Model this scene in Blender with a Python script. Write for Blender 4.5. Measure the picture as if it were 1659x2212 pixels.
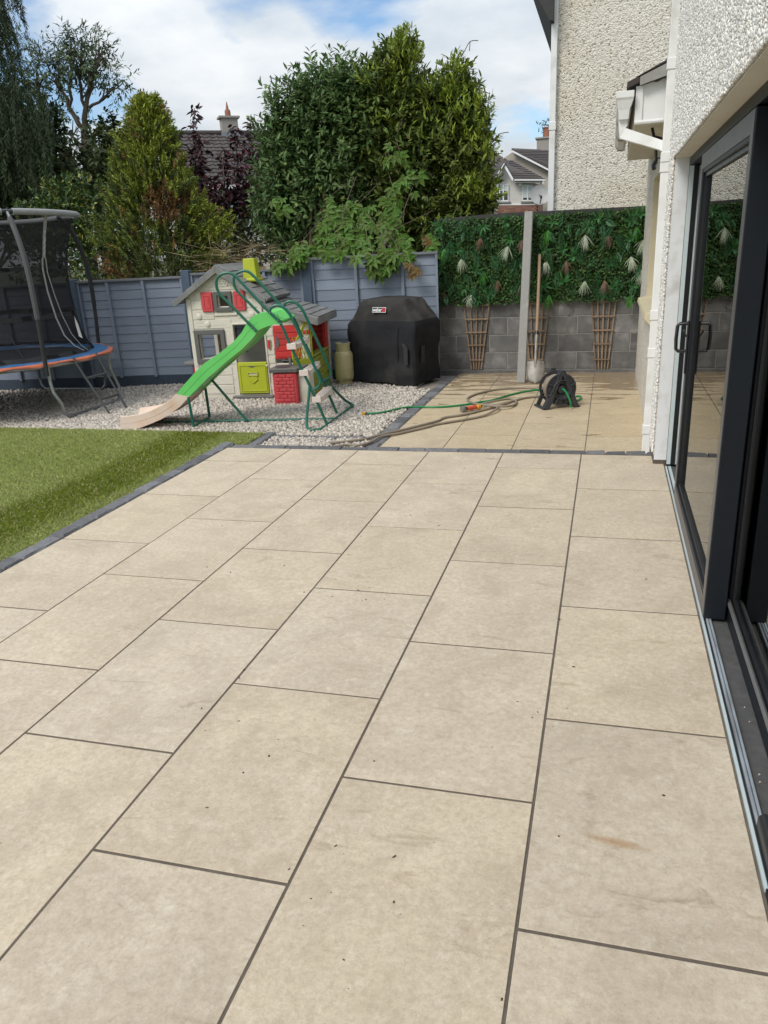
import bpy, math, random
import numpy as np
from mathutils import Vector, Matrix, noise

for o in list(bpy.data.objects):
    bpy.data.objects.remove(o)
S = bpy.context.scene
COL = S.collection
PI = math.pi
rad = math.radians

# ------------------------------------------------------------------ camera
FPX, PITCH, YAW, ROLL = 1609.2, 0.34043, 0.29653, -0.05272      # focal length for a 1659 x 2212 frame
CAM = np.array([0.1423, -0.0607, 1.5793])
fwd = np.array([-math.sin(YAW)*math.cos(PITCH), math.cos(YAW)*math.cos(PITCH), -math.sin(PITCH)])
rgt0 = np.array([math.cos(YAW), math.sin(YAW), 0.0]); up0 = np.cross(rgt0, fwd)
rgt = math.cos(ROLL)*rgt0 + math.sin(ROLL)*up0
upv = math.cos(ROLL)*up0 - math.sin(ROLL)*rgt0
cd = bpy.data.cameras.new('camera'); cam = bpy.data.objects.new('camera', cd); COL.objects.link(cam)
cam.matrix_world = Matrix(((rgt[0], upv[0], -fwd[0], CAM[0]), (rgt[1], upv[1], -fwd[1], CAM[1]),
                           (rgt[2], upv[2], -fwd[2], CAM[2]), (0, 0, 0, 1)))
cd.sensor_fit = 'VERTICAL'; cd.sensor_height = 24.0; cd.lens = FPX/2212*24.0
cd.clip_start = 0.02; cd.clip_end = 2000
S.camera = cam
S.render.resolution_x = 768; S.render.resolution_y = 1024

def ray(x, y):
    return fwd + rgt*(x-829.5)/FPX - upv*(y-1106)/FPX
def G(x, y, z=0.0):                       # where the line of sight through a picture point meets the level z
    d = ray(x, y); return CAM + d*(z-CAM[2])/d[2]
def AY(x, y, Y):                          # ... meets the upright plane at depth Y
    d = ray(x, y); return CAM + d*(Y-CAM[1])/d[1]

# ------------------------------------------------------------------ sky, sun, exposure
SUN_EL, SUN_AZ = rad(46), rad(210)        # azimuth measured clockwise from +Y (sun stands behind and to the left)
W = bpy.data.worlds.new('World'); S.world = W; W.use_nodes = True
nt = W.node_tree; nt.nodes.clear()
def N(t, tree=None, **kw):
    n = (tree or nt).nodes.new(t)
    for k, v in kw.items(): setattr(n, k, v)
    return n
out = N('ShaderNodeOutputWorld'); bg = N('ShaderNodeBackground'); bg.inputs['Strength'].default_value = 0.1
sky = N('ShaderNodeTexSky', sky_type='NISHITA', sun_disc=False, sun_elevation=SUN_EL, sun_rotation=SUN_AZ)
sky.air_density = 1.0; sky.dust_density = 1.2; sky.ozone_density = 1.5
tc = N('ShaderNodeTexCoord'); sep = N('ShaderNodeSeparateXYZ'); nt.links.new(tc.outputs['Generated'], sep.inputs[0])
mz = N('ShaderNodeMath', operation='MAXIMUM'); mz.inputs[1].default_value = 0.0; nt.links.new(sep.outputs['Z'], mz.inputs[0])
ad = N('ShaderNodeMath', operation='ADD'); ad.inputs[1].default_value = 0.22; nt.links.new(mz.outputs[0], ad.inputs[0])
dx = N('ShaderNodeMath', operation='DIVIDE'); dy = N('ShaderNodeMath', operation='DIVIDE')
nt.links.new(sep.outputs['X'], dx.inputs[0]); nt.links.new(ad.outputs[0], dx.inputs[1])
nt.links.new(sep.outputs['Y'], dy.inputs[0]); nt.links.new(ad.outputs[0], dy.inputs[1])
cmb = N('ShaderNodeCombineXYZ'); nt.links.new(dx.outputs[0], cmb.inputs[0]); nt.links.new(dy.outputs[0], cmb.inputs[1])
cmb.inputs[2].default_value = 5.3
n1 = N('ShaderNodeTexNoise'); n1.inputs['Scale'].default_value = 1.5; n1.inputs['Detail'].default_value = 7; n1.inputs['Roughness'].default_value = 0.52
n1.inputs['Distortion'].default_value = 0.25
nt.links.new(cmb.outputs[0], n1.inputs['Vector'])
cov = N('ShaderNodeValToRGB'); cov.color_ramp.elements[0].position = 0.39; cov.color_ramp.elements[1].position = 0.49
nt.links.new(n1.outputs['Fac'], cov.inputs[0])
n2 = N('ShaderNodeTexNoise'); n2.inputs['Scale'].default_value = 2.3; n2.inputs['Detail'].default_value = 6; n2.inputs['Roughness'].default_value = 0.55
nt.links.new(cmb.outputs[0], n2.inputs['Vector'])
tone = N('ShaderNodeValToRGB'); e = tone.color_ramp.elements
e[0].position = 0.33; e[0].color = (3.7, 4.15, 4.6, 1); e[1].position = 0.66; e[1].color = (5.5, 5.7, 5.85, 1)
nt.links.new(n2.outputs['Fac'], tone.inputs[0])
mx = N('ShaderNodeMix', data_type='RGBA'); nt.links.new(cov.outputs[0], mx.inputs['Factor'])
skb = N('ShaderNodeMix', data_type='RGBA', blend_type='MULTIPLY'); skb.inputs['Factor'].default_value = 1.0
skb.inputs['B'].default_value = (0.95, 1.05, 1.12, 1); nt.links.new(sky.outputs[0], skb.inputs['A'])
gz = N('ShaderNodeMath', operation='MULTIPLY_ADD'); gz.inputs[1].default_value = 1.15; gz.inputs[2].default_value = 0.88; nt.links.new(mz.outputs[0], gz.inputs[0])   # an overcast sky is brighter towards the zenith
cg_ = N('ShaderNodeVectorMath', operation='SCALE'); nt.links.new(tone.outputs[0], cg_.inputs[0]); nt.links.new(gz.outputs[0], cg_.inputs['Scale'])
nt.links.new(skb.outputs['Result'], mx.inputs['A']); nt.links.new(cg_.outputs[0], mx.inputs['B'])
nt.links.new(mx.outputs['Result'], bg.inputs['Color']); nt.links.new(bg.outputs[0], out.inputs[0])

sd = bpy.data.lights.new('sun', 'SUN'); sd.energy = 1.5; sd.angle = rad(22); sd.color = (1.0, 0.95, 0.87)
sun = bpy.data.objects.new('sun', sd); COL.objects.link(sun)
sdir = Vector((math.sin(SUN_AZ)*math.cos(SUN_EL), math.cos(SUN_AZ)*math.cos(SUN_EL), math.sin(SUN_EL)))
sun.rotation_euler = sdir.to_track_quat('Z', 'Y').to_euler(); sun.location = (0, 0, 30)

S.render.engine = 'CYCLES'
S.cycles.transparent_max_bounces = 24
vs = S.view_settings; vs.view_transform = 'Standard'; vs.look = 'None'; vs.gamma = 1.0; vs.exposure = 0.62
vs.use_curve_mapping = False

# ------------------------------------------------------------------ materials
def mat(name, c1, c2=None, rough=0.6, scale=6.0, bump=0.0, bscale=None, metal=0.0, objvar=0.0, islvar=0.0,
        spec=0.5, attr=False, dirt=None, dscale=3.0, stretch=None, detail=5.0, transl=0.0):
    m = bpy.data.materials.new(name); m.use_nodes = True; t = m.node_tree; L = t.links.new
    P = t.nodes['Principled BSDF']; P.inputs['Roughness'].default_value = rough; P.inputs['Metallic'].default_value = metal
    P.inputs['Specular IOR Level'].default_value = spec
    c2 = c2 or tuple(x*0.82 for x in c1)
    tc = N('ShaderNodeTexCoord', t); vec = tc.outputs['Object']
    oi = N('ShaderNodeObjectInfo', t)
    if objvar:
        a = N('ShaderNodeVectorMath', t, operation='SCALE'); a.inputs[0].default_value = (37.0, 23.0, 51.0); L(oi.outputs['Random'], a.inputs['Scale'])
        b = N('ShaderNodeVectorMath', t, operation='ADD'); L(vec, b.inputs[0]); L(a.outputs[0], b.inputs[1]); vec = b.outputs[0]
    if stretch:
        mp = N('ShaderNodeMapping', t); mp.inputs['Scale'].default_value = stretch; L(vec, mp.inputs['Vector']); vec = mp.outputs[0]
    n = N('ShaderNodeTexNoise', t); n.inputs['Scale'].default_value = scale; n.inputs['Detail'].default_value = detail; n.inputs['Roughness'].default_value = 0.6
    L(vec, n.inputs['Vector'])
    r = N('ShaderNodeMapRange', t); r.inputs['From Min'].default_value = 0.3; r.inputs['From Max'].default_value = 0.7; L(n.outputs['Fac'], r.inputs['Value'])
    x = N('ShaderNodeMix', t, data_type='RGBA'); L(r.outputs[0], x.inputs['Factor'])
    x.inputs['A'].default_value = (*c1, 1); x.inputs['B'].default_value = (*c2, 1); col = x.outputs['Result']
    if attr:
        at = N('ShaderNodeAttribute', t, attribute_name='Col'); x2 = N('ShaderNodeMix', t, data_type='RGBA', blend_type='MULTIPLY'); x2.inputs['Factor'].default_value = 1
        L(col, x2.inputs['A']); L(at.outputs['Color'], x2.inputs['B']); col = x2.outputs['Result']
    if dirt:
        dn = N('ShaderNodeTexNoise', t); dn.inputs['Scale'].default_value = dscale; dn.inputs['Detail'].default_value = 6; L(vec, dn.inputs['Vector'])
        dr = N('ShaderNodeMapRange', t); dr.inputs['From Min'].default_value = 0.52; dr.inputs['From Max'].default_value = 0.72; dr.inputs['To Max'].default_value = 0.75
        L(dn.outputs['Fac'], dr.inputs['Value'])
        x3 = N('ShaderNodeMix', t, data_type='RGBA'); L(dr.outputs[0], x3.inputs['Factor']); L(col, x3.inputs['A']); x3.inputs['B'].default_value = (*dirt, 1); col = x3.outputs['Result']
    for amt, src in ((objvar, oi.outputs['Random']), (islvar, None)):
        if not amt: continue
        if src is None: src = N('ShaderNodeNewGeometry', t).outputs['Random Per Island']
        h = N('ShaderNodeHueSaturation', t); mr = N('ShaderNodeMapRange', t); mr.inputs['To Min'].default_value = 1-amt; mr.inputs['To Max'].default_value = 1+amt
        L(src, mr.inputs['Value']); L(mr.outputs[0], h.inputs['Value']); L(col, h.inputs['Color'])
        m2 = N('ShaderNodeMath', t, operation='MULTIPLY'); m2.inputs[1].default_value = 7.31; L(src, m2.inputs[0])
        fr = N('ShaderNodeMath', t, operation='FRACT'); L(m2.outputs[0], fr.inputs[0])
        m3 = N('ShaderNodeMapRange', t); m3.inputs['To Min'].default_value = 0.5-amt*0.05; m3.inputs['To Max'].default_value = 0.5+amt*0.05
        L(fr.outputs[0], m3.inputs['Value']); L(m3.outputs[0], h.inputs['Hue']); col = h.outputs['Color']
    L(col, P.inputs['Base Color'])
    if bump:
        bn = N('ShaderNodeTexNoise', t); bn.inputs['Scale'].default_value = bscale or scale*6; bn.inputs['Detail'].default_value = 4; L(vec, bn.inputs['Vector'])
        bp = N('ShaderNodeBump', t); bp.inputs['Strength'].default_value = 0.6; bp.inputs['Distance'].default_value = bump
        L(bn.outputs['Fac'], bp.inputs['Height']); L(bp.outputs[0], P.inputs['Normal'])
    if transl:
        tr = N('ShaderNodeBsdfTranslucent', t); L(col, tr.inputs['Color']); ms = N('ShaderNodeMixShader', t); ms.inputs[0].default_value = transl
        o_ = t.nodes['Material Output']; L(P.outputs[0], ms.inputs[1]); L(tr.outputs[0], ms.inputs[2]); L(ms.outputs[0], o_.inputs['Surface'])
    return m

def leafmat(name, c1, c2, rough=0.45, var=0.35, transl=0.22):
    return mat(name, c1, c2, rough=max(rough, 0.5), scale=1.3, islvar=var, spec=0.28, transl=transl)

def slab_mat(name, ca, cb, cc, wet):
    m = bpy.data.materials.new(name); m.use_nodes = True; t = m.node_tree; L = t.links.new
    P = t.nodes['Principled BSDF']; P.inputs['Specular IOR Level'].default_value = 0.35
    tc = N('ShaderNodeTexCoord', t); oi = N('ShaderNodeObjectInfo', t); geo = N('ShaderNodeNewGeometry', t)
    a = N('ShaderNodeVectorMath', t, operation='SCALE'); a.inputs[0].default_value = (37, 23, 51); L(oi.outputs['Random'], a.inputs['Scale'])
    b = N('ShaderNodeVectorMath', t, operation='ADD'); L(tc.outputs['Object'], b.inputs[0]); L(a.outputs[0], b.inputs[1]); v = b.outputs[0]
    def noise(sc, det=6, ro=0.6, dist=0.0, vec=None):
        n = N('ShaderNodeTexNoise', t); n.inputs['Scale'].default_value = sc; n.inputs['Detail'].default_value = det
        n.inputs['Roughness'].default_value = ro; n.inputs['Distortion'].default_value = dist; L(vec or v, n.inputs['Vector']); return n.outputs['Fac']
    def rng(f, a0, a1, b0=0.0, b1=1.0):
        r = N('ShaderNodeMapRange', t); L(f, r.inputs['Value'])
        for k, z in zip(('From Min', 'From Max', 'To Min', 'To Max'), (a0, a1, b0, b1)): r.inputs[k].default_value = z
        return r.outputs[0]
    def mixc(f, A, B, bt='MIX'):
        x = N('ShaderNodeMix', t, data_type='RGBA', blend_type=bt)
        L(f, x.inputs['Factor']) if not isinstance(f, float) else setattr(x.inputs['Factor'], 'default_value', f)
        for k, z in (('A', A), ('B', B)):
            if isinstance(z, tuple): x.inputs[k].default_value = (*z, 1)
            else: L(z, x.inputs[k])
        return x.outputs['Result']
    col = mixc(rng(noise(2.0, 8, 0.66, 0.8), 0.38, 0.62), ca, cb)
    col = mixc(rng(noise(5.5, 8, 0.66, 0.3), 0.50, 0.72, 0, 0.55), col, cc)
    # fine speckle of the porcelain print
    sp = noise(48, 9, 0.85); col = mixc(rng(sp, 0.36, 0.56, 0.62, 0.0), col, (0.34, 0.275, 0.20))
    sp2 = noise(30, 9, 0.85, 0.4); col = mixc(rng(sp2, 0.50, 0.70, 0.0, 0.62), col, (0.74, 0.68, 0.565))
    blot = noise(3.6, 9, 0.7, 1.2); col = mixc(rng(blot, 0.50, 0.68, 0.0, 0.40), col, (0.40, 0.325, 0.235))
    pit = noise(170, 3, 0.6); col = mixc(rng(pit, 0.66, 0.74, 0.0, 0.5), col, (0.24, 0.19, 0.135))
    # brown scuffs and short smudges
    mp = N('ShaderNodeMapping', t); mp.inputs['Rotation'].default_value = (0, 0, 0.5); mp.inputs['Scale'].default_value = (3.0, 8.0, 1); L(v, mp.inputs['Vector'])
    sc = noise(1.25, 6, 0.62, 0.8, mp.outputs[0]); col = mixc(rng(sc, 0.615, 0.76, 0, 0.62), col, (0.25, 0.18, 0.11))
    mp2 = N('ShaderNodeMapping', t); mp2.inputs['Scale'].default_value = (9.0, 9.0, 1); L(v, mp2.inputs['Vector'])
    cr = noise(1.6, 9, 0.78, 1.5, mp2.outputs[0]); col = mixc(rng(cr, 0.655, 0.72, 0, 0.7), col, (0.24, 0.18, 0.12))
    wf = noise(14, 3, 0.6, 0.5); col = mixc(rng(wf, 0.77, 0.80, 0, 0.45), col, (0.80, 0.79, 0.76))
    # tone of each slab
    h = N('ShaderNodeHueSaturation', t); L(col, h.inputs['Color']); L(rng(oi.outputs['Random'], 0, 1, 0.975, 1.03), h.inputs['Value'])
    fr = N('ShaderNodeMath', t, operation='MULTIPLY'); fr.inputs[1].default_value = 13.7; L(oi.outputs['Random'], fr.inputs[0])
    f2 = N('ShaderNodeMath', t, operation='FRACT'); L(fr.outputs[0], f2.inputs[0]); L(rng(f2.outputs[0], 0, 1, 0.97, 1.10), h.inputs['Saturation']); col = h.outputs['Color']
    sx = N('ShaderNodeSeparateXYZ', t); L(geo.outputs['Position'], sx.inputs[0])
    def mth(op, A, B=None):
        q = N('ShaderNodeMath', t, operation=op)
        for i, z in enumerate((A, B)):
            if z is None: continue
            if isinstance(z, (int, float)): q.inputs[i].default_value = z
            else: L(z, q.inputs[i])
        return q.outputs[0]
    rough = None
    if wet:    # hosed-down water drying in streaks near the wall
        mp3 = N('ShaderNodeMapping', t); mp3.inputs['Scale'].default_value = (1.1, 5.5, 1); L(geo.outputs['Position'], mp3.inputs['Vector'])
        wn = noise(1.35, 5, 0.6, 0.9, mp3.outputs[0])
        band = mth('ADD', rng(sx.outputs['Y'], 7.4, 9.7, -0.13, 0.11), mth('MULTIPLY', rng(sx.outputs['X'], -0.15, 0.25), rng(sx.outputs['Y'], 8.8, 9.3, 0.0, 0.22)))
        wm = rng(mth('ADD', wn, band), 0.535, 0.56)
        col = mixc(mth('MULTIPLY', wm, 0.66), col, (0.205, 0.14, 0.075))
        rough = rng(wm, 0, 1, 0.55, 0.16)
    else:      # one rusty smear on a near slab
        ex = mth('DIVIDE', mth('SUBTRACT', sx.outputs['X'], 0.235), 0.085); ey = mth('DIVIDE', mth('ADD', mth('SUBTRACT', sx.outputs['Y'], 1.668), mth('MULTIPLY', mth('SUBTRACT', sx.outputs['X'], 0.235), 0.12)), 0.019)
        rr = mth('ADD', mth('MULTIPLY', ex, ex), mth('MULTIPLY', ey, ey)); rr = mth('ADD', rr, mth('MULTIPLY', noise(30, 4), 1.4))
        col = mixc(rng(rr, 0.5, 1.9, 0.72, 0.0), col, (0.36, 0.20, 0.085))
    L(col, P.inputs['Base Color'])
    if rough is not None: L(rough, P.inputs['Roughness'])
    else: L(rng(noise(9, 4), 0.3, 0.7, 0.42, 0.62), P.inputs['Roughness'])
    bp = N('ShaderNodeBump', t); bp.inputs['Strength'].default_value = 0.5; bp.inputs['Distance'].default_value = 0.0015
    L(noise(45, 5, 0.7), bp.inputs['Height']); L(bp.outputs[0], P.inputs['Normal'])
    return m

def dash_mat(name, base, stones, scale=75.0, depth=0.012, dark=(0.17, 0.14, 0.10)):
    m = bpy.data.materials.new(name); m.use_nodes = True; t = m.node_tree; L = t.links.new
    P = t.nodes['Principled BSDF']; P.inputs['Roughness'].default_value = 0.8; P.inputs['Specular IOR Level'].default_value = 0.25
    geo = N('ShaderNodeNewGeometry', t); v = geo.outputs['Position']
    dn = N('ShaderNodeTexNoise', t); dn.inputs['Scale'].default_value = scale*0.6; L(v, dn.inputs['Vector'])
    vm = N('ShaderNodeVectorMath', t, operation='MULTIPLY_ADD'); L(dn.outputs['Color'], vm.inputs[0]); vm.inputs[1].default_value = (0.02,)*3; L(v, vm.inputs[2])
    vo = N('ShaderNodeTexVoronoi', t); vo.inputs['Scale'].default_value = scale; L(vm.outputs[0], vo.inputs['Vector'])
    cr = N('ShaderNodeValToRGB', t); el = cr.color_ramp.elements; el[0].position = 0.0; el[0].color = (*base, 1); el[1].position = 1.0; el[1].color = (*stones, 1)
    w = N('ShaderNodeSeparateColor', t); L(vo.outputs['Color'], w.inputs[0]); L(w.outputs[0], cr.inputs[0])
    x = N('ShaderNodeMix', t, data_type='RGBA'); x.inputs['B'].default_value = (*dark, 1); L(cr.outputs[0], x.inputs['A'])
    r = N('ShaderNodeMapRange', t); r.inputs['From Min'].default_value = 0.86; r.inputs['From Max'].default_value = 0.96; r.inputs['To Max'].default_value = 0.8
    L(w.outputs[1], r.inputs['Value']); L(r.outputs[0], x.inputs['Factor'])
    big = N('ShaderNodeTexNoise', t); big.inputs['Scale'].default_value = 1.1; big.inputs['Detail'].default_value = 6; L(v, big.inputs['Vector'])
    x2 = N('ShaderNodeMix', t, data_type='RGBA', blend_type='MULTIPLY'); mr = N('ShaderNodeMapRange', t); mr.inputs['From Min'].default_value = 0.4; mr.inputs['From Max'].default_value = 0.75; mr.inputs['To Max'].default_value = 0.6
    L(big.outputs['Fac'], mr.inputs['Value']); L(mr.outputs[0], x2.inputs['Factor']); L(x.outputs['Result'], x2.inputs['A']); x2.inputs['B'].default_value = (0.86, 0.80, 0.70, 1)
    L(x2.outputs['Result'], P.inputs['Base Color'])
    n3 = N('ShaderNodeTexNoise', t); n3.inputs['Scale'].default_value = scale*0.35; n3.inputs['Detail'].default_value = 3; L(v, n3.inputs['Vector'])
    am = N('ShaderNodeMath', t, operation='MULTIPLY_ADD'); am.inputs[1].default_value = -1.0; L(vo.outputs['Distance'], am.inputs[0]); L(n3.outputs['Fac'], am.inputs[2])
    bp = N('ShaderNodeBump', t); bp.inputs['Strength'].default_value = 1.0; bp.inputs['Distance'].default_value = depth
    L(am.outputs[0], bp.inputs['Height']); L(bp.outputs[0], P.inputs['Normal'])
    return m

M = {}
M['slab'] = slab_mat('porcelain_slab', (0.622, 0.527, 0.398), (0.522, 0.436, 0.331), (0.662, 0.582, 0.462), False)
M['slab_far'] = slab_mat('porcelain_slab_wet', (0.56, 0.455, 0.305), (0.48, 0.385, 0.255), (0.60, 0.505, 0.36), True)
M['mortar'] = mat('slate_grout', (0.15, 0.122, 0.096), (0.095, 0.078, 0.062), rough=0.9, scale=18, bump=0.003)
M['sett'] = mat('granite_sett', (0.165, 0.165, 0.172), (0.105, 0.105, 0.112), rough=0.85, scale=24, bump=0.010, bscale=45, objvar=0.3)
M['gravel_bed'] = mat('gravel_bed', (0.30, 0.27, 0.235), (0.22, 0.195, 0.165), rough=0.95, scale=60, bump=0.02, bscale=70)
M['gravel'] = mat('limestone_chips', (0.50, 0.452, 0.395), (0.43, 0.382, 0.33), rough=0.85, scale=30, islvar=0.36)
M['soil'] = mat('turf_soil', (0.24, 0.26, 0.095), (0.19, 0.21, 0.07), rough=1.0, scale=14, bump=0.02)
M['grass'] = mat('grass_blades', (1.0, 1.0, 1.0), (0.9, 0.92, 0.85), rough=0.6, scale=2.2, islvar=0.22, attr=True, spec=0.25, transl=0.32)
M['ground'] = mat('rough_ground', (0.07, 0.09, 0.035), (0.05, 0.055, 0.025), rough=1.0, scale=0.6)
M['dash_white'] = dash_mat('white_pebbledash', (0.60, 0.58, 0.54), (0.50, 0.46, 0.41), 90, 0.010, (0.33, 0.22, 0.14))  # base darker than the pebbles: shade in their gaps painted in
M['pebble'] = mat('white_pebbles', (0.80, 0.785, 0.755), (0.72, 0.695, 0.65), rough=0.65, scale=50, islvar=0.30)
M['dash_old'] = dash_mat('old_pebbledash', (0.78, 0.75, 0.68), (0.64, 0.60, 0.52), 70, 0.009, (0.30, 0.25, 0.18))
M['dash_neigh'] = dash_mat('cream_pebbledash', (0.78, 0.75, 0.67), (0.66, 0.62, 0.53), 55, 0.013, (0.30, 0.25, 0.18))
M['plaster'] = mat('smooth_white_plaster', (0.74, 0.75, 0.76), (0.68, 0.69, 0.70), rough=0.75, scale=5, bump=0.001, dirt=(0.5, 0.48, 0.44), dscale=7)
M['cream'] = mat('cream_paint', (0.60, 0.53, 0.35), (0.56, 0.49, 0.32), rough=0.6, scale=5)
M['soffit_cream'] = mat('pale_cream_soffit', (0.66, 0.62, 0.53), (0.60, 0.56, 0.47), rough=0.8, scale=5)
M['upvc'] = mat('white_plastic_pipe', (0.78, 0.785, 0.78), (0.72, 0.725, 0.715), rough=0.4, scale=7, dirt=(0.52, 0.50, 0.45), dscale=4)
M['upvc_cream'] = mat('aged_soffit', (0.62, 0.58, 0.47), (0.57, 0.52, 0.42), rough=0.5, scale=7)
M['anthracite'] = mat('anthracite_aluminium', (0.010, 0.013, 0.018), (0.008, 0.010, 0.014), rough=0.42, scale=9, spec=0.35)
M['anth_lit'] = mat('anthracite_lit_face', (0.115, 0.112, 0.11), (0.095, 0.093, 0.092), rough=0.42, scale=9, spec=0.6)  # paler copy of the anthracite, the lit side painted into its colour
M['black'] = mat('black_plastic', (0.012, 0.012, 0.014), (0.018, 0.018, 0.02), rough=0.35, scale=8)
M['film'] = mat('pale_blue_film', (0.47, 0.56, 0.585), (0.56, 0.615, 0.61), rough=0.35, scale=20, stretch=(1, 0.3, 1))
M['alu'] = mat('brushed_track', (0.42, 0.47, 0.50), (0.33, 0.37, 0.42), rough=0.4, metal=0.3, scale=40, stretch=(1, 0.1, 1), dirt=(0.18, 0.17, 0.16), dscale=40)
M['concrete'] = mat('grey_concrete', (0.30, 0.295, 0.275), (0.24, 0.235, 0.22), rough=0.9, scale=9, bump=0.003, dirt=(0.37, 0.36, 0.34), dscale=9)
M['dark_concrete'] = mat('dark_channel', (0.095, 0.095, 0.092), (0.06, 0.06, 0.058), rough=0.9, scale=20)
M['block'] = mat('concrete_block', (0.165, 0.160, 0.155), (0.115, 0.112, 0.109), rough=0.95, scale=9, bump=0.004, bscale=90, objvar=0.28, dirt=(0.26, 0.25, 0.24), dscale=6)
M['block_mortar'] = mat('block_mortar', (0.32, 0.305, 0.275), (0.22, 0.21, 0.19), rough=0.95, scale=20, bump=0.003)
M['mortar_smear'] = mat('mortar_smear', (0.36, 0.33, 0.27), (0.27, 0.25, 0.21), rough=0.95, scale=40, bump=0.003)
M['trellis'] = mat('weathered_trellis', (0.27, 0.185, 0.115), (0.20, 0.135, 0.085), rough=0.85, scale=25, stretch=(1, 1, 0.2), objvar=0.2)
M['dark_timber'] = mat('dark_timber', (0.05, 0.05, 0.048), (0.035, 0.035, 0.034), rough=0.85, scale=12)
M['fence'] = mat('blue_grey_fence_paint', (0.228, 0.268, 0.335), (0.196, 0.234, 0.298), rough=0.75, scale=12, stretch=(0.4, 1, 6), objvar=0.10, bump=0.0015, bscale=60)
M['fence_cap'] = mat('weathered_capping', (0.19, 0.20, 0.215), (0.14, 0.15, 0.17), rough=0.9, scale=14, stretch=(0.4, 1, 6), objvar=0.12)
M['fence_post'] = mat('dark_blue_post', (0.075, 0.108, 0.152), (0.06, 0.09, 0.128), rough=0.8, scale=18, bump=0.003)
M['gravel_board'] = mat('dark_blue_board', (0.045, 0.062, 0.088), (0.035, 0.05, 0.072), rough=0.8, scale=12)
M['ph_wall'] = mat('ivory_plastic', (0.66, 0.625, 0.53), (0.62, 0.585, 0.49), rough=0.5, scale=4, dirt=(0.52, 0.49, 0.40), dscale=5)
M['ph_red'] = mat('red_plastic', (0.56, 0.035, 0.03), (0.50, 0.03, 0.028), rough=0.45, scale=5, dirt=(0.36, 0.05, 0.045), dscale=5)
M['ph_pink'] = mat('faded_red_plastic', (0.60, 0.065, 0.075), (0.54, 0.055, 0.065), rough=0.5, scale=5)
M['ph_lime'] = mat('lime_plastic', (0.42, 0.47, 0.022), (0.38, 0.43, 0.02), rough=0.45, scale=5)
M['ph_moss'] = mat('mossy_lime_plastic', (0.34, 0.37, 0.05), (0.27, 0.30, 0.045), rough=0.6, scale=7, dirt=(0.16, 0.17, 0.04), dscale=6)
M['ph_grey'] = mat('charcoal_plastic', (0.125, 0.122, 0.115), (0.105, 0.102, 0.098), rough=0.5, scale=5)
M['ph_roof'] = mat('grey_plastic_roof', (0.205, 0.205, 0.20), (0.16, 0.16, 0.155), rough=0.55, scale=6, objvar=0.12, dirt=(0.27, 0.265, 0.25), dscale=5)
M['slide_green'] = mat('green_slide', (0.125, 0.55, 0.12), (0.155, 0.60, 0.155), rough=0.42, scale=3)
M['slide_pale'] = mat('sun_bleached_slide', (0.70, 0.50, 0.37), (0.70, 0.62, 0.55), rough=0.5, scale=3.2, dirt=(0.58, 0.38, 0.23), dscale=3)
M['tube_green'] = mat('dark_green_tube', (0.012, 0.125, 0.085), (0.010, 0.105, 0.072), rough=0.4, scale=12)
M['step'] = mat('pale_step', (0.68, 0.60, 0.54), (0.62, 0.52, 0.46), rough=0.5, scale=8)
M['steel'] = mat('galvanised_tube', (0.34, 0.345, 0.35), (0.25, 0.255, 0.26), rough=0.38, metal=0.75, scale=25)
M['steel_dark'] = mat('dark_steel_tube', (0.10, 0.105, 0.11), (0.075, 0.078, 0.082), rough=0.45, metal=0.4, scale=20)
M['foam'] = mat('black_foam_sleeve', (0.030, 0.030, 0.034), (0.022, 0.022, 0.026), rough=0.8, scale=20)
M['foam_grey'] = mat('charcoal_sleeve', (0.085, 0.087, 0.092), (0.07, 0.072, 0.077), rough=0.8, scale=20)
M['ring_grey'] = mat('grey_ring_sleeve', (0.30, 0.305, 0.31), (0.25, 0.255, 0.26), rough=0.7, scale=14)
M['pad_blue'] = mat('blue_pad', (0.025, 0.13, 0.30), (0.02, 0.10, 0.24), rough=0.55, scale=7, dirt=(0.14, 0.18, 0.24), dscale=6)
M['pad_orange'] = mat('orange_edging', (0.56, 0.16, 0.08), (0.46, 0.12, 0.06), rough=0.6, scale=9)
M['strap'] = mat('grey_webbing', (0.33, 0.335, 0.34), (0.27, 0.275, 0.28), rough=0.7, scale=30)
M['mesh_black'] = mat('jump_mat', (0.014, 0.014, 0.016), (0.018, 0.018, 0.02), rough=0.7, scale=30)
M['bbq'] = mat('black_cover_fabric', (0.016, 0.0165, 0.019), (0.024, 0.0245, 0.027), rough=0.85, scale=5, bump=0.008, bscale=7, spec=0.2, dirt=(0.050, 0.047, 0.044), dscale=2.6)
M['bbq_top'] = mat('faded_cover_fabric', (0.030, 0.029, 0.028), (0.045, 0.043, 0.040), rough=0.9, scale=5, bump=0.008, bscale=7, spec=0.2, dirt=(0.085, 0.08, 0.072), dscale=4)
M['label_white'] = mat('print_white', (0.78, 0.78, 0.77), rough=0.5)
M['label_red'] = mat('print_red', (0.42, 0.02, 0.025), rough=0.5)
M['gas'] = mat('gas_bottle_paint', (0.58, 0.52, 0.27), (0.52, 0.46, 0.235), rough=0.45, scale=7, dirt=(0.40, 0.34, 0.17), dscale=6)
M['hose_tan'] = mat('grey_hose', (0.28, 0.235, 0.18), (0.23, 0.19, 0.145), rough=0.55, scale=10)
M['hose_green'] = mat('green_hose', (0.015, 0.24, 0.075), (0.012, 0.19, 0.06), rough=0.32, scale=10)
M['hose_yellow'] = mat('yellow_collar', (0.72, 0.36, 0.02), rough=0.45)
M['nozzle_red'] = mat('orange_grip', (0.62, 0.09, 0.035), rough=0.45)
M['reel'] = mat('dark_reel_plastic', (0.030, 0.033, 0.040), (0.038, 0.041, 0.048), rough=0.5, scale=10)
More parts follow.
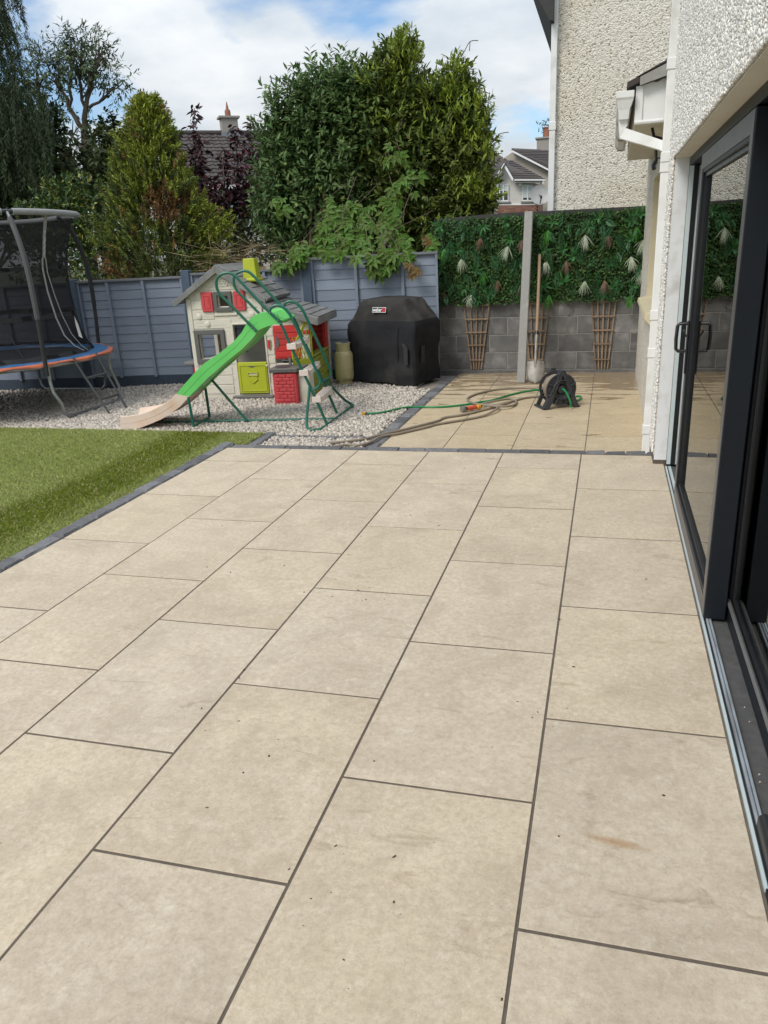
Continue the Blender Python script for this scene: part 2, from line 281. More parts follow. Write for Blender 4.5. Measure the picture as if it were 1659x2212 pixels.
M['shaft'] = mat('ash_shaft', (0.34, 0.235, 0.145), (0.27, 0.18, 0.11), rough=0.7, scale=20, stretch=(1, 1, 0.15))
M['blade'] = mat('muddy_steel', (0.30, 0.285, 0.26), (0.20, 0.18, 0.15), rough=0.5, metal=0.35, scale=9, dirt=(0.13, 0.105, 0.075), dscale=9)
M['rooftile'] = mat('brown_concrete_tile', (0.072, 0.058, 0.055), (0.052, 0.043, 0.042), rough=0.85, scale=3, objvar=0.22, islvar=0.15)
M['white_trim'] = mat('white_fascia', (0.78, 0.78, 0.78), rough=0.45)
M['house_wall'] = mat('grey_cream_render', (0.44, 0.40, 0.34), (0.39, 0.35, 0.30), rough=0.9, scale=1.5, bump=0.01, bscale=25)
M['house_white'] = mat('pale_render', (0.56, 0.54, 0.50), (0.50, 0.48, 0.45), rough=0.9, scale=1.5, bump=0.01, bscale=25)
M['brick'] = mat('red_brown_brick', (0.26, 0.13, 0.095), (0.20, 0.10, 0.075), rough=0.9, scale=8, objvar=0.25)
M['brick_mortar'] = mat('brick_mortar', (0.34, 0.30, 0.26), rough=0.95)
M['blind'] = mat('pale_blind', (0.55, 0.62, 0.62), rough=0.7)
M['dark_room'] = mat('dark_window', (0.02, 0.022, 0.025), rough=0.15, spec=0.7)
M['room'] = mat('interior_wall', (0.55, 0.54, 0.52), rough=0.9)
M['room_floor'] = mat('interior_floor', (0.50, 0.44, 0.34), rough=0.4)
M['mat_rib'] = mat('ribbed_doormat', (0.05, 0.05, 0.05), rough=0.9)
M['chimney'] = mat('chimney_render', (0.33, 0.30, 0.27), rough=0.9, scale=4, bump=0.01)
M['pot'] = mat('terracotta_pot', (0.30, 0.12, 0.075), rough=0.8)
M['lead'] = mat('lead_flashing', (0.22, 0.23, 0.25), rough=0.6)
M['dish'] = mat('dish_grey', (0.36, 0.36, 0.35), rough=0.5)
M['aerial'] = mat('aerial_metal', (0.16, 0.16, 0.165), rough=0.5, metal=0.5)
M['paper'] = mat('white_rag', (0.74, 0.75, 0.73), (0.62, 0.63, 0.58), rough=0.8, scale=14)
M['crumb'] = mat('dirt_crumbs', (0.10, 0.07, 0.045), (0.06, 0.045, 0.03), rough=0.95, islvar=0.4)
M['bark'] = mat('grey_brown_bark', (0.13, 0.105, 0.08), (0.085, 0.07, 0.052), rough=0.95, scale=10, bump=0.01, stretch=(1, 1, 0.3))
M['twig'] = mat('tan_stems', (0.27, 0.205, 0.125), (0.20, 0.15, 0.09), rough=0.9, scale=10)
M['vine'] = mat('vine_tendril', (0.15, 0.11, 0.085), rough=0.9)
M['drygrass'] = mat('dry_stalks', (0.30, 0.235, 0.13), (0.20, 0.16, 0.085), rough=0.9, scale=5, islvar=0.35)
M['lf_bay'] = leafmat('bay_leaf', (0.165, 0.215, 0.048), (0.098, 0.140, 0.034), 0.40, 0.6, 0.3)
M['lf_bay_new'] = leafmat('bay_new_leaf', (0.24, 0.31, 0.040), (0.18, 0.24, 0.032), 0.4, 0.3)
M['lf_bud'] = leafmat('grey_green_leaf', (0.150, 0.235, 0.080), (0.088, 0.150, 0.052), 0.5, 0.55, 0.3)
M['lf_vine'] = leafmat('creeper_leaf', (0.082, 0.158, 0.020), (0.046, 0.098, 0.014), 0.5, 0.5)
M['lf_vine_red'] = leafmat('bronze_creeper_leaf', (0.19, 0.13, 0.04), (0.14, 0.09, 0.03), 0.45, 0.35)
M['lf_plum'] = leafmat('purple_leaf', (0.040, 0.015, 0.020), (0.026, 0.012, 0.015), 0.4, 0.5, 0.15)
M['lf_plum_red'] = leafmat('red_purple_leaf', (0.125, 0.020, 0.026), (0.085, 0.016, 0.022), 0.4, 0.4, 0.25)
M['lf_cyp'] = mat('golden_cypress_sprays', (1, 1, 1), (0.85, 0.88, 0.8), rough=0.7, scale=3, islvar=0.3, attr=True, transl=0.15)
M['lf_weep'] = leafmat('weeping_conifer_needles', (0.036, 0.058, 0.020), (0.020, 0.034, 0.013), 0.65, 0.45, 0.08)
M['lf_dark'] = leafmat('dark_ivy_leaf', (0.038, 0.070, 0.024), (0.026, 0.050, 0.020), 0.42, 0.45, 0.12)
M['lf_sparse'] = leafmat('pale_ash_leaf', (0.085, 0.125, 0.055), (0.06, 0.09, 0.042), 0.55, 0.4)
M['lf_olive'] = leafmat('olive_shrub_leaf', (0.075, 0.100, 0.030), (0.05, 0.072, 0.025), 0.5, 0.4)
M['lf_var'] = leafmat('green_holly_leaf', (0.055, 0.105, 0.026), (0.04, 0.08, 0.022), 0.35, 0.4)
M['lf_var_edge'] = leafmat('yellow_variegated_leaf', (0.34, 0.33, 0.065), (0.24, 0.26, 0.05), 0.4, 0.4)
M['gw_green'] = leafmat('artificial_box_leaf', (0.060, 0.125, 0.028), (0.028, 0.068, 0.018), 0.42, 0.7, 0.12)
M['gw_fern'] = leafmat('artificial_fern', (0.045, 0.135, 0.050), (0.032, 0.10, 0.04), 0.45, 0.35, 0.12)
M['gw_lily'] = leafmat('artificial_bright_leaf', (0.050, 0.165, 0.038), (0.030, 0.11, 0.028), 0.38, 0.35, 0.15)
M['gw_grass'] = leafmat('artificial_green_tuft', (0.085, 0.27, 0.045), (0.06, 0.20, 0.035), 0.45, 0.3, 0.15)
M['gw_white'] = leafmat('artificial_white_tuft', (0.56, 0.60, 0.48), (0.42, 0.48, 0.34), 0.5, 0.25, 0.15)
M['gw_brown'] = leafmat('artificial_brown_tuft', (0.22, 0.13, 0.085), (0.16, 0.095, 0.065), 0.55, 0.3, 0.1)
M['gw_back'] = mat('green_mesh_backing', (0.010, 0.022, 0.010), rough=0.9)

def glass_mat():
    m = bpy.data.materials.new('door_glass'); m.use_nodes = True; t = m.node_tree; t.nodes.clear(); L = t.links.new
    o_ = N('ShaderNodeOutputMaterial', t); ms = N('ShaderNodeMixShader', t)
    tr = N('ShaderNodeBsdfTransparent', t); tr.inputs[0].default_value = (0.80, 0.84, 0.83, 1)
    gl = N('ShaderNodeBsdfGlossy', t); gl.inputs['Roughness'].default_value = 0.012; gl.inputs[0].default_value = (0.93, 0.94, 0.93, 1)
    fr = N('ShaderNodeFresnel', t); fr.inputs[0].default_value = 1.75
    L(fr.outputs[0], ms.inputs[0]); L(tr.outputs[0], ms.inputs[1]); L(gl.outputs[0], ms.inputs[2]); L(ms.outputs[0], o_.inputs[0]); return m
M['glass'] = glass_mat()
def net_mat():
    m = bpy.data.materials.new('black_safety_net'); m.use_nodes = True; t = m.node_tree; t.nodes.clear(); L = t.links.new
    o_ = N('ShaderNodeOutputMaterial', t); ms = N('ShaderNodeMixShader', t); ms.inputs[0].default_value = 0.70
    tr = N('ShaderNodeBsdfTransparent', t); df = N('ShaderNodeBsdfDiffuse', t); df.inputs[0].default_value = (0.022, 0.022, 0.024, 1)
    L(tr.outputs[0], ms.inputs[1]); L(df.outputs[0], ms.inputs[2]); L(ms.outputs[0], o_.inputs[0]); return m
M['net'] = net_mat()

# ------------------------------------------------------------------ builders
def tag(o, label=None, cat=None, group=None, kind=None):
    if label: o['label'] = label
    if cat: o['category'] = cat
    if group: o['group'] = group
    if kind: o['kind'] = kind
    return o
def link(name, data, parent=None):
    o = bpy.data.objects.new(name, data); COL.objects.link(o)
    if parent is not None: o.parent = parent
    return o
def empty(name, loc=(0, 0, 0), rz=0.0, label=None, cat=None, group=None, kind=None):
    o = link(name, None); o.location = loc; o.rotation_euler = (0, 0, rz); o.empty_display_size = 0.1
    return tag(o, label, cat, group, kind)

class MB:
    def __init__(self): self.v = []; self.f = []
    def add(self, vs, fs):
        b = len(self.v); self.v += [tuple(map(float, p)) for p in vs]; self.f += [tuple(b+i for i in q) for q in fs]; return self
    def box(self, x0, x1, y0, y1, z0, z1, c=0.0, mtx=None):
        if c <= 0:
            v = [(x, y, z) for z in (z0, z1) for y in (y0, y1) for x in (x0, x1)]
            f = [(0, 2, 3, 1), (4, 5, 7, 6), (0, 1, 5, 4), (2, 6, 7, 3), (0, 4, 6, 2), (1, 3, 7, 5)]
        else:   # chamfered on every edge
            v = []
            for sz, z in ((-1, z0), (1, z1)):
                for sy, y in ((-1, y0), (1, y1)):
                    for sx, x in ((-1, x0), (1, x1)):
                        v += [(x, y-sy*c, z-sz*c), (x-sx*c, y, z-sz*c), (x-sx*c, y-sy*c, z)]
            I = lambda sx, sy, sz, k: ((sz*2+sy)*2+sx)*3+k
            f = []
            for s in (0, 1):
                f += [[I(s, 0, 0, 0), I(s, 1, 0, 0), I(s, 1, 1, 0), I(s, 0, 1, 0)][::(1 if s else -1)],
                      [I(0, s, 0, 1), I(0, s, 1, 1), I(1, s, 1, 1), I(1, s, 0, 1)][::(1 if s else -1)],
                      [I(0, 0, s, 2), I(1, 0, s, 2), I(1, 1, s, 2), I(0, 1, s, 2)][::(1 if s else -1)]]
            for a in (0, 1):
                for b in (0, 1):
                    f += [(I(0, a, b, 1), I(1, a, b, 1), I(1, a, b, 2), I(0, a, b, 2)),
                          (I(a, 0, b, 0), I(a, 1, b, 0), I(a, 1, b, 2), I(a, 0, b, 2)),
                          (I(a, b, 0, 0), I(a, b, 1, 0), I(a, b, 1, 1), I(a, b, 0, 1))]
                    for d in (0, 1): f.append((I(a, b, d, 0), I(a, b, d, 1), I(a, b, d, 2)))
        if mtx is not None: v = [tuple(mtx @ Vector(p)) for p in v]
        return self.add(v, f)
    def tube(self, pts, r, n=8, closed=False, flat=None):
        P = [Vector(p) for p in pts]; k = len(P); R = r if isinstance(r, (list, tuple)) else [r]*k
        T = []
        for i in range(k):
            a = P[(i-1) % k] if (closed or i > 0) else P[i]; b = P[(i+1) % k] if (closed or i < k-1) else P[i]
            d = b-a; T.append(d.normalized() if d.length > 1e-9 else Vector((0, 0, 1)))
        ref = Vector((0, 0, 1)) if abs(T[0].z) < 0.9 else Vector((1, 0, 0))
        nx = T[0].cross(ref).normalized(); V = []
        for i in range(k):
            nx = (nx - T[i]*nx.dot(T[i])); nx = nx.normalized() if nx.length > 1e-6 else T[i].orthogonal().normalized()
            ny = T[i].cross(nx)
            for j in range(n):
                a = 2*PI*j/n; V.append(P[i] + (nx*math.cos(a) + ny*math.sin(a)*(flat or 1.0))*R[i])
        F = []
        for i in range(k if closed else k-1):
            i2 = (i+1) % k
            for j in range(n): F.append((i*n+j, i*n+(j+1) % n, i2*n+(j+1) % n, i2*n+j))
        if not closed: F += [tuple(range(n))[::-1], tuple((k-1)*n+j for j in range(n))]
        return self.add(V, F)
    def lathe(self, prof, n=24, c=(0, 0, 0), mtx=None, caps=True):
        V = [(r*math.cos(2*PI*j/n), r*math.sin(2*PI*j/n), z) for r, z in prof for j in range(n)]
        F = [(i*n+j, i*n+(j+1) % n, (i+1)*n+(j+1) % n, (i+1)*n+j) for i in range(len(prof)-1) for j in range(n)]
        if caps: F += [tuple(range(n))[::-1], tuple((len(prof)-1)*n+j for j in range(n))]
        V = [(tuple(mtx @ Vector(p)) if mtx is not None else (p[0]+c[0], p[1]+c[1], p[2]+c[2])) for p in V]
        return self.add(V, F)
    def prism(self, poly, off):            # polygon in 3D pushed along off
        o = Vector(off); P = [Vector(p) for p in poly]; k = len(P)
        F = [tuple(range(k)), tuple(range(2*k-1, k-1, -1))] + [(i, i+k, (i+1) % k+k, (i+1) % k) for i in range(k)]
        return self.add(P + [p+o for p in P], F)
    def frame(self, o, i, off):            # ring between two polygons of the same count, pushed along off
        k = len(o); of = Vector(off); A = [Vector(p) for p in o]+[Vector(p) for p in i]; B = [p+of for p in A]; F = []
        for q in range(k):
            r = (q+1) % k
            F += [(q, r, k+r, k+q), (2*k+q, 3*k+q, 3*k+r, 2*k+r), (q, 2*k+q, 2*k+r, r), (k+q, k+r, 3*k+r, 3*k+q)]
        return self.add(A+B, F)
    def mesh(self, name, m=None, smooth=False):
        me = bpy.data.meshes.new(name); me.from_pydata(self.v, [], self.f); me.update()
        if m: me.materials.append(M[m])
        if smooth: me.polygons.foreach_set('use_smooth', [True]*len(me.polygons))
        return me
    def build(self, name, m, parent=None, smooth=False, bevel=0.0, label=None):
        o = link(name, self.mesh(name, m, smooth), parent)
        if bevel:
            b = o.modifiers.new('bevel', 'BEVEL'); b.width = bevel; b.segments = 2; b.limit_method = 'ANGLE'; b.angle_limit = rad(40)
        if smooth:
            try: o.data.set_sharp_from_angle(angle=rad(40))
            except Exception: pass
        if label: o['label'] = label
        return o
def BX(*a, **k): return MB().box(*a, **k)

def np_mesh(name, V, F, m, cols=None, smooth=False):
    V = np.asarray(V, np.float32); F = np.asarray(F, np.int32); k = F.shape[1]
    me = bpy.data.meshes.new(name); me.vertices.add(len(V)); me.vertices.foreach_set('co', V.ravel())
    me.loops.add(F.size); me.loops.foreach_set('vertex_index', F.ravel())
    me.polygons.add(len(F)); me.polygons.foreach_set('loop_start', np.arange(0, F.size, k, dtype=np.int32))
    me.update(calc_edges=True); me.materials.append(M[m])
    if cols is not None:
        a = me.color_attributes.new('Col', 'FLOAT_COLOR', 'POINT'); a.data.foreach_set('color', np.c_[cols, np.ones(len(cols))].astype(np.float32).ravel())
    if smooth: me.polygons.foreach_set('use_smooth', np.ones(len(F), bool))
    me.validate(); return me

def text_mesh(s, size, m, depth=0.0, bold=0.0):
    cu = bpy.data.curves.new('lettering', 'FONT'); cu.body = s; cu.size = size; cu.extrude = depth; cu.offset = bold; cu.align_x = 'CENTER'; cu.align_y = 'CENTER'
    ob = bpy.data.objects.new('lettering', cu); COL.objects.link(ob); bpy.context.view_layer.update()
    me = bpy.data.meshes.new_from_object(ob.evaluated_get(bpy.context.evaluated_depsgraph_get()))
    bpy.data.objects.remove(ob); bpy.data.curves.remove(cu); me.materials.clear(); me.materials.append(M[m]); return me

TEXT = {'P': text_mesh('P', 0.05, 'label_white'), 'name': text_mesh('Smoby', 0.085, 'ph_wall', 0.006, 0.002), 'logo': text_mesh('weber', 0.066, 'label_white', 0.0008, 0.0012)}

# leaf shapes: local +Y along the leaf, +Z its upper side
LEAF_V = np.array([(0, 0, 0), (-0.40, 0.30, 0.10), (-0.36, 0.62, 0.09), (0, 1, -0.06), (0.36, 0.62, 0.09), (0.40, 0.30, 0.10)])
LEAF_F = np.array([(0, 1, 2, 3), (0, 3, 4, 5)])
def orient(d, nrm):
    d = d/np.linalg.norm(d, axis=1, keepdims=True); x = np.cross(d, nrm); x /= np.maximum(np.linalg.norm(x, axis=1, keepdims=True), 1e-6); z = np.cross(x, d)
    return x, d, z
def leaf_mesh(name, P, D, NR, L_, Wd, m, cols=None, V0=LEAF_V, F0=LEAF_F):
    x, y, z = orient(D, NR); n = len(P); k = len(V0)
    V = (P[:, None, :] + x[:, None, :]*(V0[None, :, 0, None]*Wd[:, None, None]) + y[:, None, :]*(V0[None, :, 1, None]*L_[:, None, None]) + z[:, None, :]*(V0[None, :, 2, None]*Wd[:, None, None])).reshape(-1, 3)
    F = (F0[None]+(np.arange(n)*k)[:, None, None]).reshape(-1, F0.shape[1])
    return np_mesh(name, V, F, m, None if cols is None else np.repeat(cols, k, 0))
def leaf_objects(name, P, D, NR, L_, Wd, m, parent, V0=LEAF_V, F0=LEAF_F):
    me = np_mesh(name, V0, F0, m); x, y, z = orient(D, NR)
    for i in range(len(P)):
        o = link(name, me, parent)
        o.matrix_local = Matrix(((x[i, 0]*Wd[i], y[i, 0]*L_[i], z[i, 0]*Wd[i], P[i, 0]), (x[i, 1]*Wd[i], y[i, 1]*L_[i], z[i, 1]*Wd[i], P[i, 1]),
                                 (x[i, 2]*Wd[i], y[i, 2]*L_[i], z[i, 2]*Wd[i], P[i, 2]), (0, 0, 0, 1)))
def rdir(rng, n):
    v = rng.normal(size=(n, 3)); return v/np.linalg.norm(v, axis=1, keepdims=True)
def shoots(rng, blobs, per, slen, ll, lw, up=0.5, droop=0.3, shell=0.55, hemi=False):
    """leafy shoots spread through a union of ellipsoids -> leaf positions, directions, normals, lengths, widths"""
    P, D, NR, LL, LW = [], [], [], [], []
    for c, r, n in blobs:
        u = rdir(rng, n)
        if hemi: u[:, 2] = np.abs(u[:, 2])*0.9-0.1
        rr = (shell + (1-shell)*rng.random(n)**0.6)[:, None]
        b = np.array(c) + u*rr*np.array(r)
        sd_ = u*0.8 + np.array([0, 0, up]) + rng.normal(size=(n, 3))*0.35; sd_ /= np.linalg.norm(sd_, axis=1, keepdims=True)
        sl = slen*(0.5+rng.random(n))
        for k in range(per):
            t = (k+0.5)/per; q = b + sd_*(sl*t)[:, None]
            rd = rdir(rng, n); rd -= sd_*(rd*sd_).sum(1, keepdims=True); rd /= np.maximum(np.linalg.norm(rd, axis=1, keepdims=True), 1e-6)
            d = sd_*(0.35+0.6*t) + rd*0.9 + np.array([0, 0, -droop])*(1-t)
            nr = sd_*0.7 + np.array([0, 0, 0.6]) + rdir(rng, n)*0.35
            P.append(q); D.append(d); NR.append(nr); LL.append(ll*(0.65+0.6*rng.random(n))); LW.append(lw*(0.7+0.5*rng.random(n)))
    return [np.concatenate(a) for a in (P, D, NR, LL, LW)]
def split_leaves(root, arrs, m, n_obj=150, name='leaf', V0=LEAF_V, F0=LEAF_F, part='crown'):
    """the nearest leaves as parts of their own, the rest as one mass"""
    P = arrs[0]; n_obj = min(n_obj, len(P)); dist = np.linalg.norm(P - CAM, axis=1) - np.random.default_rng(1).random(len(P))*0.25
    idx = np.argsort(dist); a, b = idx[:n_obj], idx[n_obj:]
    loc = np.array(root.location); A = [x.copy() for x in arrs]; A[0] = A[0]-loc
    if n_obj: leaf_objects(name, *[x[a] for x in A], m, root, V0, F0)
    if len(b):
        o = link(part, leaf_mesh(part, *[x[b] for x in A], m, None, V0, F0), root); o['kind'] = 'stuff'; return o
def limb(mb, p, q, r0, r1, rng, wob=0.08, n=5, seg=6):
    p = np.array(p, float); q = np.array(q, float); L_ = np.linalg.norm(q-p); pts = [tuple(p+(q-p)*i/n + (rng.normal(size=3)*wob*L_*0.35 if 0 < i < n else 0)) for i in range(n+1)]
    mb.tube(pts, [r0+(r1-r0)*i/n for i in range(n+1)], seg); return pts

ZL = -0.08          # lower level: gravel, side patio
SK = 0.022          # the slab courses run a touch off square to the house
RNG = np.random.default_rng(7); random.seed(7)

# ------------------------------------------------------------------ ground
tag(link('ground', MB().add([(-400, -60, -0.2), (400, -60, -0.2), (400, 700, -0.2), (-400, 700, -0.2)], [(0, 1, 2, 3)]).mesh('ground', 'ground')), kind='structure')

def sheared_slab(x0, x1, y0, y1, z, th, c=0.0012, sk=SK):
    mb = BX(x0, x1, y0, y1, -th, 0, c=c); cx, cy = (x0+x1)/2, (y0+y1)/2
    mb.v = [(x-cx, y+sk*x-cy-sk*cx, zz) for x, y, zz in mb.v]; return mb, (cx, cy+sk*cx, z)

pat = tag(link('patio', MB().box(-3.0, 0.60, -1.6, 5.72, -0.19, -0.0025).mesh('patio', 'mortar')), kind='structure')
pat['label'] = 'main patio of beige porcelain slabs with dark joints'
J = 0.0042
Y0 = {0: 4.851, 1: 5.285, 2: 4.834, 3: 5.261, 4: 4.798, 5: 5.227}
LEN = 0.8795
for k in range(6):
    xa, xb = -0.6*k, -0.6*(k-1)
    if k == 0: xb = 0.584
    xm = (xa+xb)/2; yc = Y0[k]-SK*xm
    js = [5.70+0.03*0] + [yc-i*LEN for i in range(9)]
    for ya, yb in zip(js[1:], js[:-1]):
        if yb-ya < 0.06 or yb < -1.5: continue
        mb, loc = sheared_slab(xa+J, xb-J*(k != 0), max(ya, -1.6)+J*1.25, yb-J*1.25, 0.0, 0.02)
        o = mb.build('paving_slab', 'slab', pat); o.location = (loc[0], loc[1], loc[2]+random.uniform(-.0008, .0008)); o.rotation_euler = (random.uniform(-.0008, .0008), random.uniform(-.0012, .0012), 0)
# far edge of the bed under a sett row, so the step down reads
far = tag(link('side_patio', MB().box(-1.76, 0.55, 5.85, 10.04, ZL-0.1, ZL-0.004).mesh('side_patio', 'mortar')), kind='structure')
far['label'] = 'lower side patio of warm beige slabs, wet by the block wall'
for xa, xb, st in ((0.017, 0.535, 6.62), (-0.584, 0.017, 6.20), (-1.173, -0.584, 6.59), (-1.742, -1.173, 7.0)):
    js = sorted({5.87, 10.03} | {st+0.895*i for i in range(-1, 5) if 5.9 < st+0.895*i < 10.0})
    for ya, yb in zip(js[:-1], js[1:]):
        if yb-ya < 0.05: continue
        mb, loc = sheared_slab(xa+J*0.8, xb-J*0.8, ya+0.008, yb-0.008, ZL, 0.02, sk=0.012)
        o = mb.build('paving_slab', 'slab_far', far); o.location = loc

# setts: four sizes of tumbled granite, shared
SETT = []
for q, l in enumerate((0.15, 0.19, 0.23, 0.27)):
    r_ = random.Random(q); mb = BX(-0.058, 0.058, -l/2+0.006, l/2-0.006, -0.12, 0, c=0.012)
    mb.v = [(x+r_.uniform(-.005, .005), y+r_.uniform(-.006, .006), z+(r_.uniform(-.004, .004) if z > -.05 else 0)) for x, y, z in mb.v]
    SETT.append((l, mb.mesh('sett', 'sett')))
def sett_row(root, p0, p1, z, w=1.0, seed=0, ls=1.03):
    r_ = random.Random(seed); p0 = Vector((*p0, z)); p1 = Vector((*p1, z)); d = p1-p0; L_ = d.length; d.normalize(); t = 0; ang = math.atan2(-d.x, d.y)
    while t < L_:
        l, me = r_.choice(SETT); s = link('sett', me, root); s.location = p0+d*(t+l/2)+Vector((0, 0, r_.uniform(-.004, .003)))
        s.rotation_euler = (r_.uniform(-.015, .015), r_.uniform(-.02, .02), ang+r_.uniform(-.02, .02)); s.scale = (w*r_.uniform(.97, 1.03), ls, 1); t += l
def bed(name, x0, x1, y0, y1, z0, z1, label): return tag(BX(x0, x1, y0, y1, z0, z1).build(name, 'mortar'), label, None, kind='structure')
eb = bed('patio_edging', -3.125, -3.004, -1.6, 5.62, -0.19, -0.02, 'dark granite sett edging between the lawn and the main patio'); sett_row(eb, (-3.066, -1.6), (-3.066, 5.58), 0.004, 1, 1)
es = bed('step_edging', -3.12, 0.515, 5.735, 5.79, -0.19, -0.012, 'thin row of grey setts at the step between the two patios'); sett_row(es, (-3.12, 5.655+.02), (0.50, 5.765+.02), 0.003, 0.80, 2, 1.09)
ek = bed('path_kerb', -1.875, -1.752, 5.86, 9.75, -0.19, ZL-0.02, 'dark sett kerb between the gravel and the side patio'); sett_row(ek, (-1.815, 5.86), (-1.815, 9.72), ZL+0.006, 1.05, 3)
el = bed('lawn_kerb', -6.4, -1.88, 6.33, 6.42, -0.19, ZL-0.03, 'low row of grey setts between lawn and gravel'); sett_row(el, (-4.4, 6.375), (-1.88, 6.42), ZL+0.0, 0.9, 4)
ed = bed('corner_kerb', -2.98, -2.88, 5.86, 6.32, -0.19, ZL-0.03, 'short sett kerb between the lawn corner and the small gravel patch'); sett_row(ed, (-2.93, 5.86), (-2.95, 6.3), ZL+0.02, 1, 5)

# gravel
tag(BX(-9.0, -1.88, 5.86, 9.9, -0.19, ZL-0.018).build('gravel_bed', 'gravel_bed'), kind='structure')
def chips(name, boxes, seed, size=0.0135, label=None):
    r_ = np.random.default_rng(seed); pts = []
    for x0, x1, y0, y1, dens in boxes:
        n = int((x1-x0)*(y1-y0)*dens); pts.append(np.c_[r_.uniform(x0, x1, n), r_.uniform(y0, y1, n)])
    P = np.concatenate(pts); n = len(P)
    zz = ZL-0.012 + r_.random(n)*0.016 + 0.006*np.sin(P[:, 0]*3.1)*np.sin(P[:, 1]*4.3)
    base = np.array([(x, y, z) for z in (-1, 1) for y in (-1, 1) for x in (-1, 1)], float)
    V = base[None]*(0.62+0.55*r_.random((n, 8, 3))); sc = size*(0.6+0.75*r_.random((n, 1, 3))); V = V*sc
    q = r_.normal(size=(n, 4)); q /= np.linalg.norm(q, axis=1, keepdims=True); w, x, y, z = q.T
    R = np.stack([1-2*(y*y+z*z), 2*(x*y-z*w), 2*(x*z+y*w), 2*(x*y+z*w), 1-2*(x*x+z*z), 2*(y*z-x*w), 2*(x*z-y*w), 2*(y*z+x*w), 1-2*(x*x+y*y)], 1).reshape(n, 3, 3)
    V = np.einsum('nij,nkj->nki', R, V) + np.c_[P, zz][:, None, :]
    F = np.array([(0, 2, 3, 1), (4, 5, 7, 6), (0, 1, 5, 4), (2, 6, 7, 3), (0, 4, 6, 2), (1, 3, 7, 5)])
    F = (F[None]+(np.arange(n)*8)[:, None, None]).reshape(-1, 4)
    return tag(link(name, np_mesh(name, V.reshape(-1, 3), F, 'gravel')), label, 'gravel', kind='stuff')
chips('gravel', [(-6.9, -1.89, 6.44, 7.6, 2500), (-7.3, -1.89, 7.6, 8.8, 1900), (-8.6, -6.9, 6.3, 8.8, 500), (-6.3, -2.1, 8.8, 9.5, 1500)], 3, label='pale limestone gravel under the play equipment')
chips('gravel', [(-2.87, -1.89, 5.88, 6.33, 2900)], 5, label='small patch of pale gravel at the corner of the patio')

# lawn
tag(BX(-12, -3.135, -3, 6.33, -0.19, -0.055).build('lawn', 'soil'), kind='structure')
tag(BX(-3.15, -2.985, 5.60, 6.33, -0.19, -0.056).build('lawn', 'soil'), kind='structure')
def lawn_blades():
    r_ = np.random.default_rng(11); n = 330000
    P = np.c_[r_.uniform(-7.0, -2.98, n), r_.uniform(1.6, 6.36, n)]
    keep = (P[:, 1] > 1.2-1.0*(P[:, 0]+3.1)*1.05-0.3) & ((P[:, 0] < -3.13) | (P[:, 1] > 5.62)); P = P[keep]; n = len(P)
    h = 0.015+0.020*r_.random(n); a = r_.random(n)*2*PI; lean = 0.5+r_.random(n)*0.9
    w = 0.0026*(0.7+0.7*r_.random(n))
    B = np.c_[P, np.full(n, -0.056)]; tip = B + np.c_[np.cos(a)*h*lean, np.sin(a)*h*lean, h*(0.75+0.2*r_.random(n))]
    b2 = a+PI/2+r_.normal(size=n)*0.6; s = np.c_[np.cos(b2)*w, np.sin(b2)*w, np.zeros(n)]; mid = B*0.55+tip*0.45; mid[:, 2] += h*0.14
    V = np.stack([B-s, B+s, mid+s*0.8, tip, mid-s*0.8], 1).reshape(-1, 3); F = (np.array([(0, 1, 2, 3, 4)])[None]+(np.arange(n)*5)[:, None, None]).reshape(-1, 5)
    # turf rolls: a lighter, thinner strip by the patio, one dark strip, then light ones
    xs = P[:, 0] - 0.02*(P[:, 1]-4) + 0.04*np.sin(P[:, 1]*2.3); lt = np.array([0.44, 0.50, 0.175]); dk = np.array([0.22, 0.28, 0.030]); md = np.array([0.36, 0.425, 0.11])
    f = 1/(1+np.exp(-(xs+3.93)/0.03)) * 1/(1+np.exp((xs+3.36)/0.03)); f = f[:, None]
    pat_ = np.clip(0.65+0.25*np.sin(P[:, 0]*2.1+1.0)*np.sin(P[:, 1]*3.4+P[:, 0])+r_.normal(size=n)*0.15, 0, 1)[:, None]
    c = (lt*pat_+md*(1-pat_))*(1-f)+dk*f; c = c*(0.8+0.4*r_.random((n, 1)))
    straw = r_.random(n) < 0.14; c[straw] = np.array([0.62, 0.55, 0.30])*(0.7+0.5*r_.random((straw.sum(), 1)))
    V0 = np.asarray(V); me = np_mesh('grass', V0, F, 'grass', np.repeat(c, 5, 0))
    tag(link('grass', me), 'freshly laid striped turf beside the patio', 'grass', kind='stuff')
lawn_blades()

# ------------------------------------------------------------------ our house
XW = 0.52
H = empty('house', (XW, 5.5, 0), label='near white pebbledashed house wall with dark sliding door along the right', cat='house')
def hp(mb, name, m, par=None, **k):       # parts given in world coordinates
    par = par or H; w = par.matrix_world.translation if par is not H else Vector(H.location)
    off = Vector(H.location) if par is H else Vector(H.location)
    mb.v = [(x-off[0], y-off[1], z-off[2]) for x, y, z in mb.v]
    return mb.build(name, m, par, **k)
LZ = 2.03; JY = 5.50
hp(BX(XW, 0.95, JY, 6.25, -0.19, 5.6), 'wall', 'dash_old')
wl = hp(MB().box(XW-0.012, 0.95, -2.2, JY, LZ, 5.6).box(XW-0.012, XW, JY+0.0, 5.90, 0.07, 5.6), 'wall', 'dash_white', label='bright white new pebbledash above the sliding door')
hp(BX(XW-0.012, 0.95, -4.0, -2.2, -0.19, 5.6), 'wall', 'dash_white')
hp(BX(XW-0.004, 0.60, JY-0.004, JY, 0.03, LZ), 'reveal', 'plaster', label='smooth white plastered door reveal')
hp(BX(XW-0.006, 0.82, -2.2, JY-0.004, LZ-0.006, LZ-0.001), 'reveal', 'soffit_cream')
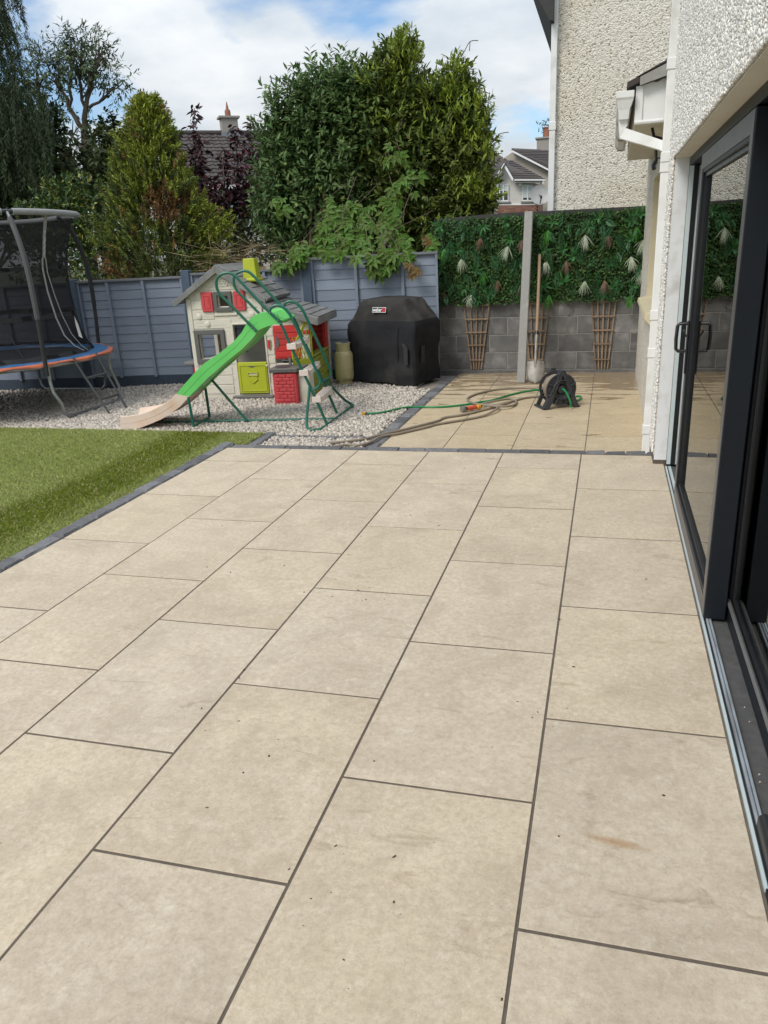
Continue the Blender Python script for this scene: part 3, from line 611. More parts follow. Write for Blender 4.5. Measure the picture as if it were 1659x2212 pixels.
hp(BX(XW-0.008, 0.60, JY-0.006, 5.9, -0.1, 0.03), 'plinth', 'bark')
def dash_pebbles():
    r_ = np.random.default_rng(21); pts = []
    for y0, y1, z0, z1, dn in ((1.9, 3.4, LZ+.004, 2.55, 9500), (3.4, 4.7, LZ+.004, 2.95, 8200), (4.7, 5.9, LZ+.004, 3.2, 7200), (5.505, 5.9, 0.08, LZ+.004, 7600)):
        n = int((y1-y0)*(z1-z0)*dn*1.4); pts.append(np.c_[r_.uniform(y0, y1, n), r_.uniform(z0, z1, n)])
    P = np.concatenate(pts); n = len(P); X = np.full(n, XW-0.013)-r_.random(n)*0.003-H.location.x
    base = np.array([(x, y, z) for z in (-1, 1) for y in (-1, 1) for x in (-1, 1)], float); base /= 1.25
    V = base[None]*(0.65+0.5*r_.random((n, 8, 3)))*(0.0064*(0.6+0.8*r_.random((n, 1, 3)))); a = r_.random(n)*2*PI; b = r_.normal(size=n)*0.6
    ca, sa, cb, sb = np.cos(a)[:, None], np.sin(a)[:, None], np.cos(b)[:, None], np.sin(b)[:, None]
    y, z = V[..., 1]*ca-V[..., 2]*sa, V[..., 1]*sa+V[..., 2]*ca; x, y2 = V[..., 0]*cb-y*sb, V[..., 0]*sb+y*cb
    V = np.stack([x+X[:, None], y2+P[:, :1]-H.location.y, z+P[:, 1:]], -1).reshape(-1, 3)
    F = np.array([(0, 2, 3, 1), (4, 5, 7, 6), (0, 1, 5, 4), (2, 6, 7, 3), (0, 4, 6, 2), (1, 3, 7, 5)]); F = (F[None]+(np.arange(n)*8)[:, None, None]).reshape(-1, 4)
    o = link('dash_stones', np_mesh('dash_stones', V, F, 'pebble'), H); o['kind'] = 'stuff'
dash_pebbles()
# single-storey part with a window
for y0, y1, z0, z1 in ((6.25, 6.75, -0.19, 2.42), (8.36, 10.04, -0.19, 2.42), (6.75, 8.36, -0.19, 0.93), (6.75, 8.36, 2.08, 2.42)):
    hp(BX(XW, 0.95, y0, y1, z0, z1), 'wall', 'dash_old')
hp(BX(XW+0.002, 0.64, 8.352, 8.357, 0.93, 2.08), 'window_reveal', 'cream')
hp(BX(XW+0.002, 0.64, 6.75, 8.352, 2.072, 2.078), 'window_reveal', 'cream')
wn = hp(MB().frame([(0.64, 6.76, 0.95), (0.64, 8.35, 0.95), (0.64, 8.35, 2.07), (0.64, 6.76, 2.07)], [(0.64, 6.82, 1.01), (0.64, 8.29, 1.01), (0.64, 8.29, 2.01), (0.64, 6.82, 2.01)], (0.06, 0, 0)), 'window', 'upvc')
hp(BX(0.665, 0.672, 6.82, 8.29, 1.01, 2.01), 'pane', 'dark_room', wn)
sill = MB().prism([(0.437, 6.65, 0.915), (0.445, 6.65, 0.955), (0.62, 6.65, 0.985), (0.62, 6.65, 0.80), (0.50, 6.65, 0.80), (0.485, 6.65, 0.86)], (0, 1.82, 0))
hp(sill, 'sill', 'cream', bevel=0.004)
# eaves of the low part
EZ = 2.325
hp(MB().prism([(0.268, 6.17, EZ), (0.268, 6.17, EZ+0.235), (0.52, 6.17, EZ+0.285), (0.52, 6.17, EZ)], (0, 0.02, 0)), 'box_end', 'upvc', bevel=0.003)
hp(BX(0.262, 0.312, 6.158, 6.169, EZ-0.004, EZ+0.236), 'corner_trim', 'upvc')
hp(MB().tube([(0.262, 6.16, EZ+0.006), (0.52, 6.16, EZ+0.006)], 0.014, 8), 'trim', 'upvc', smooth=True)
hp(BX(0.268, 0.288, 6.19, 9.1, EZ, EZ+0.235), 'fascia', 'upvc_cream')
for i in range(12):
    y0 = 6.195+i*0.242; hp(BX(0.2885, 0.52, y0, y0+0.234, EZ+0.002, EZ+0.012), 'soffit_board', 'upvc_cream')
hp(BX(0.2885, 0.54, 6.19, 9.1, EZ+0.014, EZ+0.02), 'soffit_backing', 'dark_timber')
hp(MB().prism([(0.20, 6.12, EZ+0.225), (0.20, 6.12, EZ+0.262), (0.60, 6.12, EZ+0.42), (0.60, 6.12, EZ+0.375)], (0, 3.0, 0)), 'roof_edge', 'rooftile')
hp(MB().prism([(0.285, 6.105, EZ+0.232), (0.285, 6.105, EZ+0.285), (0.60, 6.105, EZ+0.408), (0.60, 6.105, EZ+0.36), (0.50, 6.105, EZ+0.287)], (0, 0.013, 0)), 'mortar_bedding', 'concrete')
prof = [(0.133, EZ+0.205), (0.138, EZ+0.15), (0.165, EZ+0.105), (0.215, EZ+0.098), (0.240, EZ+0.12), (0.248, EZ+0.205)]
def gutter(y0, y1, g_):
    P = [(x-(0.19-x)*g_, z-(0.006 if g_ else 0)) for x, z in prof]; mb = MB(); k = len(P)
    Q = [(x*0.94+0.19*0.06, z+0.004) for x, z in P]
    mb.frame([(x, y0, z) for x, z in P+Q[::-1]], [(x*0.9999+0.19*0.0001, y0, z) for x, z in P+Q[::-1]], (0, y1-y0, 0)); V = []
    mb = MB(); mb.add([(x, y, z) for y in (y0, y1) for x, z in P+Q[::-1]], [(i, i+1, 2*k+i+1, 2*k+i) for i in range(2*k-1)]+[(0, 2*k, 4*k-1, 2*k-1)]); return mb
gt = hp(gutter(6.30, 9.15, 0), 'gutter', 'upvc')
for yb in (7.2, 8.1, 9.0): hp(gutter(yb, yb+0.05, 0.06), 'gutter_bracket', 'upvc_cream', gt)
# outlet hopper, bend and branch into the downpipe
def sqtube(path, w, d): 
    mb = MB(); pts = [Vector(p) for p in path]; V = []
    for i, p in enumerate(pts):
        a = pts[i-1] if i else p; b = pts[i+1] if i < len(pts)-1 else p; t = (b-a).normalized(); n_ = Vector((0, 1, 0)); s = t.cross(n_).normalized()
        if i and i < len(pts)-1:
            c_ = ((pts[i]-a).normalized()).dot((b-pts[i]).normalized()); f_ = 1/max(math.sqrt((1+c_)/2), 0.5)
        else: f_ = 1
        V += [p+s*w/2*f_+n_*d/2, p+s*w/2*f_-n_*d/2, p-s*w/2*f_-n_*d/2, p-s*w/2*f_+n_*d/2]
    F = [(i*4+j, i*4+(j+1) % 4, (i+1)*4+(j+1) % 4, (i+1)*4+j) for i in range(len(pts)-1) for j in range(4)]+[(0, 1, 2, 3), tuple((len(pts)-1)*4+j for j in (3, 2, 1, 0))]
    return mb.add(V, F)
def loft(rings):
    mb = MB(); V = [p for r_ in rings for p in r_]; n_ = len(rings)
    return mb.add(V, [(i*4+j, i*4+(j+1) % 4, (i+1)*4+(j+1) % 4, (i+1)*4+j) for i in range(n_-1) for j in range(4)]+[(3, 2, 1, 0), tuple((n_-1)*4+j for j in range(4))])
R4 = lambda x0, x1, y0, y1, z: [(x0, y0, z), (x1, y0, z), (x1, y1, z), (x0, y1, z)]
hp(loft([R4(0.155, 0.222, 6.13, 6.26, EZ+0.03), R4(0.150, 0.226, 6.12, 6.27, EZ+0.09), R4(0.134, 0.248, 6.10, 6.31, EZ+0.150), R4(0.129, 0.251, 6.09, 6.32, EZ+0.165), R4(0.129, 0.251, 6.09, 6.32, EZ+0.205)]), 'outlet_hopper', 'upvc', bevel=0.003)
hp(sqtube([(0.187, 6.19, EZ+0.035), (0.187, 6.19, EZ-0.005), (0.187, 6.19, EZ-0.055), (0.45, 6.12, EZ-0.16), (0.50, 6.10, EZ-0.19)], 0.062, 0.062), 'branch_pipe', 'upvc', bevel=0.003)
dp = hp(BX(0.458, 0.518, 6.045, 6.105, -0.08, 5.5, c=0.006), 'downpipe', 'upvc')
for zc in (0.12, 0.72, 1.0, 2.08, 2.66, 2.02): hp(BX(0.452, 0.521, 6.038, 6.112, zc-0.035, zc+0.035, c=0.003), 'pipe_collar', 'upvc', dp)
hp(MB().tube([(0.40, 6.5, EZ+0.0), (0.43, 6.42, EZ-0.13), (0.44, 6.40, EZ-0.24)], 0.012, 6), 'bracket', 'black')
hp(MB().tube([(0.42, 6.44, EZ-0.07), (0.515, 6.45, EZ-0.10)], 0.014, 6), 'bracket', 'black')
hp(MB().tube([(0.435, 6.40, EZ-0.24), (0.42, 6.38, EZ-0.27), (0.425, 6.36, EZ-0.29)], 0.016, 7), 'camera_head', 'black')
hp(MB().tube([(0.44, 6.40, EZ-0.22), (0.48, 6.43, EZ-0.21), (0.518, 6.45, EZ-0.15)], 0.005, 5), 'cable', 'black')
# roof slabs out of the frame
hp(MB().prism([(0.26, 6.12, EZ+0.29), (4.0, 6.12, EZ+1.95), (4.0, 6.12, EZ+1.85), (0.40, 6.12, EZ+0.25)], (0, 3.9, 0)), 'low_roof', 'rooftile')
hp(MB().prism([(0.10, -4.2, 5.5), (5.0, -4.2, 8.0), (5.0, -4.2, 7.85), (0.1, -4.2, 5.42)], (0, 10.6, 0)), 'roof', 'rooftile')
# rooms behind the glass
hp(MB().add([(0.86, -2.2, 0), (4.5, -2.2, 0), (4.5, 5.45, 0), (0.86, 5.45, 0)], [(0, 1, 2, 3)]), 'room_floor', 'room_floor')
hp(MB().add([(0.83, -2.2, 2.3), (4.5, -2.2, 2.3), (4.5, 5.45, 2.3), (0.83, 5.45, 2.3), (4.5, -2.2, 0), (4.5, 5.45, 0), (0.83, 5.45, 0), (0.83, -2.2, 0)], [(0, 1, 2, 3), (1, 4, 5, 2), (2, 5, 6, 3), (1, 0, 7, 4)]), 'room_wall', 'room')

# sliding door: a part of the house with its own pieces
SD = hp(MB().box(0.600, 0.82, JY-0.07, JY-0.006, 0.0, LZ-0.008).box(0.600, 0.82, -2.2, JY-0.07, LZ-0.055, LZ-0.008).box(0.6945, 0.82, -2.2, JY-0.07, -0.05, 0.004), 'sliding_door', 'anthracite')
def sp(mb, name, m, **k): return hp(mb, name, m, SD, **k)
sp(BX(0.598, 0.624, JY-0.078, JY-0.0705, 0.02, LZ-0.06), 'protective_film', 'film'); sp(BX(0.655, 0.675, JY-0.078, JY-0.0705, 0.02, LZ-0.06), 'protective_film', 'film')
sp(BX(0.626, 0.652, JY-0.085, JY-0.0705, 0.02, LZ-0.06), 'gap_shade_strip', 'black')  # black strip standing in for the shade in the gap between films
sp(BX(0.592, 0.629, 1.58, JY-0.08, -0.05, 0.006), 'track_base', 'film')
sp(BX(0.601, 0.607, 1.58, JY-0.08, 0.006, 0.012), 'track_groove', 'black')
sp(BX(0.608, 0.617, 1.80, 3.04, 0.006, 0.022, c=0.002), 'rail', 'alu'); sp(BX(0.6195, 0.6285, 1.80, 3.04, 0.006, 0.021, c=0.002), 'rail', 'alu')
sp(BX(0.6295, 0.694, -1.0, JY-0.08, -0.045, 0.003), 'channel', 'dark_concrete')
r_ = random.Random(3)
for i in range(9):
    yy = r_.uniform(1.7, 3.0); xx = r_.uniform(0.64, 0.685); q_ = r_.uniform(0.003, 0.007); sp(MB().prism([(xx, yy, 0.0035), (xx+q_, yy+q_*0.4, 0.0035), (xx+q_*0.6, yy+q_*1.3, 0.0035)], (0, 0, q_*0.5)), 'grit', r_.choice(('label_white', 'gravel', 'pot')))
sp(MB().prism([(0.606, 1.80, 0.004), (0.606, 1.80, 0.05), (0.618, 1.80, 0.062), (0.66, 1.80, 0.062), (0.66, 1.80, 0.004)], (0, -0.20, 0)), 'end_cap', 'black', bevel=0.006)
sp(BX(0.593, 0.655, -1.6, 1.575, -0.05, 0.016), 'threshold', 'anthracite')
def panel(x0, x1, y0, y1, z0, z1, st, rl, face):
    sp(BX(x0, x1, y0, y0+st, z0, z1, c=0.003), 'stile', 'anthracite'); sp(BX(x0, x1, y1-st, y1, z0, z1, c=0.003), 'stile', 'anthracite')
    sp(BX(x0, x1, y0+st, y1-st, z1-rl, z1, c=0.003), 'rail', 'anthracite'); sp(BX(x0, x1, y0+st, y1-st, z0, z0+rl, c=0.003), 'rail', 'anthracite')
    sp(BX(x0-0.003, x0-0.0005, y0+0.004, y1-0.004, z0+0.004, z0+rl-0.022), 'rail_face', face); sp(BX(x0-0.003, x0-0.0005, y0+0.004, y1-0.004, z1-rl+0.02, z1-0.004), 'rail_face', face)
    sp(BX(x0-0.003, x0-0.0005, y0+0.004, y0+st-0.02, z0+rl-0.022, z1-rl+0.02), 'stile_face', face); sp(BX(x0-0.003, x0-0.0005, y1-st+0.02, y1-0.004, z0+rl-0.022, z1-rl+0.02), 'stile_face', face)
    b = 0.02
    for q in ((y0+st, y1-st, z0+rl, z0+rl+b), (y0+st, y1-st, z1-rl-b, z1-rl), (y0+st, y0+st+b, z0+rl+b, z1-rl-b), (y1-st-b, y1-st, z0+rl+b, z1-rl-b)):
        sp(BX(x0+0.012, x1-0.01, *q), 'glazing_bead', 'black')
    return sp(BX(x0+0.024, x0+0.028, y0+st+b, y1-st-b, z0+rl+b, z1-rl-b), 'glass', 'glass')
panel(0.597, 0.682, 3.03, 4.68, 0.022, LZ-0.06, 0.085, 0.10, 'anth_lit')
panel(0.695, 0.775, 1.2, 3.16, 0.006, LZ-0.06, 0.085, 0.085, 'anthracite')
panel(0.695, 0.775, 4.55, JY-0.085, 0.006, LZ-0.06, 0.085, 0.085, 'anthracite')
panel(0.695, 0.775, -1.6, 1.18, 0.006, LZ-0.06, 0.085, 0.085, 'anthracite')
sp(MB().tube([(0.695, 1.25, 0.092), (0.695, 3.1, 0.092)], 0.009, 8), 'drip_bar', 'anth_lit', smooth=True)
HY = 4.62
hd = sp(BX(0.586, 0.5955, HY-0.018, HY+0.018, 0.80, 1.10, c=0.003), 'handle', 'black')
hp(MB().tube([(0.59, HY, 0.93), (0.545, HY, 0.93), (0.533, HY, 0.942), (0.530, HY, 1.0), (0.533, HY, 1.072), (0.545, HY, 1.085), (0.59, HY, 1.085)], 0.010, 8), 'grip', 'black', SD, smooth=True)
hp(MB().tube([(0.586, HY, 1.01), (0.567, HY, 1.045), (0.572, HY, 1.046)], 0.005, 6), 'thumb_turn', 'black', SD)
# ribbed mat indoors
mr = empty('doormat', (1.10, 3.2, 0.001), label='dark ribbed doormat inside behind the sliding door', cat='doormat')
for i in range(16): BX(-0.35, 0.35, -0.45+i*0.056, -0.41+i*0.056, 0, 0.012).build('rib', 'mat_rib', mr)

# ------------------------------------------------------------------ neighbour's gable behind the garden wall
NH = empty('neighbour_house', (-0.68, 11.5, -0.2), label='tall cream pebbledashed gable of the house behind the planted wall', cat='house')
def lp(root, mb, name, m, **k):
    w = Vector((0, 0, 0)); r_ = root
    while r_ is not None: w += Vector(r_.location); r_ = r_.parent
    mb.v = [(x-w[0], y-w[1], z-w[2]) for x, y, z in mb.v]; return mb.build(name, m, root, **k)
lp(NH, BX(-0.68, 8.0, 11.5, 19, -0.2, 6.4), 'wall', 'dash_neigh')
lp(NH, MB().prism([(-0.68, 11.5, 6.4), (8.0, 11.5, 6.4), (3.6, 11.5, 9.4)], (0, 7.5, 0)), 'gable', 'dash_neigh')
nd = lp(NH, BX(-0.735, -0.655, 11.42, 11.497, -0.2, 5.2, c=0.006), 'downpipe', 'upvc')
for zc in (0.4, 3.02, 4.9): lp(nd, BX(-0.742, -0.648, 11.412, 11.4975, zc-0.05, zc+0.05, c=0.003), 'pipe_collar', 'upvc')
lp(NH, MB().prism([(-0.745, 11.25, 4.22), (-1.05, 11.25, 4.72), (-1.05, 11.25, 5.1), (-0.70, 11.25, 5.1), (-0.70, 11.25, 4.22)], (0, 7.6, 0)), 'eaves', 'dark_timber')

# ------------------------------------------------------------------ block wall, planted panel, trellises
BY = 10.05
BW = empty('block_wall', (-0.7, BY, ZL), label='grey concrete block garden wall behind the side patio', cat='wall')
lp(BW, BX(-2.06, 0.545, BY+0.006, BY+0.215, -0.19, 1.77), 'mortar_core', 'block_mortar')
lp(BW, BX(-2.05, 0.54, BY-0.03, BY+0.011, -0.19, -0.045, c=0.004), 'footing', 'block')
for r_ in range(8):
    z0 = -0.04+r_*0.2265; off = -0.223 if r_ % 2 == 0 else -0.458
    x = off-0.4465*5
    while x < 0.54:
        a, b = max(x+0.006, -2.055), min(x+0.4465-0.006, 0.54)
        if b-a > 0.04:
            o = lp(BW, BX(a, b, BY, BY+0.2, z0+0.006, z0+0.2205, c=0.003), 'block', 'block')
        x += 0.4465
for cx, cz, w in ((-1.93, 0.71, 0.10), (-0.30, 0.72, 0.05), (0.0, 0.74, 0.03), (-1.6, 0.02, 0.05)):
    r_ = random.Random(int(cx*100)); mb = MB()
    for i in range(11):
        x = cx+r_.uniform(-w, w); z = cz+r_.uniform(-.07, .07); mb.tube([(x, BY-0.001, z), (x+r_.uniform(-.03, .03), BY-0.003, z+r_.uniform(-.05, .05)), (x+r_.uniform(-.05, .05), BY-0.001, z+r_.uniform(-.05, .05))], r_.uniform(.003, .008), 5, flat=0.3)
    lp(BW, mb, 'mortar_smear', 'mortar_smear')
lp(BW, MB().prism([(-2.06, BY-0.02, 1.775), (0.548, BY-0.02, 1.775), (0.548, BY-0.02, 1.895), (-1.3, BY-0.02, 1.915), (-2.06, BY-0.02, 1.89)], (0, 0.10, 0)), 'top_rail', 'dark_timber')

GW = empty('planted_panel', (-0.75, BY-0.03, 0.82), label='artificial hedge panel with white and brown grass tufts on the block wall', cat='hedge panel')
def gw_local(P): return P-np.array(GW.location)
lp(GW, BX(-2.05, 0.54, BY-0.03, BY-0.022, 0.86, 1.86), 'backing', 'gw_back')
def green_wall():
    r_ = np.random.default_rng(31); n = 17000
    X = r_.uniform(-2.09, 0.545, n); Zp = r_.uniform(0.82, 1.865, n)+0.012*np.sin(X*23)
    Yp = BY-0.035-0.085*r_.random(n)*(0.55+0.45*np.sin(X*9+Zp*7)*np.sin(Zp*11-X*4))
    P = np.c_[X, Yp, Zp]; D = rdir(r_, n); D[:, 1] = -np.abs(D[:, 1])*0.6; D[:, 2] += 0.15; NR = rdir(r_, n)*0.6+np.array([0, -1.0, 0.7])
    o = link('foliage', leaf_mesh('foliage', gw_local(P), D, NR, 0.030*(0.6+0.8*r_.random(n)), 0.026*(0.6+0.7*r_.random(n)), 'gw_green'), GW); o['kind'] = 'stuff'
    def strap(n_, ln, wd, spread, arch, seed, down=1.0):       # tuft of strap leaves pointing out and down
        q = np.random.default_rng(seed); V, F = [], []
        for i in range(n_):
            a = q.normal()*spread; l = ln*(0.6+0.5*q.random()); w = wd*(0.6+0.6*q.random()); out_ = 0.35+0.5*q.random(); pts = []
            for k in range(5):
                t = k/4; pts.append((math.sin(a)*l*t*0.9+q.normal()*0.002, -l*out_*(t-0.55*t*t*arch)-0.01, -down*math.cos(a)*l*(t*0.55+0.5*t*t)+0.02*(1-t)))
            b = len(V)
            for k, p in enumerate(pts):
                ww = w*(0.5+0.9*math.sin(PI*min(0.9, 0.15+k/4*0.8))) if k < 4 else w*0.1
                V += [(p[0]-ww, p[1], p[2]), (p[0]+ww, p[1]-0.002, p[2])]
            F += [(b+2*k, b+2*k+1, b+2*k+3, b+2*k+2) for k in range(4)]
        return np.array(V), np.array(F)
    variants = {}
    def tuft(nm, m, x, z, sc, seed, **kw):
        key = (nm, seed % 3)
        if key not in variants: V, F = strap(seed=seed % 3+hash(nm) % 7 if False else seed % 3+len(nm), **kw); variants[key] = np_mesh(nm, V, F, m)
        o = link(nm, variants[key], GW); o.location = gw_local(np.array([x, BY-0.10, z])); o.scale = (sc, sc, sc); o.rotation_euler = (0, r_.normal()*0.12, r_.normal()*0.15)
    c8 = lambda p: ((1700+p[0]*860/1659)/1.8228, (820+p[1]*860/1659)/1.8228)
    def at(p): q = AY(*c8(p), BY-0.10); return q[0], q[2]
    wh = [(228, 395), (575, 300), (295, 665), (870, 415), (1165, 215), (1510, 380), (1165, 565), (1650, 480), (1620, 250)]
    br = [(370, 235), (500, 560), (95, 645), (680, 590), (1020, 410), (1335, 215), (1310, 560), (685, 250)]
    gr = [(95, 320), (400, 490), (885, 180), (1560, 150), (890, 670), (1515, 670)]
    for i, p in enumerate(wh): x, z = at(p); tuft('white_grass_tuft', 'gw_white', min(x, 0.51), z, 0.88, i, n_=40, ln=0.185, wd=0.0019, spread=0.34, arch=0.9)
    for i, p in enumerate(br): x, z = at(p); tuft('brown_grass_tuft', 'gw_brown', x, z, 0.85, i, n_=38, ln=0.17, wd=0.0017, spread=0.30, arch=0.9)
    for i, p in enumerate(gr): x, z = at(p); tuft('green_grass_tuft', 'gw_grass', x, z, 1.0, i, n_=44, ln=0.17, wd=0.0018, spread=0.28, arch=0.9)
    # star-shaped lily rosettes
    def rosette(seed):
        q = np.random.default_rng(seed); V, F = [], []
        for i in range(8):
            a = i*2*PI/8+q.normal()*0.35; l = 0.06+0.06*q.random(); w = 0.008+0.004*q.random(); d = np.array([math.cos(a), 0, math.sin(a)]); s = np.array([-math.sin(a), 0, math.cos(a)])
            b = len(V); o_ = np.array([0, -0.04, 0])
            for t, ww in ((0, .3), (.35, 1), (.7, .8), (1, .05)):
                c_ = o_+d*l*t+np.array([0, -0.045*math.sin(t*2.2), -0.03*t*t]); V += [c_-s*w*ww, c_+s*w*ww]
            F += [(b+2*k, b+2*k+1, b+2*k+3, b+2*k+2) for k in range(3)]
        return np_mesh('lily_rosette', V, F, 'gw_lily')
    ros = [rosette(i) for i in range(4)]
    rp = [(75, 130), (190, 310), (390, 145), (560, 110), (920, 105), (1000, 310), (850, 580), (1000, 560), (1200, 140), (1270, 70), (1345, 410), (1510, 230), (1510, 85), (245, 610), (330, 470), (30, 650), (440, 640), (1600, 50), (590, 250), (1380, 590), (50, 470), (1540, 590), (840, 320), (1090, 360), (360, 690)]
    for i, p in enumerate(rp):
        x, z = at(p); o = link('lily_rosette', ros[i % 4], GW); o.location = gw_local(np.array([x, BY-0.07, z])); o.rotation_euler = (r_.normal()*0.2, r_.random()*6, r_.normal()*0.2); s = 0.85+0.4*r_.random(); o.scale = (s, s, s)
    # fern fronds
    def frond(seed):
        q = np.random.default_rng(seed); V, F = [], []
        for k in range(11):
            t = k/11; c_ = np.array([0, -0.05*math.sin(t*2), -0.17*t]); l = 0.034*math.sin(PI*(0.12+0.85*t)); 
            for s in (-1, 1):
                b = len(V); V += [c_, c_+np.array([s*l*0.5, -0.006, 0.004]), c_+np.array([s*l, -0.004, -0.012]), c_+np.array([s*l*0.5, 0, -0.012])]; F.append((b, b+1, b+2, b+3))
        return np_mesh('fern_frond', V, F, 'gw_fern')
    frs = [frond(i) for i in range(3)]
    for i in range(150):
        o = link('fern_frond', frs[i % 3], GW); o.location = gw_local(np.array([r_.uniform(-2.05, 0.5), BY-0.085-0.02*r_.random(), r_.uniform(0.93, 1.86)])); o.rotation_euler = (r_.normal()*0.25, r_.normal()*0.5, r_.normal()*0.3); s = 0.8+0.5*r_.random(); o.scale = (s, s, s)
green_wall()

def trellis(xl, xr, bl, br_, ztop, zbot, label):
    T = empty('trellis', ((bl+br_)/2, BY-0.02, zbot), label=label, cat='trellis', group='fan trellises against the block wall')
    def pt(u, v): return (xl+(xr-xl)*u)*(v)+(bl+(br_-bl)*u)*(1-v), zbot+(ztop-zbot)*v
    for k in range(5):
        u = k/4; a, b = pt(u, 0), pt(u, 1); w = 0.0085
        lp(T, MB().prism([(a[0]-w, BY-0.028, a[1]), (a[0]+w, BY-0.028, a[1]), (b[0]+w, BY-0.028, b[1]), (b[0]-w, BY-0.028, b[1])], (0, 0.012, 0)), 'upright_slat', 'trellis')
    for v in (0.14, 0.36, 0.55, 0.74, 0.94):
        a, b = pt(0, v), pt(1, v); e = 0.014
        lp(T, BX(a[0]-e, b[0]+e, BY-0.041, BY-0.0285, a[1]-0.008, a[1]+0.008), 'cross_slat', 'trellis')
trellis(-1.69, -1.345, -1.592, -1.46, 0.86, -0.03, 'fan trellis nearest the covered barbecue')
trellis(-0.90, -0.575, -0.81, -0.665, 0.86, -0.03, 'fan trellis behind the shovel')
trellis(-0.06, 0.24, 0.03, 0.176, 0.86, -0.04, 'fan trellis nearest the house wall')

# concrete post propped against the wall
cp = MB(); a = np.array([-0.835, 9.20, ZL]); b = np.array([-0.835, 10.0, 1.915])
d = (b-a)/np.linalg.norm(b-a); pn = np.array([0, -d[2], d[1]])
b = np.array(AY(1142, 457, 9.86)); a = np.array(G(1125, 828, ZL)); d = (b-a)/np.linalg.norm(b-a); sx_ = np.array([1, 0, 0])-d*d[0]; sx_ /= np.linalg.norm(sx_); pn = np.cross(sx_, d); Lc = np.linalg.norm(b-a)
cm = BX(-0.05, 0.05, 0, 0.075, 0, Lc, c=0.007)
o = cm.build('concrete_post', 'concrete'); nv = -pn if pn[1] < 0 else pn
o.matrix_world = Matrix(((sx_[0], nv[0], d[0], a[0]), (sx_[1], nv[1], d[1], a[1]), (sx_[2], nv[2], d[2], a[2]+0.004), (0, 0, 0, 1)))
tag(o, 'long grey concrete post leaning against the planted wall', 'post')

# shovel
sa = np.array(G(1155, 829, ZL)); sb_ = np.array(AY(1166, 550, 9.90)); d = (sb_-sa)/np.linalg.norm(sb_-sa); Ls = np.linalg.norm(sb_-sa)
SH = empty('shovel', tuple(sa+np.array([0, 0, 0.003])), label='round-mouth shovel with long wooden shaft leaning on the planted wall', cat='shovel')
sx_ = np.array([1, 0, 0])-d*d[0]; sx_ /= np.linalg.norm(sx_); ny = np.cross(d, sx_)
SH.matrix_world = Matrix(((sx_[0], ny[0], d[0], sa[0]), (sx_[1], ny[1], d[1], sa[1]), (sx_[2], ny[2], d[2], sa[2]+0.003), (0, 0, 0, 1)))
V, F = [], []; rows = 11
for i in range(rows):
    t = i/(rows-1); w = 0.118*min(1.0, math.sqrt(max(0, 1-(1-min(1, t/0.62))**2))) if t < 0.62 else 0.118*(1+0.06*(t-0.62))
    for j in range(9):
        s = -1+2*j/8; V.append((w*s, 0.030*(s*s-0.4)*(0.4+t)-0.004*math.sin(t*3), 0.285*t+0.004*(1-abs(s))))
for i in range(rows-1):
    for j in range(8): F.append((i*9+j, i*9+j+1, (i+1)*9+j+1, (i+1)*9+j))
bl = MB().add(V, F).build('blade', 'blade', SH, smooth=True); so = bl.modifiers.new('solid', 'SOLIDIFY'); so.thickness = 0.003
MB().tube([(0, -0.01, 0.20), (0, -0.012, 0.30), (0, -0.008, 0.42), (0, 0, 0.62)], [0.012, 0.021, 0.019, 0.021], 10).build('socket', 'blade', SH, smooth=True)
MB().tube([(0, 0, 0.615), (0, 0, 0.66)], 0.023, 10).build('ferrule', 'black', SH, smooth=True)
MB().tube([(0, 0, 0.63), (0.002, 0, 1.0), (0, 0, Ls-0.01), (0, 0, Ls)], [0.0195, 0.0205, 0.019, 0.012], 10).build('shaft', 'shaft', SH, smooth=True)

# ------------------------------------------------------------------ fence
FA = np.array([-7.021, 8.877]); FT = np.array([0.9855, 0.1697]); FN = np.array([0.1697, -0.9855]); FANG = math.atan2(FT[1], FT[0])
def fpos(u, out_=0.0): p = FA+FT*u+FN*out_; return (p[0], p[1], ZL)
def fence_panel(u0, u1, zt, label, btn, cap='fence_cap'):
    T = empty('garden_fence', fpos(u0), FANG, label, 'fence', 'blue-grey fence panels along the gravel')
    w = u1-u0; BX(0, w, -0.018, 0.018, -0.05, 0.145, c=0.003).build('gravel_board', 'gravel_board', T)
    n_ = 11; z0 = 0.15; st = (zt-0.03-z0)/n_
    for i in range(n_):
        z = z0+i*st
        m_ = MB().prism([(0, -0.015, z), (0, 0.004, z), (0, 0.004, z+st+0.012), (0, -0.006, z+st+0.012)], (w, 0, 0)); r_ = random.Random(i*7+int(u0*10))
        m_.v = [(x, y, z_+(0.006*math.sin(3*x+r_.random()*9) if abs(z_-z) < 1e-6 else 0)) for x, y, z_ in m_.v]
        m_.build('slat', 'fence', T)
    for b in btn: BX(b-0.019, b+0.019, -0.046, -0.0215, z0-0.02, zt-0.03, c=0.002).build('batten', 'fence', T)
    BX(0.0, 0.03, -0.046, -0.0215, z0-0.02, zt-0.03).build('batten', 'fence', T); BX(w-0.03, w, -0.046, -0.0215, z0-0.02, zt-0.03).build('batten', 'fence', T)
    BX(-0.004, w+0.004, -0.052, 0.02, zt-0.03, zt, c=0.003).build('capping', cap, T)
def fence_post(u0, u1, zt, label):
    o = BX(0, u1-u0, -0.075, 0.045, -0.06, zt, c=0.006).build('fence_post', 'fence_post'); o.location = fpos(u0); o.rotation_euler = (0, 0, FANG)
    tag(o, label, 'post', 'dark blue concrete fence posts')
fence_panel(-2.9, -1.42, 1.42, 'fence panel farthest left, behind the trampoline net', (0.5, 1.0))
fence_panel(-1.32, 0.152, 1.43, 'fence panel seen through the trampoline net', (0.5, 1.0))
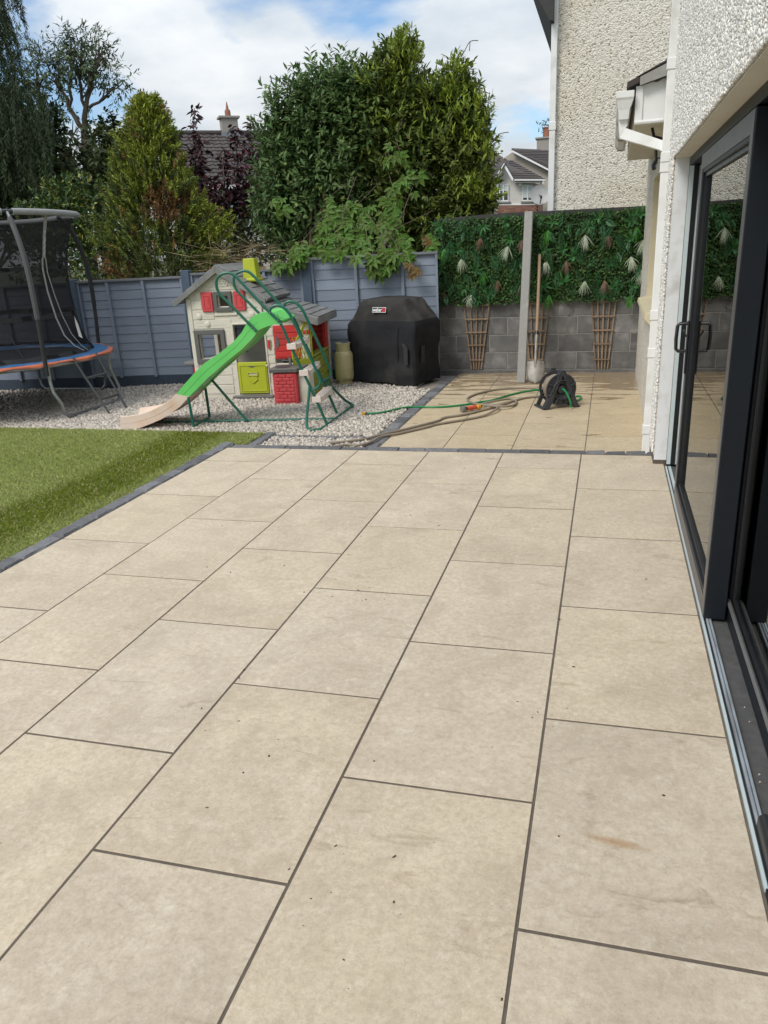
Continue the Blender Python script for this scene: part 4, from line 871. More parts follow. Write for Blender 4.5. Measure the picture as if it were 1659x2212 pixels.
fence_panel(0.258, 1.744, 1.44, 'fence panel between the trampoline and the playhouse', (0.43, 0.93))
fence_panel(1.858, 3.372, 1.47, 'fence panel hidden mostly behind the playhouse', (0.5, 1.0))
fence_panel(3.488, 5.13, 1.585, 'taller fence panel behind the covered barbecue with creeper over it', (0.585, 1.19))
fence_post(-1.42, -1.32, 1.46, 'fence post behind the trampoline')
fence_post(0.152, 0.258, 1.465, 'fence post right of the trampoline net')
fence_post(1.744, 1.858, 1.51, 'fence post left of the playhouse roof')
fence_post(3.372, 3.488, 1.575, 'fence post right of the playhouse')

# ------------------------------------------------------------------ trampoline
TC = (-6.963, 7.45); TR = 1.31; RZ = 0.53
TP = empty('trampoline', (*TC, ZL), label='round trampoline with black safety net and blue and orange pad', cat='trampoline')
def tp(r_, a, z): return (r_*math.cos(rad(a)), r_*math.sin(rad(a)), z-ZL)
ring = lambda r_, z, n=64: [tp(r_, 360*i/n, z) for i in range(n)]
MB().tube(ring(TR, RZ), 0.021, 8, closed=True).build('rim', 'steel', TP, smooth=True)
for ca in (0, 90, 180, 270):
    a0, a1 = ca-25.5, ca+22.5
    f0, f1 = tp(1.36, ca-22.5, ZL+0.022), tp(1.36, ca+22.5, ZL+0.022); e0 = Vector(f0); e1 = Vector(f1); dd = (e1-e0).normalized()
    pts = [tp(TR, a0, RZ-0.01), tp(TR-0.01, a0, RZ-0.10), tp(TR-0.005, a0, RZ-0.20), tp(TR+0.02, a0, RZ-0.29), tuple(e0+Vector((0, 0, 0.16))-dd*0.02), tuple(e0+Vector((0, 0, 0.05))), tuple(e0+dd*0.06), tuple((e0+e1)/2), tuple(e1-dd*0.06), tuple(e1+Vector((0, 0, 0.05))),
           tuple(e1+Vector((0, 0, 0.16))+dd*0.02), tp(TR+0.02, a1, RZ-0.29), tp(TR-0.005, a1, RZ-0.20), tp(TR-0.01, a1, RZ-0.10), tp(TR, a1, RZ-0.01)]
    MB().tube(pts, 0.019, 8).build('leg', 'steel', TP, smooth=True)
n = 96; V = []; prf = ((1.055, 0.012), (1.07, 0.034), (1.16, 0.042), (1.255, 0.041), (1.288, 0.033))
for r_, dz in prf: V += [tp(r_, 360*i/n, RZ+dz+0.004*math.sin(i*0.9)+0.003*math.sin(i*2.3)) for i in range(n)]
MB().add(V, [(k*n+i, k*n+(i+1) % n, (k+1)*n+(i+1) % n, (k+1)*n+i) for k in range(len(prf)-1) for i in range(n)]).build('pad', 'pad_blue', TP, smooth=True)
V = []
for r_, dz, am in ((1.285, 0.034, 0), (1.315, 0.032, 0.005), (1.338, 0.022, 0.006), (1.342, 0.004, 0.012)): V += [tp(r_+0.010*math.sin(i*1.3)*am*60, 360*i/n, RZ+dz+am*math.sin(i*0.83+r_*5)+am*0.7*math.sin(i*0.37)) for i in range(n)]
MB().add(V, [(k*n+i, k*n+(i+1) % n, (k+1)*n+(i+1) % n, (k+1)*n+i) for k in range(3) for i in range(n)]).build('pad_edging', 'pad_orange', TP, smooth=True)
MB().add(ring(1.07, RZ+0.005)+[tp(0, 0, RZ-0.02)], [(i, (i+1) % 64, 64) for i in range(64)]).build('jump_mat', 'mesh_black', TP)
MB().tube(ring(1.09, RZ-0.005), 0.012, 6, closed=True).build('spring_hem', 'mesh_black', TP)
PROF = ((1.335, 0.43), (1.35, 0.6), (1.375, 0.95), (1.385, 1.3), (1.365, 1.6), (1.31, 1.82), (1.235, 1.99), (1.15, 2.125))
def smooth_path(p, n_=4):
    P = [Vector(q) for q in p]; out_ = []
    for i in range(len(P)-1):
        a, b, c, d_ = P[max(0, i-1)], P[i], P[i+1], P[min(len(P)-1, i+2)]
        for k in range(n_):
            t = k/n_; out_.append(0.5*((2*b)+(c-a)*t+(2*a-5*b+4*c-d_)*t*t+(3*b-a-3*c+d_)*t**3))
    return out_+[P[-1]]
PA = (-27, 66, 157, 247)
for a in PA:
    fm = 'foam_grey' if a == -27 else 'foam'
    pts = smooth_path([tp(r_, a, z) for r_, z in PROF]); k = int(len(pts)*0.33)
    po = MB().tube(pts[:k+1], 0.024, 8).build('pole', 'foam', TP, smooth=True)
    MB().tube(pts[k:-2], 0.028, 8).build('foam_sleeve', fm, TP, smooth=True); MB().tube(pts[-3:], 0.017, 8).build('pole_end', 'steel', TP, smooth=True)
for i, a in enumerate(PA):      # grey padded top ring in arcs from pole to pole
    b = PA[(i+1) % 4]+(360 if i == 3 else 0)
    MB().tube([tp(1.14+0.06*math.sin(PI*t/12), a+3+(b-a-6)*t/12, 2.135-0.012*math.sin(PI*t/12)) for t in range(13)], 0.034, 10).build('top_ring', 'ring_grey', TP, smooth=True)
    MB().tube([tp(1.14, a-3.5, 2.135), tp(1.14, a+3.5, 2.135)], 0.022, 8).build('ring_joint', 'black', TP, smooth=True)
NP = ((1.125, 2.10), (1.06, 1.92), (1.0, 1.7), (0.965, 1.5), (0.965, 1.25), (0.985, 1.0), (1.02, 0.8), (1.07, 0.66), (1.115, 0.585))
V = []; n = 72
for r_, z in NP: V += [tp(r_+0.006*math.sin(i*1.1+z*3), 360*i/n, z) for i in range(n)]
def netr(z):
    for (r0, z0), (r1, z1) in zip(NP[:-1], NP[1:]):
        if z1 <= z <= z0: return r1+(r0-r1)*(z-z1)/(z0-z1)
    return NP[0][0] if z > 2.1 else NP[-1][0]
MB().add(V, [(k*n+i, k*n+(i+1) % n, (k+1)*n+(i+1) % n, (k+1)*n+i) for k in range(len(NP)-1) for i in range(n)]).build('safety_net', 'net', TP, smooth=True)
for z, w in ((1.555, 0.018), (1.03, 0.026), (0.60, 0.02)):
    V = []
    for dz in (-w, w): V += [tp(netr(z+dz)+0.004, 360*i/n, z+dz+0.006*math.sin(i*1.7)) for i in range(n)]
    MB().add(V, [(i, (i+1) % n, n+(i+1) % n, n+i) for i in range(n)]).build('net_band', 'mesh_black', TP)
def ribbon(path, w, m, name, par=TP):
    V = []
    for a, z in path:
        for s in (-1, 1): V.append(tp(netr(z)+0.010, a+s*w, z))
    return MB().add(V, [(2*i, 2*i+1, 2*i+3, 2*i+2) for i in range(len(path)-1)]).build(name, m, par)
AZ = -3.5
ribbon([(AZ, 2.10), (AZ, 1.9), (AZ-0.4, 1.66)], 1.25, 'strap', 'zip_cover')
ribbon([(AZ-1.6, 1.66), (AZ-2.0, 1.55), (AZ-1.0, 1.3), (AZ+1, 1.0), (AZ+3.2, 0.8), (AZ+8, 0.67), (AZ+14, 0.60)], 0.75, 'strap', 'zip_strap')
ribbon([(AZ+1.1, 1.66), (AZ+2.2, 1.5), (AZ+5, 1.25), (AZ+7.5, 1.02), (AZ+11, 0.8), (AZ+15.5, 0.66), (AZ+19, 0.59)], 0.5, 'strap', 'zip_strap')
ribbon([(-52, 2.1), (-48, 1.7), (-45, 1.3), (-38, 0.9), (-33, 0.59)], 0.25, 'mesh_black', 'net_cord')
px_ = link('letter', TEXT['P'], TP); px_.location = tp(netr(1.93)+0.016, AZ, 1.93); px_.rotation_euler = (rad(90), 0, rad(AZ+90))
mb = MB()
for i in range(7): z = 1.88-i*0.03; mb.tube([tp(netr(z)+0.017, AZ-0.7*(-1)**i, z), tp(netr(z-.03)+0.017, AZ+0.7*(-1)**i, z-0.03)], 0.003, 4)
mb.build('letter', 'label_white', TP)
# ladder hooked on the rim
l0, l1 = Vector(G(*((1430*500/1659)/1.8228, (1250+1265*500/1659)/1.8228), ZL)), Vector(G(*((1655*500/1659)/1.8228, (1250+1190*500/1659)/1.8228), ZL))
h0, h1 = Vector(tp(TR+0.02, -11.5, RZ+0.03))+Vector((*TC, ZL)), Vector(tp(TR+0.02, 4.5, RZ+0.03))+Vector((*TC, ZL)); root = Vector((*TC, ZL)); lad = []
for p, q in ((l0, h0), (l1, h1)):
    inn = (Vector((*TC, q.z))-q).normalized(); pts = [p-root+Vector((0, 0, 0.012)), (p*0.5+q*0.5)-root, q-root+Vector((0, 0, -0.05))-inn*0.03, q-root-inn*0.01+Vector((0, 0, 0.012)), q-root+inn*0.06+Vector((0, 0, -0.01))]
    MB().tube(pts, 0.0125, 8).build('ladder_rail', 'steel_dark', TP, smooth=True)
for t in (0.27, 0.66):
    MB().tube([l0.lerp(h0, t)-root, l1.lerp(h1, t)-root], 0.014, 8).build('ladder_rung', 'steel_dark', TP, smooth=True)
# white rag caught on the net
rg = MB(); q = [tp(netr(0.95)+0.05, 13.6, 0.995), tp(netr(0.9)+0.05, 12.3, 0.9), tp(netr(0.8)+0.05, 12.0, 0.765), tp(netr(0.76)+0.06, 14.0, 0.735), tp(netr(0.8)+0.05, 16.0, 0.77), tp(netr(0.9)+0.06, 15.0, 0.9)]
q = [(x+TC[0], y+TC[1], z+ZL) for x, y, z in q]; rg.prism(q, (0.006, -0.006, 0.001)); o = rg.build('rag', 'paper'); tag(o, 'small white rag hanging on the trampoline net', 'rag')

# ------------------------------------------------------------------ playhouse (local frame: x along the front, -y towards the viewer, z up)
PH = empty('playhouse', (-4.678, 8.12, ZL), rad(7.3), 'ivory plastic playhouse with grey roofs, red shutters and lime door', 'playhouse')
PW, PD = 0.93, 0.86
def pb(x0, x1, y0, y1, z0, z1, name, m, c=0.006, par=PH, **k): return BX(x0, x1, y0, y1, z0, z1, c=c).build(name, m, par, **k)
def fr(x0, x1, z0, z1, w, y, th, name, m, par=PH, bevel=0.006):
    return MB().frame([(x0, y, z0), (x1, y, z0), (x1, y, z1), (x0, y, z1)], [(x0+w, y, z0+w), (x1-w, y, z0+w), (x1-w, y, z1-w), (x0+w, y, z1-w)], (0, -th, 0)).build(name, m, par, bevel=bevel)
AX, AZ_ = 0.438, 1.50; EZP = 1.175
# front wall in pieces round the openings (window, upper window, door)
T0, T1 = 0.0, 0.05
fw = MB()
holes = [(0.115, 0.375, 0.50, 0.79), (0.402, 0.522, 1.095, 1.225), (0.545, 0.925, 0.05, 0.885)]
xs = sorted({0.0, PW} | {h for q in holes for h in q[:2]})
for xa, xb in zip(xs[:-1], xs[1:]):
    xm = (xa+xb)/2; cuts = sorted([(q[2], q[3]) for q in holes if q[0] <= xm <= q[1]]); z = 0.0
    def topz(x): return EZP+(AZ_-EZP)*(1-abs(x-AX)/(AX+0.055))
    for a, b in cuts+[(None, None)]:
        if a is None: P = [(xa, 0, z), (xb, 0, z), (xb, 0, topz(xb)), (xa, 0, topz(xa))] if not (xa < AX < xb) else [(xa, 0, z), (xb, 0, z), (xb, 0, topz(xb)), (AX, 0, AZ_), (xa, 0, topz(xa))]
        else: P = [(xa, 0, z), (xb, 0, z), (xb, 0, a), (xa, 0, a)]
        fw.prism(P, (0, T1, 0)); z = b if b else 0
wall_ = fw.build('wall', 'ph_wall', PH)
pb(0.0, 0.05, T1, PD, 0, 0.44, 'wall', 'ph_wall'); pb(0.0, 0.05, T1, PD, 0.86, EZP-0.02, 'wall', 'ph_wall'); pb(0.0, 0.05, PD-0.12, PD, 0.44, 0.86, 'wall', 'ph_wall'); pb(PW-0.05, PW, T1, PD, 0.95, EZP-0.02, 'wall', 'ph_wall'); pb(0.05, PW-0.05, PD-0.05, PD, 0.05, 0.45, 'wall', 'ph_wall'); pb(0.05, PW-0.05, PD-0.05, PD, 0.80, EZP, 'wall', 'ph_wall')
pb(0.05, 0.13, PD-0.05, PD, 0.45, 0.80, 'wall', 'ph_wall'); pb(0.42, PW-0.05, PD-0.05, PD, 0.45, 0.80, 'wall', 'ph_wall')
pb(0.06, PW-0.05, 0.06, PD-0.06, 0.0, 0.02, 'floor', 'ph_grey')
# weatherboards on the front: grain ridges and lines
def board(x0, x1, z, par=wall_):
    BX(x0, x1, -0.007, -0.0004, z+0.004, z+0.108, c=0.004).build('weatherboard', 'ph_wall', par)
for z in (0.06, 0.175, 0.29):
    board(0.07, 0.475, z)
board(0.07, 0.475, 0.385) if False else None
for z, xa, xb in ((0.845, 0.06, 0.53), (0.955, 0.06, 0.33), (1.07, 0.06, 0.19), (1.07, 0.75, 0.90), (0.955, 0.63, 0.90), (0.42, 0.435, 0.53), (0.53, 0.435, 0.53), (0.64, 0.435, 0.53), (0.74, 0.435, 0.53), (1.18, 0.12, 0.19), (1.18, 0.75, 0.80), (1.285, 0.22, 0.70)):
    board(xa, xb, z)
gr_ = MB(); rr = random.Random(5)
for i in range(46):
    x = rr.uniform(0.08, 0.44); z = rr.choice((0.06, 0.175, 0.29, 0.85, 0.96))+rr.uniform(0.02, 0.09)
    if z > 0.9: x = rr.uniform(0.07, 0.3)
    gr_.tube([(x, -0.0075, z), (x+0.03, -0.008, z+rr.uniform(-.006, .006)), (x+rr.uniform(.05, .1), -0.0075, z+rr.uniform(-.008, .008))], 0.0017, 4)
gr_.build('wood_grain', 'ph_wall', wall_)['kind'] = 'stuff'
pb(0.0, 0.058, -0.012, -0.0005, 0, EZP+0.03, 'corner_board', 'ph_wall', par=wall_); pb(PW-0.055, PW, -0.012, -0.0005, 0.885, EZP+0.03, 'corner_board', 'ph_wall', par=wall_)
for zc in (0.42, 0.83, 1.14): MB().lathe([(0.012, 0), (0.014, 0.004), (0.008, 0.005), (0.008, 0.003), (0.0, 0.003)], 12, mtx=Matrix.Translation((0.03, -0.012, zc)) @ Matrix.Rotation(PI/2, 4, 'X')).build('bolt_cap', 'ph_wall', wall_)
for bx_, bz_ in ((0.14, 0.995), (0.235, 0.905), (0.80, 1.0)):
    MB().lathe([(0.036, 0), (0.034, 0.010), (0.022, 0.015), (0.0, 0.016)], 9, mtx=Matrix.Translation((bx_, -0.007, bz_)) @ Matrix.Rotation(PI/2, 4, 'X')).build('stone_boss', 'ph_wall', wall_, smooth=True)
# name panel in the gable
MB().prism([(0.215, -0.002, 1.36), (0.30, -0.002, 1.338), (0.40, -0.002, 1.325), (0.48, -0.002, 1.325), (0.58, -0.002, 1.338), (0.66, -0.002, 1.36), (AX, -0.002, 1.485)], (0, -0.010, 0)).build('name_panel', 'ph_wall', wall_, bevel=0.003)
tx = link('lettering', TEXT['name'], wall_); tx.location = (0.445, -0.014, 1.385); tx.rotation_euler = (rad(90), 0, 0)
MB().tube(smooth_path([(0.20, -0.004, 1.352), (0.32, -0.004, 1.322), (0.44, -0.004, 1.313), (0.56, -0.004, 1.322), (0.68, -0.004, 1.352)]), 0.0035, 5).build('groove', 'ph_grey', wall_)
# windows and shutters
w1 = fr(0.052, 0.435, 0.44, 0.838, 0.055, -0.002, 0.030, 'window', 'ph_grey'); fr(0.10, 0.387, 0.488, 0.79, 0.014, 0.03, 0.03, 'window_lining', 'ph_wall', w1)
w2 = fr(0.353, 0.575, 1.045, 1.272, 0.045, -0.002, 0.030, 'window', 'ph_grey'); fr(0.397, 0.531, 1.09, 1.228, 0.010, 0.03, 0.03, 'window_lining', 'ph_wall', w2)
for xa in (0.201, 0.600):
    s_ = pb(xa, xa+0.137, -0.030, -0.002, 1.045, 1.270, 'shutter', 'ph_pink', 0.008)
    fr(xa+0.028, xa+0.108, 1.085, 1.232, 0.008, -0.0305, 0.005, 'shutter_panel', 'ph_pink', s_, 0.002)
    MB().tube(smooth_path([(xa+0.095, -0.031, 1.20), (xa+0.083, -0.031, 1.165), (xa+0.095, -0.031, 1.13)]), 0.003, 5).build('shutter_latch', 'ph_red', s_)
pb(0.335, 0.62, -0.016, -0.0005, 0.992, 1.026, 'sill', 'ph_wall')
fr(0.525, 0.945, 0.02, 0.905, 0.022, -0.0005, 0.014, 'door_frame', 'ph_wall')
dr = pb(0.555, 0.925, -0.030, 0.012, 0.062, 0.44, 'door', 'ph_lime', 0.008)
fr(0.575, 0.905, 0.09, 0.41, 0.012, -0.0305, 0.006, 'door_panel', 'ph_lime', dr, 0.002)
fr(0.675, 0.805, 0.275, 0.325, 0.012, -0.0365, 0.008, 'handle', 'ph_lime', dr, 0.003); pb(0.690, 0.790, -0.0335, -0.0308, 0.289, 0.311, 'handle_recess', 'ph_wall', 0.001, dr)
MB().prism([(0.685, -0.031, 0.262), (0.735, -0.031, 0.27), (0.79, -0.031, 0.262), (0.80, -0.031, 0.23), (0.735, -0.031, 0.185), (0.68, -0.031, 0.235)], (0, -0.010, 0)).build('leaf_emblem', 'ph_lime', dr, bevel=0.003)
V = [(0.67+0.13*i/8, -0.0312, 0.408-0.03*math.sin(PI*i/8)) for i in range(9)]; MB().prism(V, (0, -0.002, 0)).build('finger_notch', 'ph_grey', dr)
pb(0.912, 0.935, -0.040, -0.0305, 0.385, 0.41, 'hinge', 'ph_wall', 0.003, dr)
pb(0.468, 0.985, -0.085, -0.013, 0.0, 0.042, 'door_step', 'ph_grey', 0.008)
bz = pb(0.952, 0.996, -0.018, -0.002, 0.58, 0.71, 'doorbell', 'ph_wall', 0.012); pb(0.960, 0.988, -0.024, -0.0185, 0.592, 0.698, 'button_panel', 'ph_red', 0.004, bz)
# annex to the right, shutters closed
AXR = 1.47
fr(0.935, AXR, 0.0, 0.915, 0.10, 0.045, 0.045, 'wall', 'ph_wall', bevel=0.004)
for z in (0.10, 0.205, 0.31): BX(1.035, AXR-0.1, 0.004, 0.04, z+0.004, z+0.103, c=0.004).build('weatherboard', 'ph_wall', PH)
for z in (0.10, 0.30, 0.42, 0.52, 0.74, 0.84): pb(0.94, 1.03, -0.006, -0.0004, z, z+0.085, 'weatherboard', 'ph_wall', 0.004)
rs = pb(1.035, 1.36, -0.012, 0.02, 0.465, 0.858, 'shutter', 'ph_red', 0.01)
for i in range(5): BX(1.065, 1.335, -0.020, -0.0125, 0.49+i*0.071, 0.49+i*0.071+0.062, c=0.004).build('shutter_slat', 'ph_red', rs)
MB().prism([(1.062+0.045*math.sin(PI*i/8), -0.0205, 0.575+0.17*i/8) for i in range(9)], (0, -0.004, 0)).build('shutter_cutout', 'ph_grey', rs)
pb(1.40, AXR+0.01, -0.014, 0.05, 0.75, 0.79, 'band', 'ph_red'); pb(1.362, 1.402, -0.008, 0.03, 0.10, 0.90, 'post', 'ph_wall')
# open side with counter: red back panel, mossy brick base, white post
pb(1.00, 1.46, 0.90, 0.935, 0.08, 0.95, 'back_panel', 'ph_red'); pb(1.44, 1.485, 0.78, 0.90, 0.46, 0.93, 'back_panel', 'ph_red'); pb(1.455, 1.50, 0.90, 0.95, 0.02, 0.93, 'post', 'ph_wall')
for zz in (0.55, 0.62, 0.69, 0.76, 0.83): pb(1.02, 1.45, 0.885, 0.899, zz, zz+0.06, 'panel_board', 'ph_red', 0.004)
gb_ = pb(1.43, 1.470, 0.05, 0.94, 0.0, 0.47, 'counter_base', 'ph_moss')
for i in range(8):
    for k in range(6):
        y0 = 0.07+k*0.16-(0.08 if i % 2 else 0); y1 = min(y0+0.15, 0.93); y0 = max(y0, 0.06)
        if y1-y0 > 0.03: BX(1.4705, 1.480, y0, y1, 0.02+i*0.055, 0.02+i*0.055+0.048, c=0.003).build('brick', 'ph_moss', gb_)
pb(1.39, 1.50, 0.06, 0.89, 0.472, 0.495, 'counter_top', 'ph_moss', 0.008)
# lattice flap hanging in front of the counter
LT = pb(0, 0.012, 0, 0.30, 0, 0.07, 'lattice_flap', 'ph_lime', 0.003); LT.location = (1.295, -0.20, 0.40); LT.rotation_euler = (0, 0, rad(-38))
lb = MB()
for i in range(5): lb.tube([(0.006, 0.02+i*0.05, 0.06), (0.006, 0.02+i*0.05+0.12, 0.40)], 0.006, 4); lb.tube([(0.006, 0.28-i*0.04, 0.06), (0.006, 0.28-i*0.04-0.10, 0.33)], 0.006, 4)
lb.build('lattice', 'ph_lime', LT)
MB().prism([(0, 0.0, 0.07), (0, 0.0, 0.20), (0, 0.22, 0.50), (0, 0.30, 0.52), (0, 0.30, 0.48), (0, 0.235, 0.465), (0, 0.02, 0.18), (0, 0.02, 0.07)], (0.012, 0, 0)).build('lattice_edge', 'ph_lime', LT)
MB().prism([(0, 0.285, 0.07), (0, 0.30, 0.07), (0, 0.30, 0.48), (0, 0.285, 0.48)], (0.012, 0, 0)).build('lattice_edge', 'ph_lime', LT)
# sink unit: brick-fronted pillar, basin, tap
SKX = Vector((1.107, -0.434, 0)); SU = pb(0, 0.285, 0, 0.24, 0, 0.365, 'sink_unit', 'ph_pink', 0.012); SU.location = SKX
BX(0.285, 0.42, 0.06, 0.28, 0.0, 0.36, c=0.01).build('side_cabinet', 'ph_wall', SU)
for i in range(8):
    x = 0.03-(0.045 if i % 2 else 0)
    while x < 0.255:
        a, b = max(x, 0.03), min(x+0.085, 0.255)
        if b-a > 0.02: BX(a, b, -0.0085, -0.0005, 0.035+i*0.040, 0.035+i*0.040+0.034, c=0.004).build('brick', 'ph_pink', SU)
        x += 0.09
tp_ = MB().prism([(-0.03, -0.02, 0.37), (0.30, -0.02, 0.37), (0.36, 0.10, 0.37), (0.36, 0.30, 0.37), (-0.03, 0.30, 0.37)], (0, 0, 0.048)).build('sink_top', 'ph_grey', SU, bevel=0.008)
MB().lathe([(0.085, 0.001), (0.092, 0.004), (0.088, 0.006), (0.06, 0.0025), (0.0, 0.002)], 20, c=(0.10, 0.12, 0.418)).build('basin', 'steel_dark', tp_, smooth=True)
MB().tube([(0.17, 0.20, 0.418), (0.17, 0.20, 0.50)], 0.018, 10).tube([(0.17, 0.20, 0.475), (0.10, 0.14, 0.49)], 0.009, 8).tube([(0.17, 0.20, 0.50), (0.15, 0.19, 0.52)], 0.007, 6).build('tap', 'ph_roof', tp_, smooth=True)
# picnic bench on the left
pb(-0.20, 0.02, 0.14, 0.46, 0.40, 0.445, 'table_top', 'ph_roof', 0.01); pb(-0.10, -0.01, 0.18, 0.42, 0.0, 0.398, 'table_support', 'ph_red'); pb(-0.19, -0.05, 0.06, 0.15, 0.165, 0.20, 'bench_seat', 'ph_grey', 0.01); pb(-0.18, -0.06, 0.07, 0.14, 0.0, 0.163, 'bench_support', 'ph_red')
# main roof: two slopes of shingles on slabs
def slope(eave, ridge, y0, y1, th, name, m, par=PH):
    (x0, z0), (x1, z1) = eave, ridge; d_ = Vector((x1-x0, 0, z1-z0)).normalized(); up_ = Vector((-d_.z, 0, d_.x)); up_ = up_ if up_.z > 0 else -up_
    a, b = Vector((x0, y0, z0)), Vector((x1, y0, z1)); return MB().prism([a, b, b+up_*th, a+up_*th], (0, y1-y0, 0)).build(name, m, par, bevel=0.006), a, b, up_
def shingles(par, a, b, up_, y0, y1, rows, colw, th):
    L_ = (b-a).length; d_ = (b-a).normalized(); st = L_/rows; rr_ = random.Random(rows)
    for i in range(rows):
        y = y0-(colw*0.5 if i % 2 else 0)
        while y < y1-0.01:
            ya, yb = max(y, y0)+0.002, min(y+colw, y1)-0.002
            if yb-ya > 0.02:
                p = a+d_*(i*st); q = a+d_*((i+1)*st+0.004); o_ = up_*(th+0.0006)
                P0 = Vector((p.x, ya, p.z))+o_; P1 = Vector((q.x, ya, q.z))+o_; ww = yb-ya; sag = rr_.uniform(-.004, .004)
                MB().prism([P0-d_*sag, P1, P1+up_*0.003, P0+up_*0.013-d_*sag], (0, ww, 0)).build('shingle', 'ph_roof', par)
            y += colw
YR0, YR1 = -0.075, 0.93
rl, a_, b_, u_ = slope((-0.125, 1.135), (AX, AZ_+0.012), YR0, YR1, 0.042, 'roof', 'ph_roof'); shingles(rl, a_, b_, u_, YR0+0.03, YR1-0.02, 6, 0.135, 0.042)
rl2, a_, b_, u_ = slope((1.01, 1.135), (AX, AZ_+0.012), YR0, YR1, 0.042, 'roof', 'ph_roof'); shingles(rl2, a_, b_, u_, YR0+0.03, YR1-0.02, 6, 0.135, 0.042)
MB().prism([(AX-0.035, YR0-0.004, AZ_+0.005), (AX, YR0-0.004, AZ_+0.03), (AX+0.035, YR0-0.004, AZ_+0.005), (AX+0.035, YR0-0.004, AZ_+0.045), (AX, YR0-0.004, AZ_+0.075), (AX-0.035, YR0-0.004, AZ_+0.045)], (0, YR1-YR0+0.008, 0)).build('ridge_cap', 'ph_roof', PH)
for s in (-1, 1): MB().prism([(AX, YR0-0.012, AZ_-0.02), (AX, YR0-0.012, AZ_+0.062), (AX+s*0.565, YR0-0.012, 1.182), (AX+s*0.565, YR0-0.012, 1.115)], (0, 0.0115, 0)).build('barge_board', 'ph_roof', PH, bevel=0.003)
# chimney block
ch = loft([R4(0.66, 0.86, 0.16, 0.36, 1.36), R4(0.655, 0.865, 0.155, 0.365, 1.385), R4(0.675, 0.845, 0.175, 0.345, 1.39), R4(0.690, 0.825, 0.19, 0.325, 1.62)]); ch.build('chimney', 'ph_lime', PH, bevel=0.006)
pb(0.93, 0.975, 0.03, 0.80, 1.0, 1.135, 'vent_panel', 'ph_moss')
# annex roof, falling to the right
ra, a_, b_, u_ = slope((1.60, 0.895), (0.945, 1.085), -0.10, 0.92, 0.045, 'annex_roof', 'ph_roof'); shingles(ra, a_, b_, u_, -0.07, 0.90, 6, 0.16, 0.045)
MB().prism([(1.605, -0.112, 0.85), (1.605, -0.112, 0.935), (0.96, -0.112, 1.128), (0.96, -0.112, 1.065)], (0, 0.0115, 0)).build('barge_board', 'ph_roof', PH, bevel=0.003)
BX(1.595, 1.617, -0.11, 0.92, 0.855, 0.935, c=0.006).build('barge_board', 'ph_roof', PH)
MB().prism([(0.94, -0.001, 0.95), (AXR, -0.001, 0.90), (0.94, -0.001, 1.065)], (0, 0.04, 0)).build('wall', 'ph_wall', PH)

# ------------------------------------------------------------------ slide (local frame: s towards the toe, w towards the viewer, z up)
SO = np.array([-2.567, 7.062, ZL]); SU_ = np.array([-0.989, -0.148, 0]); SV = np.array([0.148, -0.989, 0])
SL = empty('garden_slide', tuple(SO), label='green plastic slide with dark green tube ladder and bleached toe', cat='slide')
def sl(s, w, z): p = SU_*s+SV*w; return (p[0], p[1], z)
top = [(0.39, 1.105), (0.454, 1.127), (0.519, 1.13), (0.599, 1.108), (0.655, 1.08), (0.692, 1.044), (0.762, 0.947), (0.867, 0.851), (1.013, 0.754), (1.189, 0.656), (1.297, 0.569), (1.439, 0.441), (1.52, 0.363), (1.646, 0.272), (1.75, 0.222), (1.86, 0.180), (1.96, 0.156), (2.07, 0.143), (2.165, 0.135)]
bot = [(0.36, 1.012), (0.42, 1.014), (0.507, 0.994), (0.588, 0.965), (0.640, 0.905), (0.664, 0.881), (0.781, 0.784), (0.85, 0.739), (0.96, 0.665), (1.062, 0.588), (1.152, 0.525), (1.26, 0.436), (1.385, 0.333), (1.50, 0.232), (1.607, 0.163), (1.72, 0.105), (1.835, 0.063), (1.98, 0.015), (2.19, 0.004)]
def chute(i0, i1, m, name):
    V, F, k = [], [], i1-i0
    for i in range(i0, i1):
        (s0, z0), (s1, z1) = top[i], bot[i]; fz = z0-(z0-z1)*0.72; fs = s0+(s1-s0)*0.72
        V += [sl(s1, 0.245, z1), sl(s0, 0.245, z0), sl(s0, 0.222, z0+0.004), sl(fs, 0.195, fz), sl(fs, 0.0, fz-0.010), sl(fs, -0.195, fz), sl(s0, -0.222, z0+0.004), sl(s0, -0.245, z0), sl(s1, -0.245, z1), sl(s1, -0.20, z1+0.006), sl(fs, -0.19, fz-0.020), sl(fs, 0, fz-0.03), sl(fs, 0.19, fz-0.020), sl(s1, 0.20, z1+0.006)]
    n_ = 14
    for i in range(k-1):
        for j in range(n_): F.append((i*n_+j, i*n_+(j+1) % n_, (i+1)*n_+(j+1) % n_, (i+1)*n_+j))
    for e in (0, k-1): F += [tuple(e*n_+j for j in q) for q in ((0, 1, 2, 3, 12, 13), (3, 4, 11, 12), (4, 5, 10, 11), (5, 6, 7, 8, 9, 10))]
    return MB().add(V, F).build(name, m, SL, smooth=True)
cg = chute(0, 13, 'slide_green', 'chute'); cp_ = chute(12, 19, 'slide_pale', 'toe')
MB().tube([sl(0.5*(top[i][0]+bot[i][0]), 0.2462, 0.55*top[i][1]+0.45*bot[i][1]) for i in range(3, 13)], 0.0018, 5).build('seam', 'slide_green', cg)
MB().tube([sl(0.5*(top[i][0]+bot[i][0]), 0.2462, 0.5*top[i][1]+0.5*bot[i][1]) for i in range(13, 19)], 0.0018, 5).build('seam', 'slide_pale', cp_)
MB().prism([sl(0.33, 0.235, 1.04), sl(0.33, -0.235, 1.04), sl(0.46, -0.235, 1.105), sl(0.46, 0.235, 1.105)], (0, 0, 0.012)).build('platform', 'slide_green', cg)
